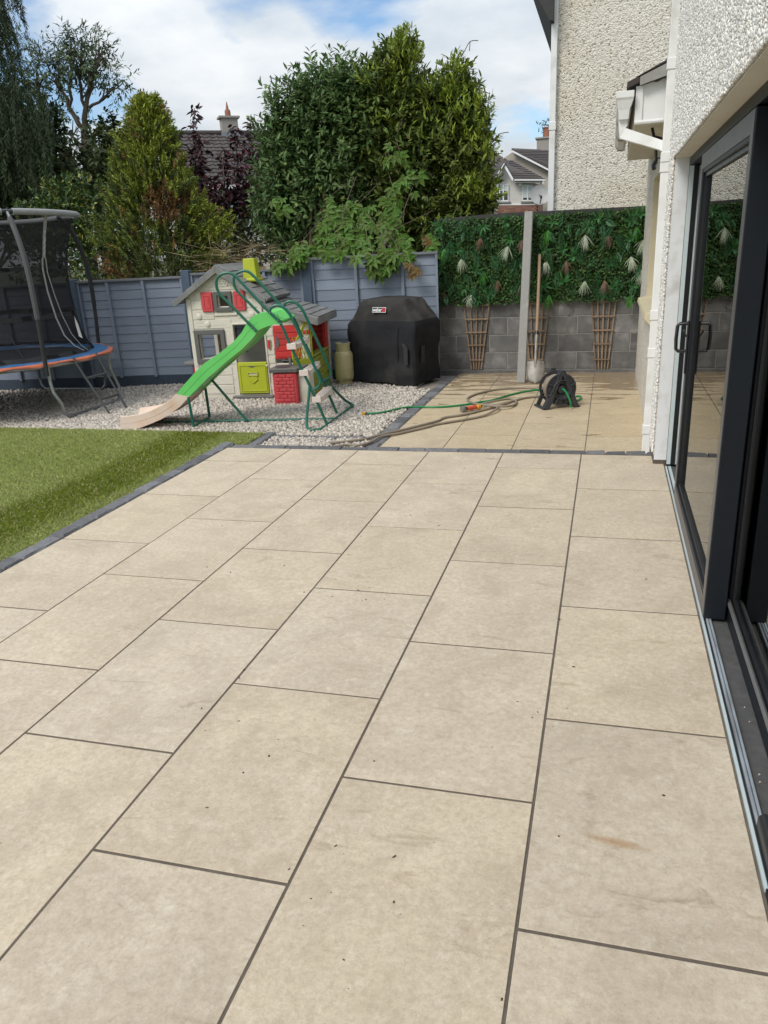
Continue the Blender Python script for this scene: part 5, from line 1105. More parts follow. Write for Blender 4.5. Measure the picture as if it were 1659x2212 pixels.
def stube(name, pts, w, r_=0.0145, m='tube_green'): return MB().tube(smooth_path([sl(s, w, z) for s, z in pts], 3), r_, 8).build(name, m, SL, smooth=True)
near = [(0.604, 0.956), (0.679, 1.04), (0.818, 1.198), (0.925, 1.315), (0.952, 1.390), (0.938, 1.462), (0.877, 1.503), (0.806, 1.506), (0.747, 1.466), (0.644, 1.348), (0.495, 1.173), (0.361, 1.028), (0.304, 0.884), (0.188, 0.578), (0.123, 0.423), (-0.025, 0.022)]
for w in (0.262, -0.262):
    stube('side_rail', near, w)
    stube('handrail', [(0.454, 1.135), (0.43, 1.175), (0.377, 1.192), (0.315, 1.170), (0.257, 1.103), (0.215, 1.004), (0.109, 0.74), (0.016, 0.490), (0.012, 0.440), (0.04, 0.395), (0.105, 0.368)], w)
    sg = 1 if w > 0 else -1
    k2 = 1.0
    pts = [sl(0.06, -0.262, 0.37), sl(0.02, -0.42, 0.25), sl(-0.04, -0.60, 0.11), sl(-0.09, -0.69, 0.04), sl(-0.125, -0.685, 0.018), sl(-0.12, -0.62, 0.016)] if w < 0 else [sl(0.12, w, 0.41), sl(0.135, w+sg*0.03*k2, 0.29), sl(0.15-0.06*(k2-1), w+sg*0.12*k2, 0.10), sl(0.13-0.10*(k2-1), w+sg*0.19*k2, 0.03), sl(0.07-0.11*(k2-1), w+sg*0.215*k2, 0.017), sl(0.0-0.11*(k2-1), w+sg*0.18*k2, 0.016)]
    MB().tube(smooth_path(pts, 3), 0.0145, 8).build('stabiliser', 'tube_green', SL, smooth=True)
    for s, z in ((0.64, 0.998), (0.45, 1.128), (0.62, 0.975), (0.38, 1.05), (0.36, 1.02)):
        MB().lathe([(0.007, 0), (0.006, 0.004), (0, 0.005)], 8, mtx=Matrix.Translation(sl(s, w+sg*0.013, z)) @ Vector((SV*sg)).to_track_quat('Z', 'Y').to_matrix().to_4x4()).build('bolt', 'steel', SL)
MB().tube([sl(0.0, 0.442, 0.016), sl(-0.025, 0.262, 0.016), sl(-0.055, 0, 0.016), sl(-0.085, -0.262, 0.016), sl(-0.12, -0.64, 0.016)], 0.0145, 8).build('base_bar', 'tube_green', SL, smooth=True)
MB().tube([sl(-0.05, 0, 0.018), sl(1.0, -0.02, 0.018), sl(2.0, 0.0, 0.018)], 0.0145, 8).build('ground_rail', 'tube_green', SL, smooth=True)
MB().tube([sl(1.40, 0.235, 0.33), sl(1.392, 0.222, 0.02), sl(1.39, 0, 0.018), sl(1.386, -0.235, 0.02), sl(1.39, -0.235, 0.33)], 0.0145, 8).build('support_leg', 'tube_green', SL, smooth=True)
MB().tube([sl(1.22, 0, 0.46), sl(0.886, 0, 0.015)], 0.0145, 8).build('brace', 'tube_green', SL, smooth=True)
for s, z in ((0.265, 0.797), (0.165, 0.537), (0.06, 0.272)):
    st_ = MB().prism([sl(s+0.05, 0.236, z-0.022), sl(s+0.05, 0.236, z+0.018), sl(s-0.05, 0.236, z+0.022), sl(s-0.055, 0.236, z-0.022)], tuple(np.array(sl(0, -0.472, 0)))).build('step', 'step', SL, bevel=0.005)
    for w in (0.2365, -0.2365-0.05): MB().prism([sl(s+0.045, w, z-0.024), sl(s+0.045, w, z+0.032), sl(s-0.045, w, z+0.036), sl(s-0.048, w, z-0.024)], tuple(np.array(sl(0, 0.05, 0)))).build('step_bracket', 'step', st_, bevel=0.004)

# ------------------------------------------------------------------ covered barbecue (front edge along local x)
BQ = empty('covered_barbecue', (-3.064, 9.277, ZL), math.atan2(-0.326, 0.945), 'covered barbecue under a black cover beside the fence', 'barbecue')
def rrect(x0, x1, y0, y1, r_, z, wob=0.0, ph=0.0, n_=5):
    P = []
    for cx, cy, a0 in ((x1-r_, y0+r_, -90), (x1-r_, y1-r_, 0), (x0+r_, y1-r_, 90), (x0+r_, y0+r_, 180)):
        for k in range(n_+1): a = rad(a0+90*k/n_); P.append([cx+r_*math.cos(a), cy+r_*math.sin(a), z])
        
    Q = []; m_ = len(P)          # subdivide straight runs so the cloth can ripple
    for i in range(m_):
        p, q = np.array(P[i]), np.array(P[(i+1) % m_]); L_ = np.linalg.norm(q-p); s_ = 10 if i % (n_+1) == n_ else 1
        for t in range(s_): Q.append(p+(q-p)*t/s_)
    c_ = np.array([(x0+x1)/2, (y0+y1)/2, z]); out_ = []
    for i, p in enumerate(Q):
        d_ = p-c_; d_[2] = 0; d_ /= np.linalg.norm(d_); out_.append(tuple(p+d_*wob*(math.sin(i*0.55+ph)+0.6*math.sin(i*1.3+ph*2.1))))
    return out_
W_, Dp = 0.99, 0.62
rings = [rrect(-0.01, W_, 0.0, Dp, 0.05, 0.025+0.0, 0.014, 0.3), rrect(0.0, W_, 0.0, Dp, 0.05, 0.16, 0.014, 0.6), rrect(0.005, W_+0.005, 0.005, Dp, 0.05, 0.34, 0.012, 1.1), rrect(-0.005, W_+0.018, 0.0, Dp+.01, 0.05, 0.52, 0.009, 1.7),
         rrect(-0.02, W_+0.035, -0.005, Dp+.01, 0.045, 0.66, 0.006, 2.0), rrect(-0.015, W_+0.035, 0.0, Dp, 0.04, 0.75, 0.004, 2.3), rrect(0.015, W_+0.01, 0.01, Dp-.01, 0.05, 0.80, 0.004, 2.6), rrect(0.09, W_-0.07, 0.02, Dp-.03, 0.05, 0.90, 0.004, 3.0),
         rrect(0.165, W_-0.155, 0.045, Dp-.06, 0.05, 1.015, 0.003, 3.3), rrect(0.195, W_-0.185, 0.075, Dp-.09, 0.05, 1.053, 0.002, 3.6), rrect(0.26, W_-0.25, 0.14, Dp-.16, 0.05, 1.066, 0.0, 3.9)]
k_ = len(rings[0])
def cover(i0, i1, m, name, cap):
    RG = rings[i0:i1]; dense = []
    for i in range(len(RG)-1):
        n_ = max(1, int(abs(RG[i+1][0][2]-RG[i][0][2])/0.028))
        for t in range(n_): dense.append([tuple(np.array(p)+(np.array(q)-np.array(p))*t/n_) for p, q in zip(RG[i], RG[i+1])])
    dense.append(RG[-1]); V = []; c_ = Vector((W_/2, Dp/2, 0))
    for r_ in dense:
        for x, y, z in r_:
            d_ = Vector((x, y, 0))-c_; d_.normalize(); q = Vector((x*3.2, y*3.2, z*2.6)); a_ = noise.noise(q)*0.030+noise.noise(q*2.7)*0.013+abs(noise.noise(q*1.7+Vector((4, 1, 7))))*0.022
            fold = 0.013*math.sin((x*0.6+z)*11+noise.noise(q*0.8)*4)*max(0, 1-abs(z-0.35)/0.4)
            dz = (0.014*math.sin(x*5.2+y*3)+0.008*math.sin(x*13)) if z < 0.03 else noise.noise(q*1.3+Vector((9, 3, 1)))*0.014*(z > 0.8)
            V.append((x+d_.x*(a_+fold), y+d_.y*(a_+fold), z+dz))
    F = [(i*k_+j, i*k_+(j+1) % k_, (i+1)*k_+(j+1) % k_, (i+1)*k_+j) for i in range(len(dense)-1) for j in range(k_)]
    if cap:
        V.append((W_/2, Dp/2, 1.07)); F += [((len(dense)-1)*k_+j, (len(dense)-1)*k_+(j+1) % k_, len(V)-1) for j in range(k_)]
    return MB().add(V, F).build(name, m, BQ, smooth=True)
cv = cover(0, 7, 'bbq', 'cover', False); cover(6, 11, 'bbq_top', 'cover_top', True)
for x in (0.125, 0.76): MB().tube(smooth_path([(x-0.01, -0.012, 0.03), (x, -0.008, 0.35), (x+0.01, -0.006, 0.62), (x+0.03, 0.012, 0.76)]), 0.0045, 5).build('seam', 'bbq', cv)
lbp = MB().add([(0, 0, 0), (0.205, 0, 0), (0.205, 0, 0.062), (0, 0, 0.062)], [(0, 1, 2, 3)]); LX = Matrix.Translation((0.415, -0.024, 0.905)) @ Matrix.Rotation(rad(-15), 4, 'X')
def lab(x0, x1, z0, z1, y, m, name='logo_patch'):
    o_ = BX(x0, x1, y-0.0015, y, z0, z1).build(name, m, BQ); o_.matrix_local = LX; return o_
lab(0, 0.205, 0, 0.064, 0, 'label_white'); lab(0.006, 0.199, 0.006, 0.058, -0.002, 'black'); lab(0.152, 0.196, 0.009, 0.055, -0.004, 'label_red')
lt = link('lettering', TEXT['logo'], BQ); lt.matrix_local = LX @ Matrix.Translation((0.078, -0.0045, 0.031)) @ Matrix.Rotation(PI/2, 4, 'X') @ Matrix.Diagonal((0.80, 1, 1, 1))
st2 = MB().prism([(W_+0.03, 0.14, 0.49), (W_+0.04, 0.20, 0.49), (W_+0.03, 0.20, 0.28), (W_+0.025, 0.14, 0.285)], (0.004, 0, 0)).build('strap', 'foam', BQ)
MB().prism([(0.875, -0.040, 0.51), (0.90, -0.043, 0.535), (0.935, -0.040, 0.48), (0.932, -0.042, 0.28), (0.878, -0.044, 0.285)], (0, -0.004, 0)).build('strap', 'foam', BQ); BX(0.865, 0.890, -0.046, -0.038, 0.50, 0.535).build('strap_tab', 'dark_timber', BQ)
for x, y in ((0.14, 0.12), (W_-0.14, 0.12), (0.14, Dp-.12), (W_-0.14, Dp-.12)): BX(x-0.04, x+0.04, y-0.03, y+0.03, 0, 0.10, c=0.01).build('wheel_base', 'black', BQ)

# gas bottle
GB = empty('gas_bottle', (-3.125, 9.20, ZL), label='cream gas bottle between the playhouse and the covered barbecue', cat='gas bottle')
MB().lathe([(0.0, 0.045), (0.08, 0.03), (0.112, 0.06), (0.122, 0.10), (0.122, 0.36), (0.115, 0.40), (0.085, 0.435), (0.05, 0.45), (0.0, 0.452)], 28, caps=False).build('cylinder', 'gas', GB, smooth=True)
MB().lathe([(0.095, 0.0), (0.098, 0.0), (0.098, 0.05), (0.10, 0.065), (0.094, 0.065), (0.092, 0.05)], 28, caps=False).build('foot_ring', 'gas', GB, smooth=True)
V, F = [], []
for i in range(25):
    a = rad(-150+300*i/24)+rad(-90)
    for r_, z in ((0.088, 0.425), (0.088, 0.51), (0.094, 0.532), (0.098, 0.528), (0.092, 0.505), (0.092, 0.425)): V.append((r_*math.cos(a), r_*math.sin(a), z))
MB().add(V, [(i*6+j, i*6+(j+1) % 6, (i+1)*6+(j+1) % 6, (i+1)*6+j) for i in range(24) for j in range(6)]).build('collar', 'gas', GB, smooth=True)
MB().tube([(0, 0, 0.45), (0, 0, 0.50)], 0.018, 10).tube([(0, 0, 0.485), (0.04, 0, 0.485)], 0.012, 8).build('valve', 'steel_dark', GB)
MB().lathe([(0.1225, 0.205), (0.1245, 0.21), (0.1225, 0.215)], 28, caps=False).build('weld_band', 'gas', GB)

# ------------------------------------------------------------------ hose reel (front face along local x)
RL = empty('hose_reel', (-0.436, 7.661, ZL), math.atan2(0.173, 0.335), 'dark plastic hose reel standing on the side patio', 'hose reel')
RW = 0.385; rx = RW/2
def tri(s, y): return [(rx+(x-rx)*s, y, 0.145+(z-0.145)*s) for x, z in ((0, 0.003), (0.03, 0.003), (rx-0.008, 0.395), (rx+0.022, 0.395), (RW-0.03, 0.003), (RW, 0.003))]
MB().prism([(0.0, 0, 0.0), (0.055, 0, 0.0), (0.075, 0, 0.04), (rx+0.004, 0, 0.345), (RW-0.10, 0, 0.13), (RW-0.075, 0, 0.04), (RW-0.055, 0, 0.0), (RW, 0, 0.0), (RW, 0, 0.012), (rx+0.03, 0, 0.385), (rx, 0, 0.395), (rx-0.018, 0, 0.385), (0, 0, 0.012)], (0, 0.018, 0)).build('side_frame', 'reel', RL, bevel=0.003)
MB().prism([(0.0, 0, 0.0), (0.008, 0, 0.0), (rx, 0, 0.385), (rx, 0, 0.398), (rx-0.014, 0, 0.39)], (0, 0.075, 0)).build('flange', 'reel', RL, bevel=0.003); MB().prism([(RW, 0, 0.0), (RW-0.008, 0, 0.0), (rx+0.008, 0, 0.385), (rx, 0, 0.398), (rx+0.022, 0, 0.39)], (0, 0.075, 0)).build('flange', 'reel', RL, bevel=0.003)
ax = Matrix.Translation((rx, 0, 0.198)) @ Matrix.Rotation(-PI/2, 4, 'X')          # local z of the lathe = +y
MB().lathe([(0.088, 0.004), (0.092, -0.010), (0.098, -0.012), (0.102, -0.004), (0.102, 0.02), (0.088, 0.02)], 32, mtx=ax, caps=False).build('hub_ring', 'reel', RL, smooth=True)
MB().lathe([(0.088, 0.004), (0.075, 0.03), (0.055, 0.032), (0.05, 0.055), (0.032, 0.06), (0.0, 0.06)], 32, mtx=ax, caps=False).build('hub', 'reel', RL, smooth=True)
sp_ = MB()
for i in range(8): a = i*PI/4+0.35; sp_.tube([(rx+0.10*math.cos(a), 0.012, 0.198+0.10*math.sin(a)), (rx+0.162*math.cos(a), 0.016, 0.198+0.162*math.sin(a))], 0.009, 6)
sp_.build('spoke', 'reel', RL)
MB().lathe([(0.150, 0.022), (0.163, 0.020), (0.166, 0.028), (0.163, 0.036), (0.150, 0.034)], 40, mtx=ax, caps=False).build('front_disc_rim', 'reel', RL, smooth=True)
MB().lathe([(0.09, 0.028), (0.155, 0.028), (0.155, 0.032), (0.09, 0.032)], 40, mtx=ax, caps=False).build('front_disc', 'reel', RL)
V, F = [], []          # rear disc with round openings
bd = MB(); n_ = 40
bd.lathe([(0.0, 0.205), (0.075, 0.205), (0.075, 0.211), (0.0, 0.211)], 40, mtx=ax, caps=False).lathe([(0.138, 0.205), (0.166, 0.203), (0.168, 0.21), (0.166, 0.215), (0.138, 0.211)], 40, mtx=ax, caps=False)
for i in range(7): a = i*2*PI/7; bd.tube([(rx+0.07*math.cos(a), 0.208, 0.198+0.07*math.sin(a)), (rx+0.145*math.cos(a), 0.208, 0.198+0.145*math.sin(a))], 0.022, 6, flat=0.2)
bd.build('rear_disc', 'reel', RL)
ho = MB()
for k in range(4): ho.lathe([(0.105, 0.05+k*0.04), (0.128, 0.052+k*0.04), (0.134, 0.068+k*0.04), (0.128, 0.085+k*0.04), (0.105, 0.088+k*0.04)], 36, mtx=ax, caps=False)
ho.build('wound_hose', 'hose_tan', RL, smooth=True)
MB().tube([(rx, 0.01, 0.198), (rx, 0.24, 0.198)], 0.04, 14).build('axle', 'reel', RL, smooth=True)
for s in (0, 1):
    x0 = RW-0.05 if s else 0.0; MB().box(x0, x0+0.05, 0.0, 0.25, 0.0, 0.010, c=0.003).tube([(x0+(0.05 if s else 0.0), 0.0, 0.012), (x0+(0.05 if s else 0.0), 0.25, 0.012)], 0.012, 8).build('foot', 'reel', RL)
MB().prism([(0.0, 0.232, 0.0), (0.05, 0.232, 0.0), (rx, 0.232, 0.33), (RW-0.05, 0.232, 0.0), (RW, 0.232, 0.0), (rx+0.02, 0.232, 0.39), (rx-0.02, 0.232, 0.39)], (0, 0.015, 0)).build('side_frame', 'reel', RL, bevel=0.003)
MB().tube(smooth_path([(rx, 0.045, 0.198), (rx+0.01, -0.02, 0.20), (rx+0.035, -0.055, 0.15), (rx+0.06, -0.07, 0.08), (rx+0.072, -0.06, 0.022)]), 0.010, 8).build('inlet_hose', 'hose_green', RL, smooth=True)

# hoses on the ground, traced at ground level
def c6(x, y): return ((1650+x*0.57264)/1.8228, (780+y*0.57264)/1.8228)
def c5(x, y): return ((1300+x*0.42194)/1.8228, (950+y*0.42194)/1.8228)
def b3(x, y): return ((1300+x*0.84388)/1.8228, (1500+y*0.84388)/1.8228)
def ground_path(px, r_, lift=None):
    out_ = []
    for i, p in enumerate(px):
        z = ZL+r_+0.002+(lift[i] if lift else 0); q = G(*p, z); 
        if q[0] < -1.75: q = G(*p, z+0.012)
        out_.append(tuple(q))
    return out_
def hose(name, px, r_, m, label, lift=None, par=None):
    pts = smooth_path(ground_path(px, r_, lift), 5); mb_ = MB().tube(pts, r_, 8)
    if par is not None: return lp(par, mb_, name, m, smooth=True)
    return tag(mb_.build(name, m, smooth=True), label, 'hose')
TH = empty('drain_hose', tuple(G(*c6(600, 1400), ZL)), label='long grey-brown hose coiled over the side patio between gravel and reel', cat='hose')
gh = hose('garden_hose', [c5(340, 1607), c5(450, 1602), c5(560, 1580), c5(700, 1550), c5(850, 1547), c5(1050, 1545), c5(1250, 1525), c5(1400, 1500), c6(500, 1390), c6(600, 1360), c6(700, 1335), c6(800, 1320), c6(880, 1318), c6(960, 1340), c6(1060, 1360), c6(1105, 1362), c6(1112, 1378), c6(1085, 1392), c6(1040, 1398)], 0.0105, 'hose_green', 'green garden hose running from the reel out over the gravel')
mb_ = MB(); p0 = Vector(G(*c5(340, 1607), ZL+0.025)); p1 = Vector(G(*c5(303, 1610), ZL+0.028)); mb_.tube([p0, p0.lerp(p1, 0.45)], 0.014, 10); mb_.build('connector_ring', 'steel_dark', gh)
mb_ = MB(); mb_.tube([p0.lerp(p1, 0.45), p0.lerp(p1, 0.5), p1], [0.013, 0.020, 0.019], 10); mb_.build('connector', 'hose_yellow', gh, smooth=True)
hose('hose_run', [b3(0, 290), b3(60, 283), b3(150, 272), b3(220, 255), b3(300, 236), b3(400, 212), b3(500, 186), c6(180, 1508), c6(300, 1490), c6(420, 1462), c6(540, 1430), c6(640, 1398), c6(720, 1375), c6(830, 1362), c6(930, 1355)], 0.0120, 'hose_tan', 'grey-brown hose winding from the gravel patch to the reel, outer run', None, TH)
hose('hose_run', [b3(20, 307), b3(80, 297), b3(130, 300), b3(190, 285), b3(240, 258), b3(330, 243), b3(450, 215), c6(120, 1555), c6(300, 1525), c6(430, 1500), c6(505, 1468), c6(540, 1440), c6(520, 1420), c6(440, 1420)], 0.0120, 'hose_tan', 'grey-brown hose running to the spray nozzle, inner run', [0]*10+[0.012, 0.024, 0.012, 0.012], TH)
hose('hose_run', [c6(440, 1412), c6(540, 1392), c6(620, 1382), c6(665, 1395), c6(660, 1420), c6(600, 1432), c6(500, 1428), c6(400, 1416), c6(345, 1398), c6(335, 1375), c6(400, 1345), c6(520, 1318), c6(650, 1306), c6(780, 1306), c6(850, 1312)], 0.0120, 'hose_tan', 'grey-brown hose looped beside the reel', [0.024, 0.026, 0.012, 0, 0, 0.02, 0.026, 0.015, 0, 0, 0, 0, 0, 0, 0], TH)
NZ = empty('spray_nozzle', tuple(G(*c6(360, 1440), ZL)), label='orange spray nozzle with chrome head lying on the side patio', cat='spray nozzle')
nb = Vector(NZ.location); q0 = Vector(G(*c6(292, 1452), ZL+0.034))-nb; q1 = Vector(G(*c6(430, 1432), ZL+0.03))-nb
MB().tube([q0, q0.lerp(q1, 0.08), q0.lerp(q1, 0.16)], [0.032, 0.034, 0.026], 16).build('head', 'steel', NZ, smooth=True)
MB().tube([q0.lerp(q1, 0.15), q0.lerp(q1, 0.28)], [0.026, 0.018], 12).build('neck', 'black', NZ, smooth=True)
MB().tube([q0.lerp(q1, 0.26), q0.lerp(q1, 0.5), q0.lerp(q1, 0.76)], [0.021, 0.024, 0.019], 12).build('grip', 'nozzle_red', NZ, smooth=True)
MB().tube([q0.lerp(q1, 0.75), q0.lerp(q1, 0.78), q0.lerp(q1, 0.92)], [0.020, 0.026, 0.024], 12).build('collar', 'hose_yellow', NZ, smooth=True); MB().tube([q0.lerp(q1, 0.91), q1], [0.020, 0.015], 10).build('coupling', 'black', NZ, smooth=True)

# loose dirt crumbs and a few scraps on the slabs
def crumbs():
    r_ = np.random.default_rng(41); n = 150; P = np.c_[r_.uniform(-2.6, 0.55, n), r_.uniform(0.9, 5.6, n)]
    c_ = np.array([(-1.25, 2.05), (0.02, 2.2), (-0.4, 1.35), (0.42, 3.5), (-1.0, 3.1), (0.45, 5.3), (-0.75, 1.9)]); k = r_.integers(0, len(c_), n//2); P[:n//2] = c_[k]+r_.normal(size=(n//2, 2))*0.12
    base = np.array([(x, y, z) for z in (0, 1) for y in (-1, 1) for x in (-1, 1)], float); V = base[None]*(0.5+0.8*r_.random((n, 8, 3)))*np.array([1.0, 1.0, 0.7])*(0.0008+0.0022*r_.random((n, 1, 1))**3)
    a = r_.random(n)*6.28; ca, sa = np.cos(a)[:, None], np.sin(a)[:, None]; st = (1+1.6*r_.random((n, 1)))
    x, y = V[..., 0]*st, V[..., 1]; V = np.stack([x*ca-y*sa+P[:, :1], x*sa+y*ca+P[:, 1:], V[..., 2]+0.0003], -1).reshape(-1, 3)
    F = np.array([(0, 2, 3, 1), (4, 5, 7, 6), (0, 1, 5, 4), (2, 6, 7, 3), (0, 4, 6, 2), (1, 3, 7, 5)]); F = (F[None]+(np.arange(n)*8)[:, None, None]).reshape(-1, 4)
    tag(link('dirt_crumbs', np_mesh('dirt_crumbs', V, F, 'crumb')), 'scattered crumbs of soil on the patio slabs', 'dirt', kind='stuff')
crumbs()
# ------------------------------------------------------------------ planting
def tree(name, loc, label, cat='tree', group=None): return empty(name, loc, 0, label, cat, group)
def lroot(T, mb, name, m, **k): return lp(T, mb, name, m, **k)

# --- big mixed shrub behind the fence: grey-green half and bay half
BS = tree('flowering_shrub', (-3.75, 10.75, -0.15), 'tall grey-green arching shrub left of the bay, rising over the fence', 'shrub')
r1 = np.random.default_rng(51); mb = MB()
for i in range(9):
    a = AY(690+r1.normal()*18, 520, 10.75); b = AY((610, 640, 670, 700, 730, 760, 650, 705, 740)[i], (330, 250, 210, 240, 200, 240, 380, 330, 300)[i], 10.6+0.3*r1.random())
    base = np.array([a[0], 10.75+r1.normal()*0.08, -0.15]); mid = np.array(AY(690+(i-4)*9, 470-6*i % 20, 10.55)); limb(mb, base, mid, 0.025, 0.018, r1, 0.06); limb(mb, mid, b, 0.018, 0.006, r1, 0.08)
lroot(BS, mb, 'trunk', 'twig')
blobs = []
for x, y, n_, r_ in ((640, 250, 60, .36), (700, 215, 70, .36), (760, 210, 70, .38), (615, 320, 60, .34), (680, 300, 95, .5), (750, 290, 95, .48), (610, 390, 55, .36), (665, 380, 60, .42), (725, 380, 70, .45), (600, 440, 45, .33), (640, 450, 45, .33)):
    p = AY(x, y, 10.75); blobs.append((p, (r_, r_*0.8, r_*0.95), int(n_*2.3)))
blobs += [(AY(x, y, 10.8), (.36, .3, .32), 120) for x, y in ((620, 490), (690, 460), (760, 450), (700, 520), (640, 530), (770, 520))]
arr = shoots(r1, blobs, 11, 0.24, 0.105, 0.046, up=0.9, droop=0.9, shell=0.2)
split_leaves(BS, arr, 'lf_bud', 220)

BY_ = tree('bay_shrub', (-2.35, 10.85, -0.15), 'large dense bay shrub with glossy leaves beside the planted wall', 'shrub')
mb = MB()
for i in range(7):
    b = AY(820+35*i, 230+20*(i % 3), 10.85); base = np.array([-2.35+r1.normal()*0.2, 10.85, -0.15]); limb(mb, base, b, 0.035, 0.008, r1, 0.08, 6)
lroot(BY_, mb, 'trunk', 'bark')
blobs = []
for x, y, n_, r_ in ((850, 170, 60, .33), (865, 125, 26, .2), (805, 200, 50, .3), (915, 235, 75, .36), (985, 190, 26, .2), (985, 240, 60, .33), (1025, 290, 55, .3), (830, 270, 95, .42), (900, 310, 110, .48), (975, 330, 110, .45), (1030, 380, 70, .36), (830, 370, 95, .42), (900, 410, 105, .46), (975, 430, 95, .42), (1035, 440, 60, .30), (790, 300, 60, .36), (860, 470, 70, .38), (930, 490, 60, .34), (1000, 470, 50, .28)):
    p = AY(x-(18 if x > 1000 else 0), y, 10.9); blobs.append((p, (r_*(0.85 if x > 1000 else 1), r_*0.85, r_), int(n_*2.9)))
blobs += [(AY(x, y, 10.9), (.32, .28, .3), 130) for x, y in ((820, 520), (880, 530), (950, 520), (1000, 480), (1020, 465), (780, 460), (900, 250), (830, 220), (935, 240), (800, 250))]
r2 = np.random.default_rng(52)
arr = shoots(r2, blobs, 9, 0.17, 0.100, 0.043, up=0.75, droop=0.25, shell=0.2)
split_leaves(BY_, arr, 'lf_bay', 260)
blobs = [(AY(x, y, 10.62), (r_*1.2, r_, r_*1.2), int(n_*2.2)) for x, y, r_, n_ in ((868, 105, .10, 16), (880, 150, .16, 18), (985, 150, .07, 10), (985, 200, .14, 14), (1020, 250, .22, 22), (1035, 330, .2, 18), (810, 180, .2, 12), (850, 240, .3, 14), (940, 220, .2, 18), (1040, 420, .18, 20), (970, 280, .3, 14), (1000, 430, .22, 12), (770, 330, .2, 8), (940, 500, .25, 12), (735, 420, .2, 6))]
arr = shoots(r2, blobs, 8, 0.13, 0.085, 0.027, up=1.3, droop=-0.3, shell=0.3)
split_leaves(BY_, arr, 'lf_bay_new', 30, name='new_leaf', part='new_growth')

# --- Virginia creeper spilling over the fence: palmate leaves, each five leaflets
PV, PF = [], []
for k, (a, l) in enumerate(((0, 1.0), (38, 0.92), (-38, 0.92), (82, 0.66), (-82, 0.66))):
    c_, s_ = math.cos(rad(a)), math.sin(rad(a)); b = len(PV)
    for x, y, z in LEAF_V: x, y = x*0.55*l, (0.08+y)*l; PV.append((x*c_+y*s_, -x*s_+y*c_, z*0.6-0.22*y*y))
    PF += [tuple(b+i for i in q) for q in LEAF_F]
PV = np.array(PV); PF = np.array(PF)
VC = tree('creeper', (-2.9, 9.62, ZL), 'bright green creeper with palmate leaves spilling over the tall fence panel', 'creeper')
r3 = np.random.default_rng(53); pts = []
def cl(x, y): return ((1000+x*1050/1659)/1.8228, (100+y*1050/1659)/1.8228)
for cx, cy, sx, sy, n_ in ((600, 1180, 150, 90, 26), (500, 1250, 90, 90, 22), (760, 1220, 130, 100, 30), (880, 1330, 100, 110, 26), (560, 1350, 170, 50, 30), (820, 1450, 70, 80, 22), (740, 1480, 50, 60, 10), (250, 1440, 90, 60, 20), (190, 1500, 50, 35, 8), (380, 1380, 110, 50, 22), (960, 980, 80, 70, 12), (900, 800, 80, 60, 12), (850, 1100, 50, 110, 16), (1080, 1370, 40, 60, 8), (640, 1400, 120, 40, 18), (930, 1430, 60, 60, 12), (460, 1130, 70, 70, 10), (140, 1120, 50, 50, 8)):
    for i in range(int(n_*0.72)):
        x, y = cx+np.clip(r3.normal(), -1.4, 1.4)*sx*0.62, cy+np.clip(r3.normal(), -1.4, 1.4)*sy*0.62
        px_, py_ = cl(x, y)
        # on the fence face below its top, further back where it climbs the shrubs
        u = 3.5+(px_-672)*0.0060; yf = FA[1]+FT[1]*u
        Yp = yf-0.10-0.05*r3.random() if y > 1400 else (yf+0.15+0.55*min(1, (1400-y)/450))
        pts.append(AY(px_, py_, Yp))
P = np.array(pts); n_ = len(P); D = np.c_[r3.normal(size=n_)*0.55, -0.35+r3.normal(size=n_)*0.2, -0.75+r3.normal(size=n_)*0.35]; NR = np.c_[r3.normal(size=n_)*0.45, -np.ones(n_), 0.55+r3.normal(size=n_)*0.45]
sz = 0.150*(0.6+0.6*r3.random(n_))
loc = np.array(VC.location); leaf_objects('leaf', P-loc, D, NR, sz, sz, 'lf_vine', VC, PV, PF)
P2 = np.array([AY(*cl(x, y), 9.50) for x, y in ((980, 1540), (1000, 1500), (960, 1480), (1010, 1525), (1090, 1330))]); n_ = len(P2); leaf_objects('leaf', P2-loc, D[:n_], NR[:n_], sz[:n_]*0.7, sz[:n_]*0.7, 'lf_vine_red', VC, PV, PF)
mb = MB()
for i in range(16):
    k = r3.integers(0, len(P)); q = P[k]; mb.tube([q+np.array([0, 0.05, 0]), q+np.array([r3.normal()*0.12, 0.12, 0.18]), q+np.array([r3.normal()*0.2, 0.2, 0.45])], 0.004, 4)
lroot(VC, mb, 'stem', 'vine')['kind'] = 'stuff'
mb = MB()          # bare tendrils reaching into the sky
for path in (((1280, 215), (1310, 160), (1345, 100), (1395, 95)), ((1305, 165), (1285, 150)), ((1345, 100), (1340, 160)), ((1310, 310), (1330, 280), (1365, 255)), ((1350, 370), (1400, 400), (1470, 425)), ((1400, 400), (1440, 380)), ((1450, 780), (1490, 720), (1530, 675), (1585, 665)), ((1500, 715), (1480, 695)), ((1505, 715), (1530, 740)), ((1210, 330), (1240, 300), (1260, 320))):
    mb.tube(smooth_path([AY(*cl(*p), 10.8) for p in path], 3), 0.0055, 5)
lroot(VC, mb, 'tendril', 'vine')['kind'] = 'stuff'

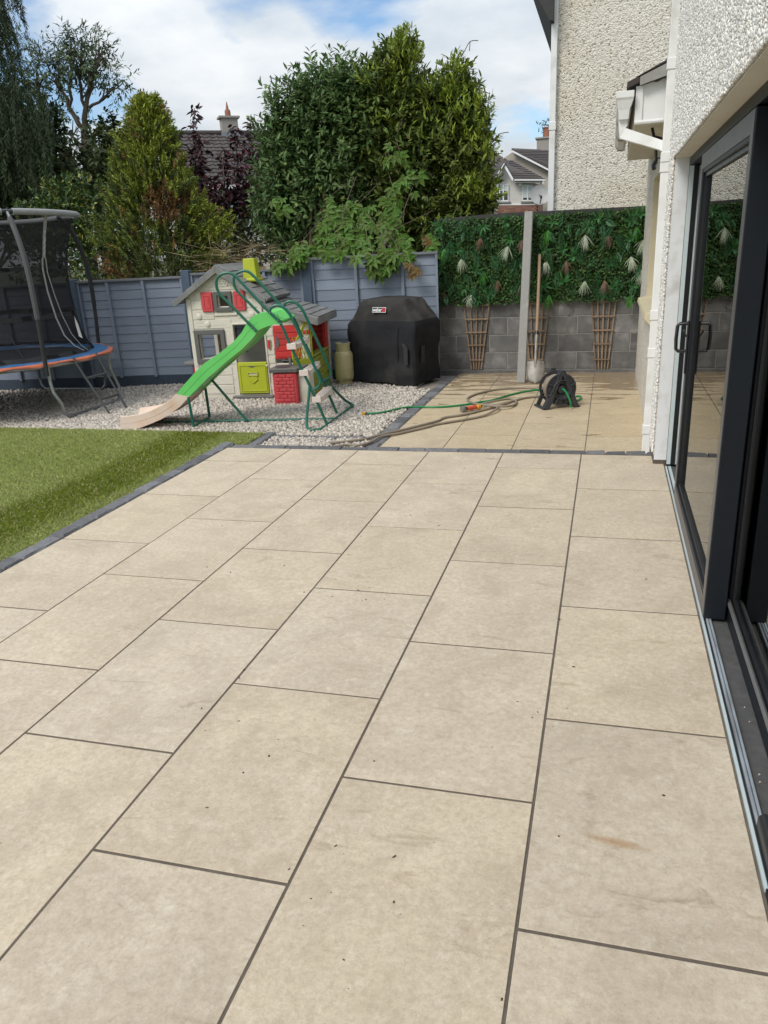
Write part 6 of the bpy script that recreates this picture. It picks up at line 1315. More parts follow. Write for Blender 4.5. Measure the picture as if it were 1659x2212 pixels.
# --- dry grass and stalks heaped behind the fence
DG = tree('dry_grass_clump', (-4.55, 9.95, -0.1), 'heap of dry tan stalks behind the fence under the purple tree', 'plant')
r4 = np.random.default_rng(54); n_ = 620; P = np.c_[-4.75+r4.normal(size=n_)*0.40, 9.95+r4.normal(size=n_)*0.16, 1.15+r4.random(n_)*0.55]; D = rdir(r4, n_); D[:, 2] = np.abs(D[:, 2])*0.5-0.15; NR = rdir(r4, n_)
o = link('stalks', leaf_mesh('stalks', P-np.array(DG.location), D, NR, 0.35*(0.5+r4.random(n_)), 0.007*(0.5+r4.random(n_)), 'drygrass'), DG); o['kind'] = 'stuff'
lroot(DG, MB().lathe([(0.34, -0.1), (0.36, 0.8), (0.30, 1.2), (0.15, 1.42), (0, 1.45)], 12, c=(-4.75, 10.0, 0)), 'thatch', 'drygrass')

# --- purple-leaved plum
PT = tree('purple_plum', (-6.05, 12.4, -0.2), 'purple-leaved plum tree with upright whips between the cypress and the big shrub')
r5 = np.random.default_rng(55); mb = MB(); arrs = []
limb(mb, (-6.05, 12.4, -0.2), (-6.0, 12.4, 1.6), 0.06, 0.045, r5)
def cz1(x, y): return ((x*1100/1659)/1.8228, (y*1100/1659)/1.8228)
whips = [((1150, 1150), (1145, 960), (1155, 640)), ((1200, 1200), (1190, 1000), (1175, 780)), ((1250, 1300), (1100, 1000), (1040, 800)), ((1450, 1200), (1470, 950), (1490, 720)), ((1420, 1250), (1410, 950), (1390, 770)), ((1560, 1250), (1580, 950), (1600, 780)), ((1350, 1250), (1330, 1050), (1320, 900)), ((1240, 1250), (1210, 1080), (1180, 900)), ((1500, 1300), (1530, 1100), (1545, 900)), ((1320, 1350), (1260, 1200), (1215, 1080))]
hub = np.array([-6.0, 12.4, 1.6]); Pq, Dq = [], []
for w_ in whips:
    q = [AY(*cz1(*p), 12.4+r5.normal()*0.18) for p in w_]; mb.tube(smooth_path([hub]+q, 4), [0.03]+[0.022-0.0015*i for i in range(12)], 5)
    sp_ = smooth_path(q, 14)
    for p in sp_:
        t = np.array(p); 
        for k in range(5 if t[2] > 2.7 else 11): Pq.append(t+r5.normal(size=3)*np.array([0.05, 0.05, 0.05])*(1.0 if t[2] > 2.9 else 2.2)); Dq.append(np.array([r5.normal(), r5.normal(), -0.55+r5.normal()*0.5]))
for x, y, r_, n_ in ((1180, 1130, .30, 90), (1290, 1180, .33, 110), (1400, 1180, .35, 130), (1500, 1200, .34, 120), (1420, 1050, .24, 60), (1500, 1000, .24, 50), (1240, 1300, .3, 60), (1560, 1080, .2, 35), (1400, 1310, .35, 90)):
    c_ = np.array(AY(*cz1(x, y), 12.4)); u = rdir(r5, n_); Pq += list(c_+u*r_*(r5.random((n_, 1))**0.4)); Dq += list(np.c_[r5.normal(size=n_), r5.normal(size=n_), -0.6+r5.normal(size=n_)*0.5])
lroot(PT, mb, 'trunk', 'bark')
P = np.array(Pq); D = np.array(Dq); n_ = len(P); NR = rdir(r5, n_)+np.array([0, -0.4, 0.6]); L_ = 0.135*(0.6+0.6*r5.random(n_)); Wd = 0.058*(0.7+0.5*r5.random(n_)); red = r5.random(n_) < 0.16
split_leaves(PT, [a[~red] for a in (P, D, NR, L_, Wd)], 'lf_plum', 240); split_leaves(PT, [a[red] for a in (P, D, NR, L_, Wd)], 'lf_plum_red', 50, name='red_leaf', part='red_crown')

# --- golden cypress
CY = tree('golden_cypress', (-6.45, 10.55, -0.2), 'broad golden-green cypress behind the fence between trampoline and playhouse')
r6 = np.random.default_rng(56); mb = MB(); limb(mb, (-6.45, 10.55, -0.2), (-6.4, 10.55, 2.9), 0.09, 0.02, r6)
P, D, C = [], [], []
gold, grn, olv, brn = np.array([0.27, 0.31, 0.030]), np.array([0.115, 0.155, 0.024]), np.array([0.062, 0.088, 0.020]), np.array([0.23, 0.125, 0.045])
for i in range(4300):
    z = 0.9+2.75*r6.random()**0.85; t = (z-0.9)/2.75; a = r6.random()*2*PI
    R_ = (1.0-0.12*math.sin(z*5+a*2)-0.10*math.sin(a*3+z*2))*(1.16*(1-t)**0.82+0.03) if t < 0.97 else 0.07
    R_ *= 1.0+0.16*math.sin(a*5+i*0.01)
    rr = R_*(0.30+0.70*r6.random()**0.6); cx = -6.36+0.06*math.sin(z*2); p = np.array([cx+rr*math.cos(a), 10.55+rr*0.85*math.sin(a), z])
    lead = np.array([math.cos(a)*0.8, math.sin(a)*0.8, 0.75+0.5*t])+r6.normal(size=3)*0.25; lead /= np.linalg.norm(lead); L0 = 0.13+0.11*r6.random()
    side = np.cross(lead, r6.normal(size=3)); side /= np.linalg.norm(side)
    g_ = np.clip(-0.25+1.25*t+0.28*r6.normal(), 0, 1)
    bpatch = math.sin(p[0]*4.1+1.3)*math.sin(p[2]*3.3+0.4) > 0.62 and z < 2.5
    c_ = gold*g_+grn*(1-g_) if r6.random() < 0.38+0.55*t else olv  # gold growth on top; olive below also paints in the crown's self-shadow
    if bpatch or r6.random() < 0.06: c_ = brn*(0.7+0.5*r6.random())
    for k in range(10):
        tt = (k+1)/11; q = p+lead*L0*tt
        for s in (-1, 1):
            P.append(q); D.append(lead*0.75+side*s*0.75+r6.normal(size=3)*0.12); C.append(c_*(0.75+0.5*r6.random()))
P = np.array(P); D = np.array(D); n_ = len(P); C = np.array(C); NR = rdir(r6, n_)
lroot(CY, mb, 'trunk', 'bark')
o = link('crown', leaf_mesh('crown', P-np.array(CY.location), D, NR, 0.060*(0.6+0.6*r6.random(n_)), 0.020*(0.7+0.5*r6.random(n_)), 'lf_cyp', C), CY); o['kind'] = 'stuff'
# low side branches reaching right over the fence
P, D, C = [], [], []
for bx_, by_ in ((470, 510), (490, 480), (470, 550), (455, 590), (440, 450), (500, 500)):
    tip = np.array(AY(bx_, by_, 10.35)); b0 = np.array([-5.95, 10.5, tip[2]-0.12])
    for j in range(60):
        t = r6.random(); p = b0+(tip-b0)*t+r6.normal(size=3)*0.05; lead = (tip-b0)/np.linalg.norm(tip-b0)+np.array([0, -0.2, 0.5])*0.6+r6.normal(size=3)*0.3
        c_ = (gold*0.7+grn*0.3)*(0.6+0.6*r6.random())
        for k in range(10): P.append(p+lead*0.012*k); D.append(lead+r6.normal(size=3)*0.6); C.append(c_)
P = np.array(P); n_ = len(P); o = link('side_branches', leaf_mesh('side_branches', P-np.array(CY.location), np.array(D), rdir(r6, n_), np.full(n_, 0.06), np.full(n_, 0.02), 'lf_cyp', np.array(C)), CY); o['kind'] = 'stuff'

# --- variegated shrub left of the cypress
VS = tree('variegated_shrub', (-7.75, 10.6, -0.2), 'yellow-edged variegated shrub between the trampoline net and the cypress', 'shrub')
r7 = np.random.default_rng(57); mb = MB()
for i in range(6): limb(mb, (-7.75+r7.normal()*0.1, 10.6, -0.2), AY(150+25*i, 430+20*(i % 2), 10.6), 0.02, 0.008, r7)
lroot(VS, mb, 'trunk', 'bark')
blobs = [(AY(x, y, 10.55), (r_, r_*0.8, r_), n_) for x, y, r_, n_ in ((160, 420, .26, 60), (200, 430, .26, 55), (150, 490, .30, 70), (195, 500, .28, 65), (150, 560, .3, 60), (195, 570, .28, 60), (120, 440, .3, 50), (90, 480, .35, 60), (60, 560, .4, 60), (225, 520, .18, 30))]
arr = shoots(r7, blobs, 9, 0.14, 0.075, 0.040, up=0.6, droop=0.2, shell=0.35); yel = r7.random(len(arr[0])) < 0.22
split_leaves(VS, [a[~yel] for a in arr], 'lf_var', 160); split_leaves(VS, [a[yel] for a in arr], 'lf_var_edge', 60, name='variegated_leaf', part='variegated_crown')

# --- trees further back on the left
def blob_tree(name, loc, label, m, bl, per, sl_, ll, lw, seed, up=0.5, droop=0.3, cat='tree', nobj=0, trunk='bark', shell=0.45):
    r_ = np.random.default_rng(seed); T = tree(name, loc, label, cat); mb = MB(); top_ = max(bl, key=lambda b: b[0][2])[0]
    limb(mb, loc, top_, 0.14, 0.03, r_, 0.04, 6)
    for c_, rr_, n_ in bl[:8]: limb(mb, (loc[0]*0.5+top_[0]*0.5, loc[1], (loc[2]+c_[2])*0.5), c_, 0.05, 0.012, r_)
    lroot(T, mb, 'trunk', trunk); split_leaves(T, shoots(r_, bl, per, sl_, ll, lw, up, droop, shell), m, nobj); return T
# ivy-covered dark tree below the weeping one
blob_tree('ivy_tree', (-12.6, 15.5, -0.2), 'dark glossy ivy-clad tree behind the trampoline', 'lf_dark', [(AY(x, y, 15.5), (r_, r_, r_), n_) for x, y, r_, n_ in ((20, 300, .9, 150), (70, 330, .75, 130), (20, 380, 1.0, 170), (85, 390, .6, 110), (40, 430, .9, 120), (60, 270, .7, 100), (95, 300, .4, 50), (-40, 340, 1.0, 120))], 9, 0.22, 0.15, 0.10, 61)
# weeping conifer at the frame's edge
WP = tree('weeping_conifer', (-13.6, 14.2, -0.2), 'drooping dark conifer at the far left edge of the sky'); r8 = np.random.default_rng(62); mb = MB(); limb(mb, (-13.6, 14.2, -0.2), (-13.2, 14.2, 8.5), 0.2, 0.05, r8)
P, D = [], []
for i in range(620):
    x, y = (r8.uniform(-120, 30), r8.uniform(-120, 330)) if i < 330 else (r8.uniform(-60, 95), r8.uniform(180, 360))
    if i < 330 and y > 40: x -= max(0, (y-40))*0.05
    p = np.array(AY(x, y, 14.2+r8.normal()*0.4)); L0 = 0.5+0.5*r8.random(); drift = r8.normal()*0.1
    for k in range(34):
        t = k/34; q = p+np.array([drift*t+0.05*math.sin(t*3), 0, -L0*t])
        for s in (-1, 1): P.append(q); D.append(np.array([s*0.55, r8.normal()*0.5, -1.0])+r8.normal(size=3)*0.2)
lroot(WP, mb, 'trunk', 'bark'); P = np.array(P); n_ = len(P)
o = link('crown', leaf_mesh('crown', P-np.array(WP.location), np.array(D), rdir(r8, n_), 0.11*(0.6+0.6*r8.random(n_)), 0.020*(0.7+0.5*r8.random(n_)), 'lf_weep'), WP); o['kind'] = 'stuff'
# sparse tree with open branches
ST = tree('sparse_tree', (-12.5, 17.2, -0.2), 'open half-bare tree with forked trunk against the sky'); r9 = np.random.default_rng(63); mb = MB(); tips = []
def br(p, q, r0, r1_, depth):
    pts_ = limb(mb, p, q, r0, r1_, r9, 0.10, 4, 5)
    if depth == 0: tips.append((np.array(q), (np.array(q)-np.array(p)))); return
    for k in range(3 if depth > 1 else 4):
        d_ = np.array(q)-np.array(p); L_ = np.linalg.norm(d_); b0 = np.array(pts_[2 + (k % 3)]); nd = d_/L_*0.9+np.array([r9.normal()*0.55, r9.normal()*0.35, 0.35+0.25*r9.normal()]); nd /= np.linalg.norm(nd)
        br(b0, b0+nd*L_*(0.55+0.25*r9.random()), r1_*0.95, r1_*0.45, depth-1)
def s1(x, y, Y=17.2): return np.array(AY(*cz1(x, y), Y))
fork = s1(510, 860); br_pts = [((520, 1000), (510, 770)), ]
limb(mb, (fork[0]+0.1, 17.2, -0.2), s1(540, 1000), 0.17, 0.15, r9, 0.02); limb(mb, s1(540, 1000), fork, 0.15, 0.12, r9, 0.03)
fk2 = s1(380, 900); limb(mb, s1(440, 1080), fk2, 0.16, 0.14, r9, 0.03); limb(mb, (s1(440, 1080)[0]+0.2, 17.2, -0.2), s1(440, 1080), 0.17, 0.16, r9, 0.02)
limb(mb, fk2, s1(240, 700), 0.13, 0.10, r9, 0.04)
for p, q, a, b, dp_ in ((fork, s1(500, 700), 0.11, 0.07, 0), (s1(500, 700), s1(545, 480), 0.07, 0.04, 2), (s1(500, 770), s1(410, 640), 0.07, 0.05, 0), (s1(410, 640), s1(330, 450), 0.05, 0.03, 2), (s1(410, 640), s1(420, 430), 0.045, 0.03, 2), (fork, s1(615, 745), 0.07, 0.05, 0), (s1(530, 640), s1(640, 560), 0.04, 0.025, 1), (s1(500, 700), s1(470, 470), 0.05, 0.03, 2), (s1(240, 700), s1(220, 480), 0.06, 0.03, 2), (s1(240, 700), s1(150, 560), 0.05, 0.03, 1), (s1(490, 870), s1(370, 760), 0.04, 0.02, 1), (s1(545, 480), s1(590, 330), 0.03, 0.02, 1), (s1(470, 470), s1(480, 320), 0.03, 0.02, 1)): br(p, q, a, b, dp_)
lroot(ST, mb, 'trunk', 'bark')
bl = [(t, (0.22, 0.22, 0.18), 3) for t, _ in tips if r9.random() < 0.42]
bl += [(s1(x, y), (r_, r_, r_), n_) for x, y, r_, n_ in ((470, 310, .5, 42), (500, 360, .5, 40), (590, 390, .35, 22), (240, 400, .42, 32), (300, 430, .45, 26), (350, 390, .4, 26), (700, 490, .26, 20), (130, 480, .4, 24), (80, 470, .4, 20), (430, 350, .4, 26), (340, 690, .25, 14), (470, 570, .22, 10), (200, 520, .5, 30), (170, 620, .5, 34), (120, 560, .6, 40))]
split_leaves(ST, shoots(r9, bl, 10, 0.3, 0.14, 0.038, up=0.1, droop=0.9, shell=0.2), 'lf_sparse', 0)
# lower hedge mass between them
blob_tree('hedge_tree', (-10.4, 15.2, -0.2), 'olive-green bushy tree behind the cypress', 'lf_olive', [(AY(x, y, 15.2), (r_, r_, r_), n_) for x, y, r_, n_ in ((150, 400, .8, 130), (200, 380, .7, 120), (230, 350, .55, 90), (120, 420, .7, 110), (260, 400, .6, 80), (210, 330, .4, 50), (180, 430, .8, 110))], 9, 0.22, 0.12, 0.06, 64)
blob_tree('ivy_pole', (-9.7, 15.6, -0.2), 'slim dark ivy-covered pole beside the cypress tip', 'lf_dark', [(AY(238, y, 15.6), (.17, .17, .3), 34) for y in (282, 300, 325, 350, 375)], 8, 0.1, 0.10, 0.08, 65)
blob_tree('hedge_tree', (-15.5, 16.5, -0.2), 'dark bushes behind the trampoline at the left edge', 'lf_dark', [(AY(x, y, 16.5), (1.0, .9, .9), 130) for x, y in ((-30, 430), (40, 460), (110, 460))], 8, 0.25, 0.16, 0.09, 66)
blob_tree('background_shrub', (-8.2, 12.2, -0.2), 'low green shrub in the shade behind the fence and cypress', 'lf_olive', [(AY(x, y, 12.2), (.5, .4, .45), 90) for x, y in ((470, 530), (520, 540), (560, 520), (430, 560), (600, 520), (110, 520), (60, 500), (130, 560))], 8, 0.16, 0.09, 0.045, 67)

# ------------------------------------------------------------------ houses beyond
def roof_tiles(T, name, m, eave0, eave1, ridge0, rows, colsn, limit, par):
    """courses of tiles on a slope; eave0-eave1 is the eave, ridge0 lies above eave0"""
    e0, e1, r0 = Vector(eave0), Vector(eave1), Vector(ridge0); ex = (e1-e0)/colsn; up_ = (r0-e0)/rows; nr = ex.cross(up_).normalized(); nr = nr if nr.z > 0 else -nr
    me = None; cnt = 0; rest = MB(); w = ex.length; h = up_.length; xh, uh = ex.normalized(), up_.normalized()
    V = [(0.01*w, 0, 0.045), (w*0.30, 0, 0.075), (w*0.62, 0, 0.040), (w*0.99, 0, 0.045)]; k = 4
    verts = [(x, -0.04, z) for x, _, z in V]+[(x, h*1.02, z-0.04) for x, _, z in V]+[(x, -0.04, z-0.035) for x, _, z in V]
    faces = [(i, i+1, 5+i, 4+i) for i in range(3)]+[(8+i, 8+i+1, i+1, i) for i in range(3)]
    me = MB().add(verts, faces).mesh(name, m); w0 = Vector(T.location)+(Vector(par.location) if par is not T else Vector())
    for i in range(rows):
        for j in range(colsn):
            p = e0+ex*j+up_*i; mt = Matrix(((xh.x, uh.x, nr.x, p.x-w0.x), (xh.y, uh.y, nr.y, p.y-w0.y), (xh.z, uh.z, nr.z, p.z-w0.z), (0, 0, 0, 1)))
            if cnt < limit: o_ = link('roof_tile', me, par); o_.matrix_local = mt; cnt += 1
            else: rest.add([tuple(mt @ Vector(v)) for v in verts], faces)
    if rest.v: o_ = rest.build('roof_tile', m, par); o_['kind'] = 'stuff'
# left house: ridge runs away to the right, slope and gable end face us
LHp = AY(331, 290, 32.0); LH = empty('background_house', (LHp[0], LHp[1], -0.2), label='background house with long brown tiled roof and chimney behind the purple tree', cat='house')
rd = np.array([0.80, 0.60, 0]); sd2 = np.array([0.60, -0.80, 0]); R0 = np.array(LHp); LEN_ = 11.0; RUN, DROP = 3.6, 2.35
E0 = R0+sd2*RUN-np.array([0, 0, DROP]); B0 = R0-sd2*RUN-np.array([0, 0, DROP]); E1, R1, B1 = E0+rd*LEN_, R0+rd*LEN_, B0+rd*LEN_
lp(LH, MB().prism([R0, E0, E0-np.array([0, 0, 0.15]), R0-np.array([0, 0, 0.15])], tuple(rd*LEN_)), 'roof', 'rooftile')
rf = LH.children[-1]; lp(LH, MB().prism([R0, B0, B0-np.array([0, 0, 0.15]), R0-np.array([0, 0, 0.15])], tuple(rd*LEN_)), 'roof', 'rooftile')
roof_tiles(LH, 'roof_tile', 'rooftile', E0, E0+rd*LEN_, R0, 14, 34, 300, rf)
lp(LH, MB().tube([R0+np.array([0, 0, 0.05]), R1+np.array([0, 0, 0.05])], 0.11, 8), 'ridge_tiles', 'rooftile')
vz = np.array([0, 0, 1.0]); in_ = rd*0.25
lp(LH, MB().prism([R0-vz*0.16+in_, E0-sd2*0.35-vz*0.16+in_+vz*0.22, (E0-sd2*0.35+in_)*np.array([1, 1, 0])-vz*0.2, (B0+sd2*0.35+in_)*np.array([1, 1, 0])-vz*0.2, B0+sd2*0.35-vz*0.16+in_+vz*0.22], tuple(rd*(LEN_-0.5))), 'wall', 'house_white')
for P_, Q_ in ((R0, E0), (R0, B0)): lp(LH, MB().prism([P_-vz*0.02-rd*0.01, Q_-vz*0.02-rd*0.01, Q_-vz*0.24-rd*0.01, P_-vz*0.24-rd*0.01], tuple(-rd*0.05)), 'barge_board', 'white_trim')
lp(LH, MB().prism([E0-vz*0.03, E0-vz*0.20, E0-vz*0.20+sd2*0.12, E0-vz*0.03+sd2*0.12], tuple(rd*LEN_)), 'gutter', 'white_trim')
cpos = R0+rd*3.35; mk = lambda w_, z0, z1: [MB().box(-w_, w_, -w_*0.75, w_*0.75, z0, z1, mtx=Matrix.Translation((cpos[0], cpos[1], R0[2])) @ Matrix.Rotation(math.atan2(rd[1], rd[0]), 4, 'Z'))][0]
ch_ = lp(LH, mk(0.36, -0.5, 0.62), 'chimney', 'chimney'); lp(ch_, mk(0.46, 0.62, 0.70), 'chimney_cap', 'chimney'); lp(ch_, mk(0.40, -0.25, 0.06), 'flashing', 'lead')
lp(ch_, MB().lathe([(0.13, 0.70), (0.13, 0.90), (0.11, 0.98), (0.07, 0.99), (0.015, 1.30), (0, 1.31)], 12, c=(cpos[0], cpos[1], R0[2])), 'chimney_pot', 'pot')
for t_, zo in ((2.2, 2.15), (5.2, 2.15), (8.2, 2.15)):
    c_ = E0-sd2*0.34+rd*t_; fq = [c_-vz*0.55, c_+rd*1.3-vz*0.55, c_+rd*1.3-vz*1.75, c_-vz*1.75]; iq = [c_+rd*0.1-vz*0.65, c_+rd*1.2-vz*0.65, c_+rd*1.2-vz*1.65, c_+rd*0.1-vz*1.65]
    w_ = lp(LH, MB().frame(fq, iq, tuple(sd2*0.07)), 'window', 'white_trim'); lp(w_, MB().prism(iq, tuple(sd2*0.02)), 'pane', 'blind')
ap = np.array(AY(607, 300, 36.0)); lp(LH, MB().tube([ap+vz*-1.6, ap+vz*2.55], 0.035, 5).tube([ap+vz*1.35+np.array([-0.75, 0, 0]), ap+vz*1.45+np.array([0.6, 0, 0])], 0.025, 5).tube([ap+vz*2.5+np.array([-0.3, 0, 0.1]), ap+vz*2.0+np.array([0.95, 0, 0])], 0.025, 5).tube([ap+vz*2.65+np.array([-0.25, 0, 0]), ap+vz*2.3+np.array([-0.2, 0, 0])], 0.03, 5)
   .tube([ap+vz*2.35+np.array([0.2, 0, 0.15]), ap+vz*2.35+np.array([0.3, 0, -0.25])], 0.02, 4).tube([ap+vz*2.2+np.array([0.5, 0, 0.15]), ap+vz*2.2+np.array([0.6, 0, -0.25])], 0.02, 4).tube([ap+vz*1.4+np.array([-0.5, 0, 0.15]), ap+vz*1.4+np.array([-0.5, 0, -0.15])], 0.02, 4), 'aerial', 'aerial')

# right house: front gable with two windows, traced on an upright plane
YH = 42.0
def d6(x, y, Y=YH): return np.array(AY((1880+x*340/1659)/1.8228, (500+y*340/1659)/1.8228, Y))
RH = empty('background_house', tuple(d6(800, 1500)*np.array([1, 1, 0])-vz*0.2), label='background house with white-trimmed front gable and satellite dish above the wall', cat='house')
back = np.array([0, 3.0, 0])
gnd = lambda p: np.array([p[0], p[1], -0.2])
lp(RH, MB().prism([gnd(d6(180, 1500)), gnd(d6(1120, 1500)), d6(1120, 1070), d6(700, 1030), d6(535, 760), d6(380, 980), d6(180, 1100)], tuple(back)), 'wall', 'house_white')
# brick band built of courses
bb = lp(RH, MB().prism([d6(340, 1510)-np.array([0, .03, 0]), d6(1165, 1510)-np.array([0, .03, 0]), gnd(d6(1165, 1600))-np.array([0, .03, 0]), gnd(d6(340, 1600))-np.array([0, .03, 0])], (0, 0.025, 0)), 'brick_band', 'brick_mortar')
b0 = d6(390, 1512); b1 = d6(1165, 1512); w0 = Vector(RH.location)+Vector(bb.location); bme = BX(0, 0.215, -0.05, -0.031, 0, 0.065).mesh('brick', 'brick'); cnt = 0
for i in range(18):
    x = b0[0]-(0.11 if i % 2 else 0)
    while x < b1[0]-0.1 and cnt < 300: o_ = link('brick', bme, bb); o_.location = (x-w0.x, b0[1]-w0.y, b0[2]-0.075*(i+1)-w0.z); x += 0.225; cnt += 1
lp(RH, MB().prism([d6(420, 1505)-np.array([0, .06, 0]), d6(1112, 1500)-np.array([0, .06, 0]), d6(1112, 1470)-np.array([0, .06, 0]), d6(420, 1478)-np.array([0, .06, 0])], (0, 0.055, 0)), 'string_course', 'white_trim')
cb = lp(RH, MB().prism([d6(1125, 1100)-np.array([0, .03, 0]), d6(1170, 1100)-np.array([0, .03, 0]), gnd(d6(1165, 1700))-np.array([0, .03, 0]), gnd(d6(1115, 1700))-np.array([0, .03, 0])], (0, 3.0, 0)), 'brick_corner', 'brick')
def win(x0, x1, y0, y1, splits, blind):
    q = lambda x, y, dy=0: d6(x, y)-np.array([0, dy, 0]); T_ = 14
    w_ = lp(RH, MB().prism([q(x0, y0, .05), q(x1, y0, .05), q(x1, y1, .05), q(x0, y1, .05)], (0, 0.045, 0)), 'window', 'dark_room')
    lp(w_, MB().frame([q(x0, y0, .08), q(x1, y0, .08), q(x1, y1, .08), q(x0, y1, .08)], [q(x0+T_, y0+T_, .08), q(x1-T_, y0+T_, .08), q(x1-T_, y1-T_*1.6, .08), q(x0+T_, y1-T_*1.6, .08)], (0, 0.07, 0)), 'frame', 'white_trim')
    for s in splits: lp(w_, MB().prism([q(s-12, y0+T_, .085), q(s+12, y0+T_, .085), q(s+12, y1-T_, .085), q(s-12, y1-T_, .085)], (0, 0.03, 0)), 'mullion', 'white_trim')
    lp(w_, MB().prism([q(x0+T_, y0+T_, .053), q(x1-T_, y0+T_, .053), q(x1-T_, blind, .053), q(x0+T_, blind, .053)], (0, 0.002, 0)), 'blind', 'blind')
    lp(w_, MB().prism([q(x0-30, y1+6, .14), q(x1+40, y1, .14), q(x1+40, y1+24, .14), q(x0-30, y1+30, .14)], (0, 0.13, 0)), 'sill', 'concrete')
win(380, 600, 1110, 1430, (430, 500), 1230); win(865, 1065, 1110, 1425, (968,), 1360)
lp(RH, MB().prism([d6(795, 1085)-np.array([0, .12, 0]), d6(858, 1082)-np.array([0, .12, 0]), d6(858, 1135)-np.array([0, .12, 0]), d6(797, 1138)-np.array([0, .12, 0])], (0, 0.115, 0)), 'alarm_box', 'white_trim', bevel=0.02)
fo = np.array([0, .45, 0])
for a_, b_ in (((535, 705), (365, 970)), ((535, 705), (715, 1010))):
    dxy = 62 if b_[0] > 535 else 0
    lp(RH, MB().prism([d6(*a_)-fo, d6(*b_)-fo, d6(b_[0]-(22 if b_[0] > 535 else -45), b_[1]+(45 if b_[0] > 535 else 0))-fo, d6(a_[0], a_[1]+70)-fo], (0, 0.08, 0)), 'barge_board', 'white_trim')
# roof planes
def plane(name, pts_, th, rows, cols_, lim, m='rooftile'):
    rfp = lp(RH, MB().prism(pts_, tuple(np.array([0, 0, -th]))), name, m); return rfp
e0, e1 = d6(715, 1012, YH-0.5), d6(1300, 1010, YH-0.5); rg0, rg1 = d6(535, 660, YH+3.0), d6(640, 640, YH+3.2)
rp_ = plane('roof', [e0, e1, rg1, d6(535, 690, YH+1.5)], 0.08, 0, 0, 0)
# courses of tiles as steps
for i in range(11):
    t = i/11; t2 = (i+1)/11+0.01; q0, q1 = e0+(d6(540, 665, YH+2.4)-e0)*t, e1+(rg1-e1)*t; q2, q3 = e1+(rg1-e1)*t2, e0+(d6(540, 665, YH+2.4)-e0)*t2; u_ = np.array([0, -0.03, 0.05])
    lp(rp_, MB().prism([q0+u_, q1+u_, q2+u_*0.3, q3+u_*0.3], (0, 0.03, -0.06)), 'tile_course', 'rooftile')
lp(RH, MB().prism([d6(535, 690, YH-0.5), d6(350, 985, YH-0.5), d6(140, 900, YH+3), d6(140, 700, YH+5), d6(500, 650, YH+3)], (0, 0, -0.08)), 'roof', 'rooftile')
lp(RH, MB().prism([d6(60, 900, YH+3.4), d6(620, 655, YH+3.4), d6(280, 458, YH+5.0), d6(60, 455, YH+5.0)], (0, 0, -0.1)), 'roof', 'rooftile')
lp(RH, MB().prism([d6(705, 1030, YH-0.55), d6(1300, 1030, YH-0.55), d6(1300, 1005, YH-0.55), d6(715, 1003, YH-0.55)], (0, 0.1, 0)), 'gutter', 'white_trim')
lp(RH, MB().prism([d6(720, 1070, YH-0.4), d6(1250, 1072, YH-0.4), d6(1250, 1034, YH-0.4), d6(712, 1033, YH-0.4)], (0, 0.35, 0)), 'fascia', 'white_trim')
lp(RH, MB().tube([d6(1270, 1035, YH-0.5), d6(1268, 1080, YH-0.5), d6(1200, 1110, YH-0.1)], 0.05, 6), 'drainpipe', 'white_trim')
# second house behind with verge and chimney
Y2 = 46.0; e_ = lambda x, y, Y=Y2: d6(x, y, Y)
R2 = empty('background_house', tuple(e_(1300, 1300)*np.array([1, 1, 0])-vz*0.2), label='second background house with red-brown roof edge and overgrown chimney by the gable', cat='house')
lp(R2, MB().prism([gnd(e_(380, 700)), gnd(e_(1700, 900)), e_(1700, 1000), e_(1420, 850), e_(680, 450), e_(480, 610)], (0, 0.3, 0)), 'wall', 'house_wall')
lp(R2, MB().prism([e_(1420, 860, Y2-0.3), e_(680, 440, Y2-0.3), e_(655, 405, Y2+0.5), e_(1260, 435, Y2+4), e_(1700, 455, Y2+4), e_(1700, 860, Y2-0.2)], (0, 0, -0.1)), 'roof', 'rooftile')
rr2 = R2.children[-1]
for i in range(13):
    t = i/13; a_ = e_(680, 440, Y2-0.35)+(e_(1420, 850, Y2-0.35)-e_(680, 440, Y2-0.35))*t; b_ = e_(1700, 455, Y2+3.6)+(e_(1700, 850, Y2-0.35)-e_(1700, 455, Y2+3.6))*t; c_ = e_(680, 440, Y2-0.35)+(e_(1420, 850, Y2-0.35)-e_(680, 440, Y2-0.35))*(t+1/13); d_ = e_(1700, 455, Y2+3.6)+(e_(1700, 850, Y2-0.35)-e_(1700, 455, Y2+3.6))*(t+1/13); u_ = np.array([0, -0.04, 0.04])
    lp(rr2, MB().prism([a_+u_*0.3, b_+u_*0.3, d_+u_, c_+u_], (0, 0.03, -0.05)), 'tile_course', 'rooftile')
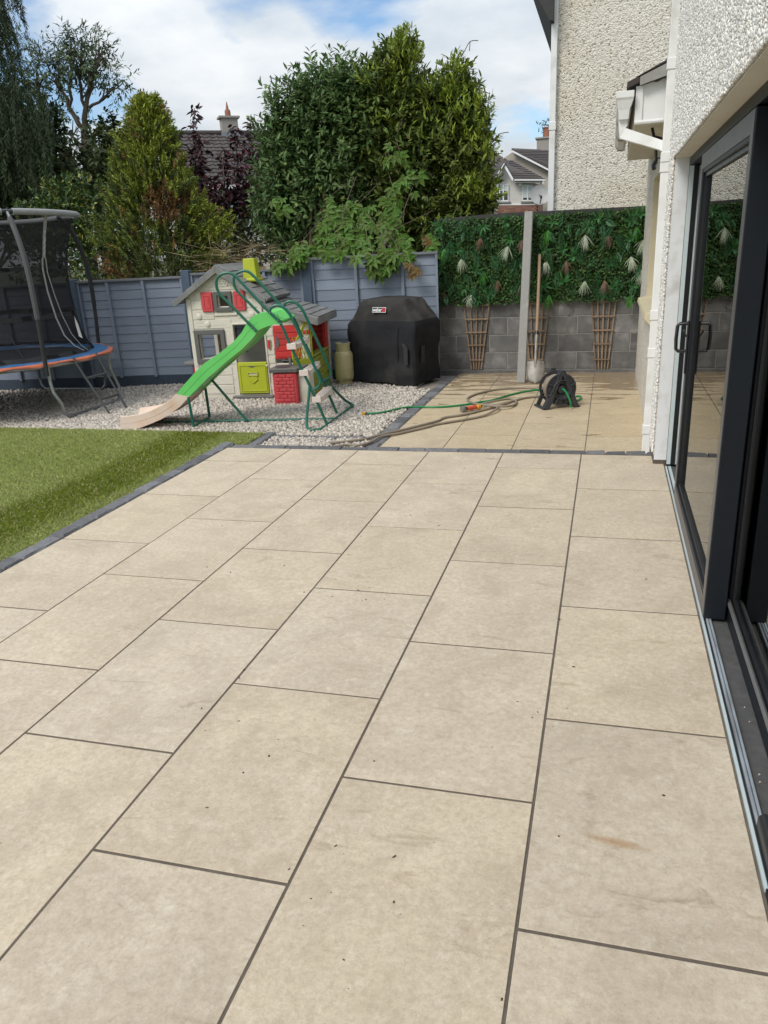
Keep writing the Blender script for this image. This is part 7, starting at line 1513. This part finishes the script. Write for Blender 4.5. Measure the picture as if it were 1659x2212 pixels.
for a_, b_ in (((670, 445), (1420, 862)), ((670, 445), (495, 600))):
    lp(R2, MB().prism([e_(a_[0], a_[1], Y2-0.4), e_(b_[0], b_[1]-30, Y2-0.4), e_(b_[0], b_[1]+8, Y2-0.4), e_(a_[0], a_[1]+40, Y2-0.4)], (0, 0.06, 0)), 'barge_board', 'white_trim')
cc_ = e_(1330, 360, Y2+4); ck = lp(R2, BX(cc_[0]-0.55, cc_[0]+0.55, cc_[1]-0.4, cc_[1]+0.4, cc_[2]-1.6, cc_[2]+0.36), 'chimney', 'chimney'); lp(ck, BX(cc_[0]-0.64, cc_[0]+0.64, cc_[1]-0.48, cc_[1]+0.48, cc_[2]+0.36, cc_[2]+0.44), 'chimney_cap', 'chimney'); lp(ck, MB().lathe([(0.24, 0.44), (0.22, 0.9), (0.26, 0.95), (0.2, 1.0)], 10, c=tuple(cc_)), 'chimney_pot', 'pot')
r10 = np.random.default_rng(71); n_ = 60; P = cc_+np.c_[r10.normal(size=n_)*0.35, r10.normal(size=n_)*0.2, 0.6+r10.random(n_)*0.8]; link('weeds', leaf_mesh('weeds', P-np.array(R2.location), rdir(r10, n_)+vz*0.6, rdir(r10, n_), np.full(n_, 0.3), np.full(n_, 0.07), 'lf_dark'), R2)['kind'] = 'stuff'
# satellite dish on the right house corner
dc = d6(1200, 1305, YH-0.6); dn_ = Vector((0.25, -1, 0.35)).to_track_quat('Z', 'Y').to_matrix().to_4x4(); DM = Matrix.Translation(dc) @ dn_
dk_ = lp(RH, MB().lathe([(0.0, -0.10), (0.25, -0.075), (0.42, -0.02), (0.50, 0.03), (0.50, 0.015), (0.42, -0.04), (0.0, -0.13)], 24, mtx=DM, caps=False), 'satellite_dish', 'dish', smooth=True)
lp(dk_, MB().tube([DM @ Vector((0, -0.4, -0.02)), DM @ Vector((0, -0.3, 0.35))], 0.03, 6).tube([DM @ Vector((0, -0.3, 0.30)), DM @ Vector((0, -0.22, 0.42))], 0.05, 6), 'receiver_arm', 'black')
lp(dk_, MB().tube([dc, dc+np.array([-0.1, 0.55, -0.2])], 0.03, 6), 'mount', 'aerial')
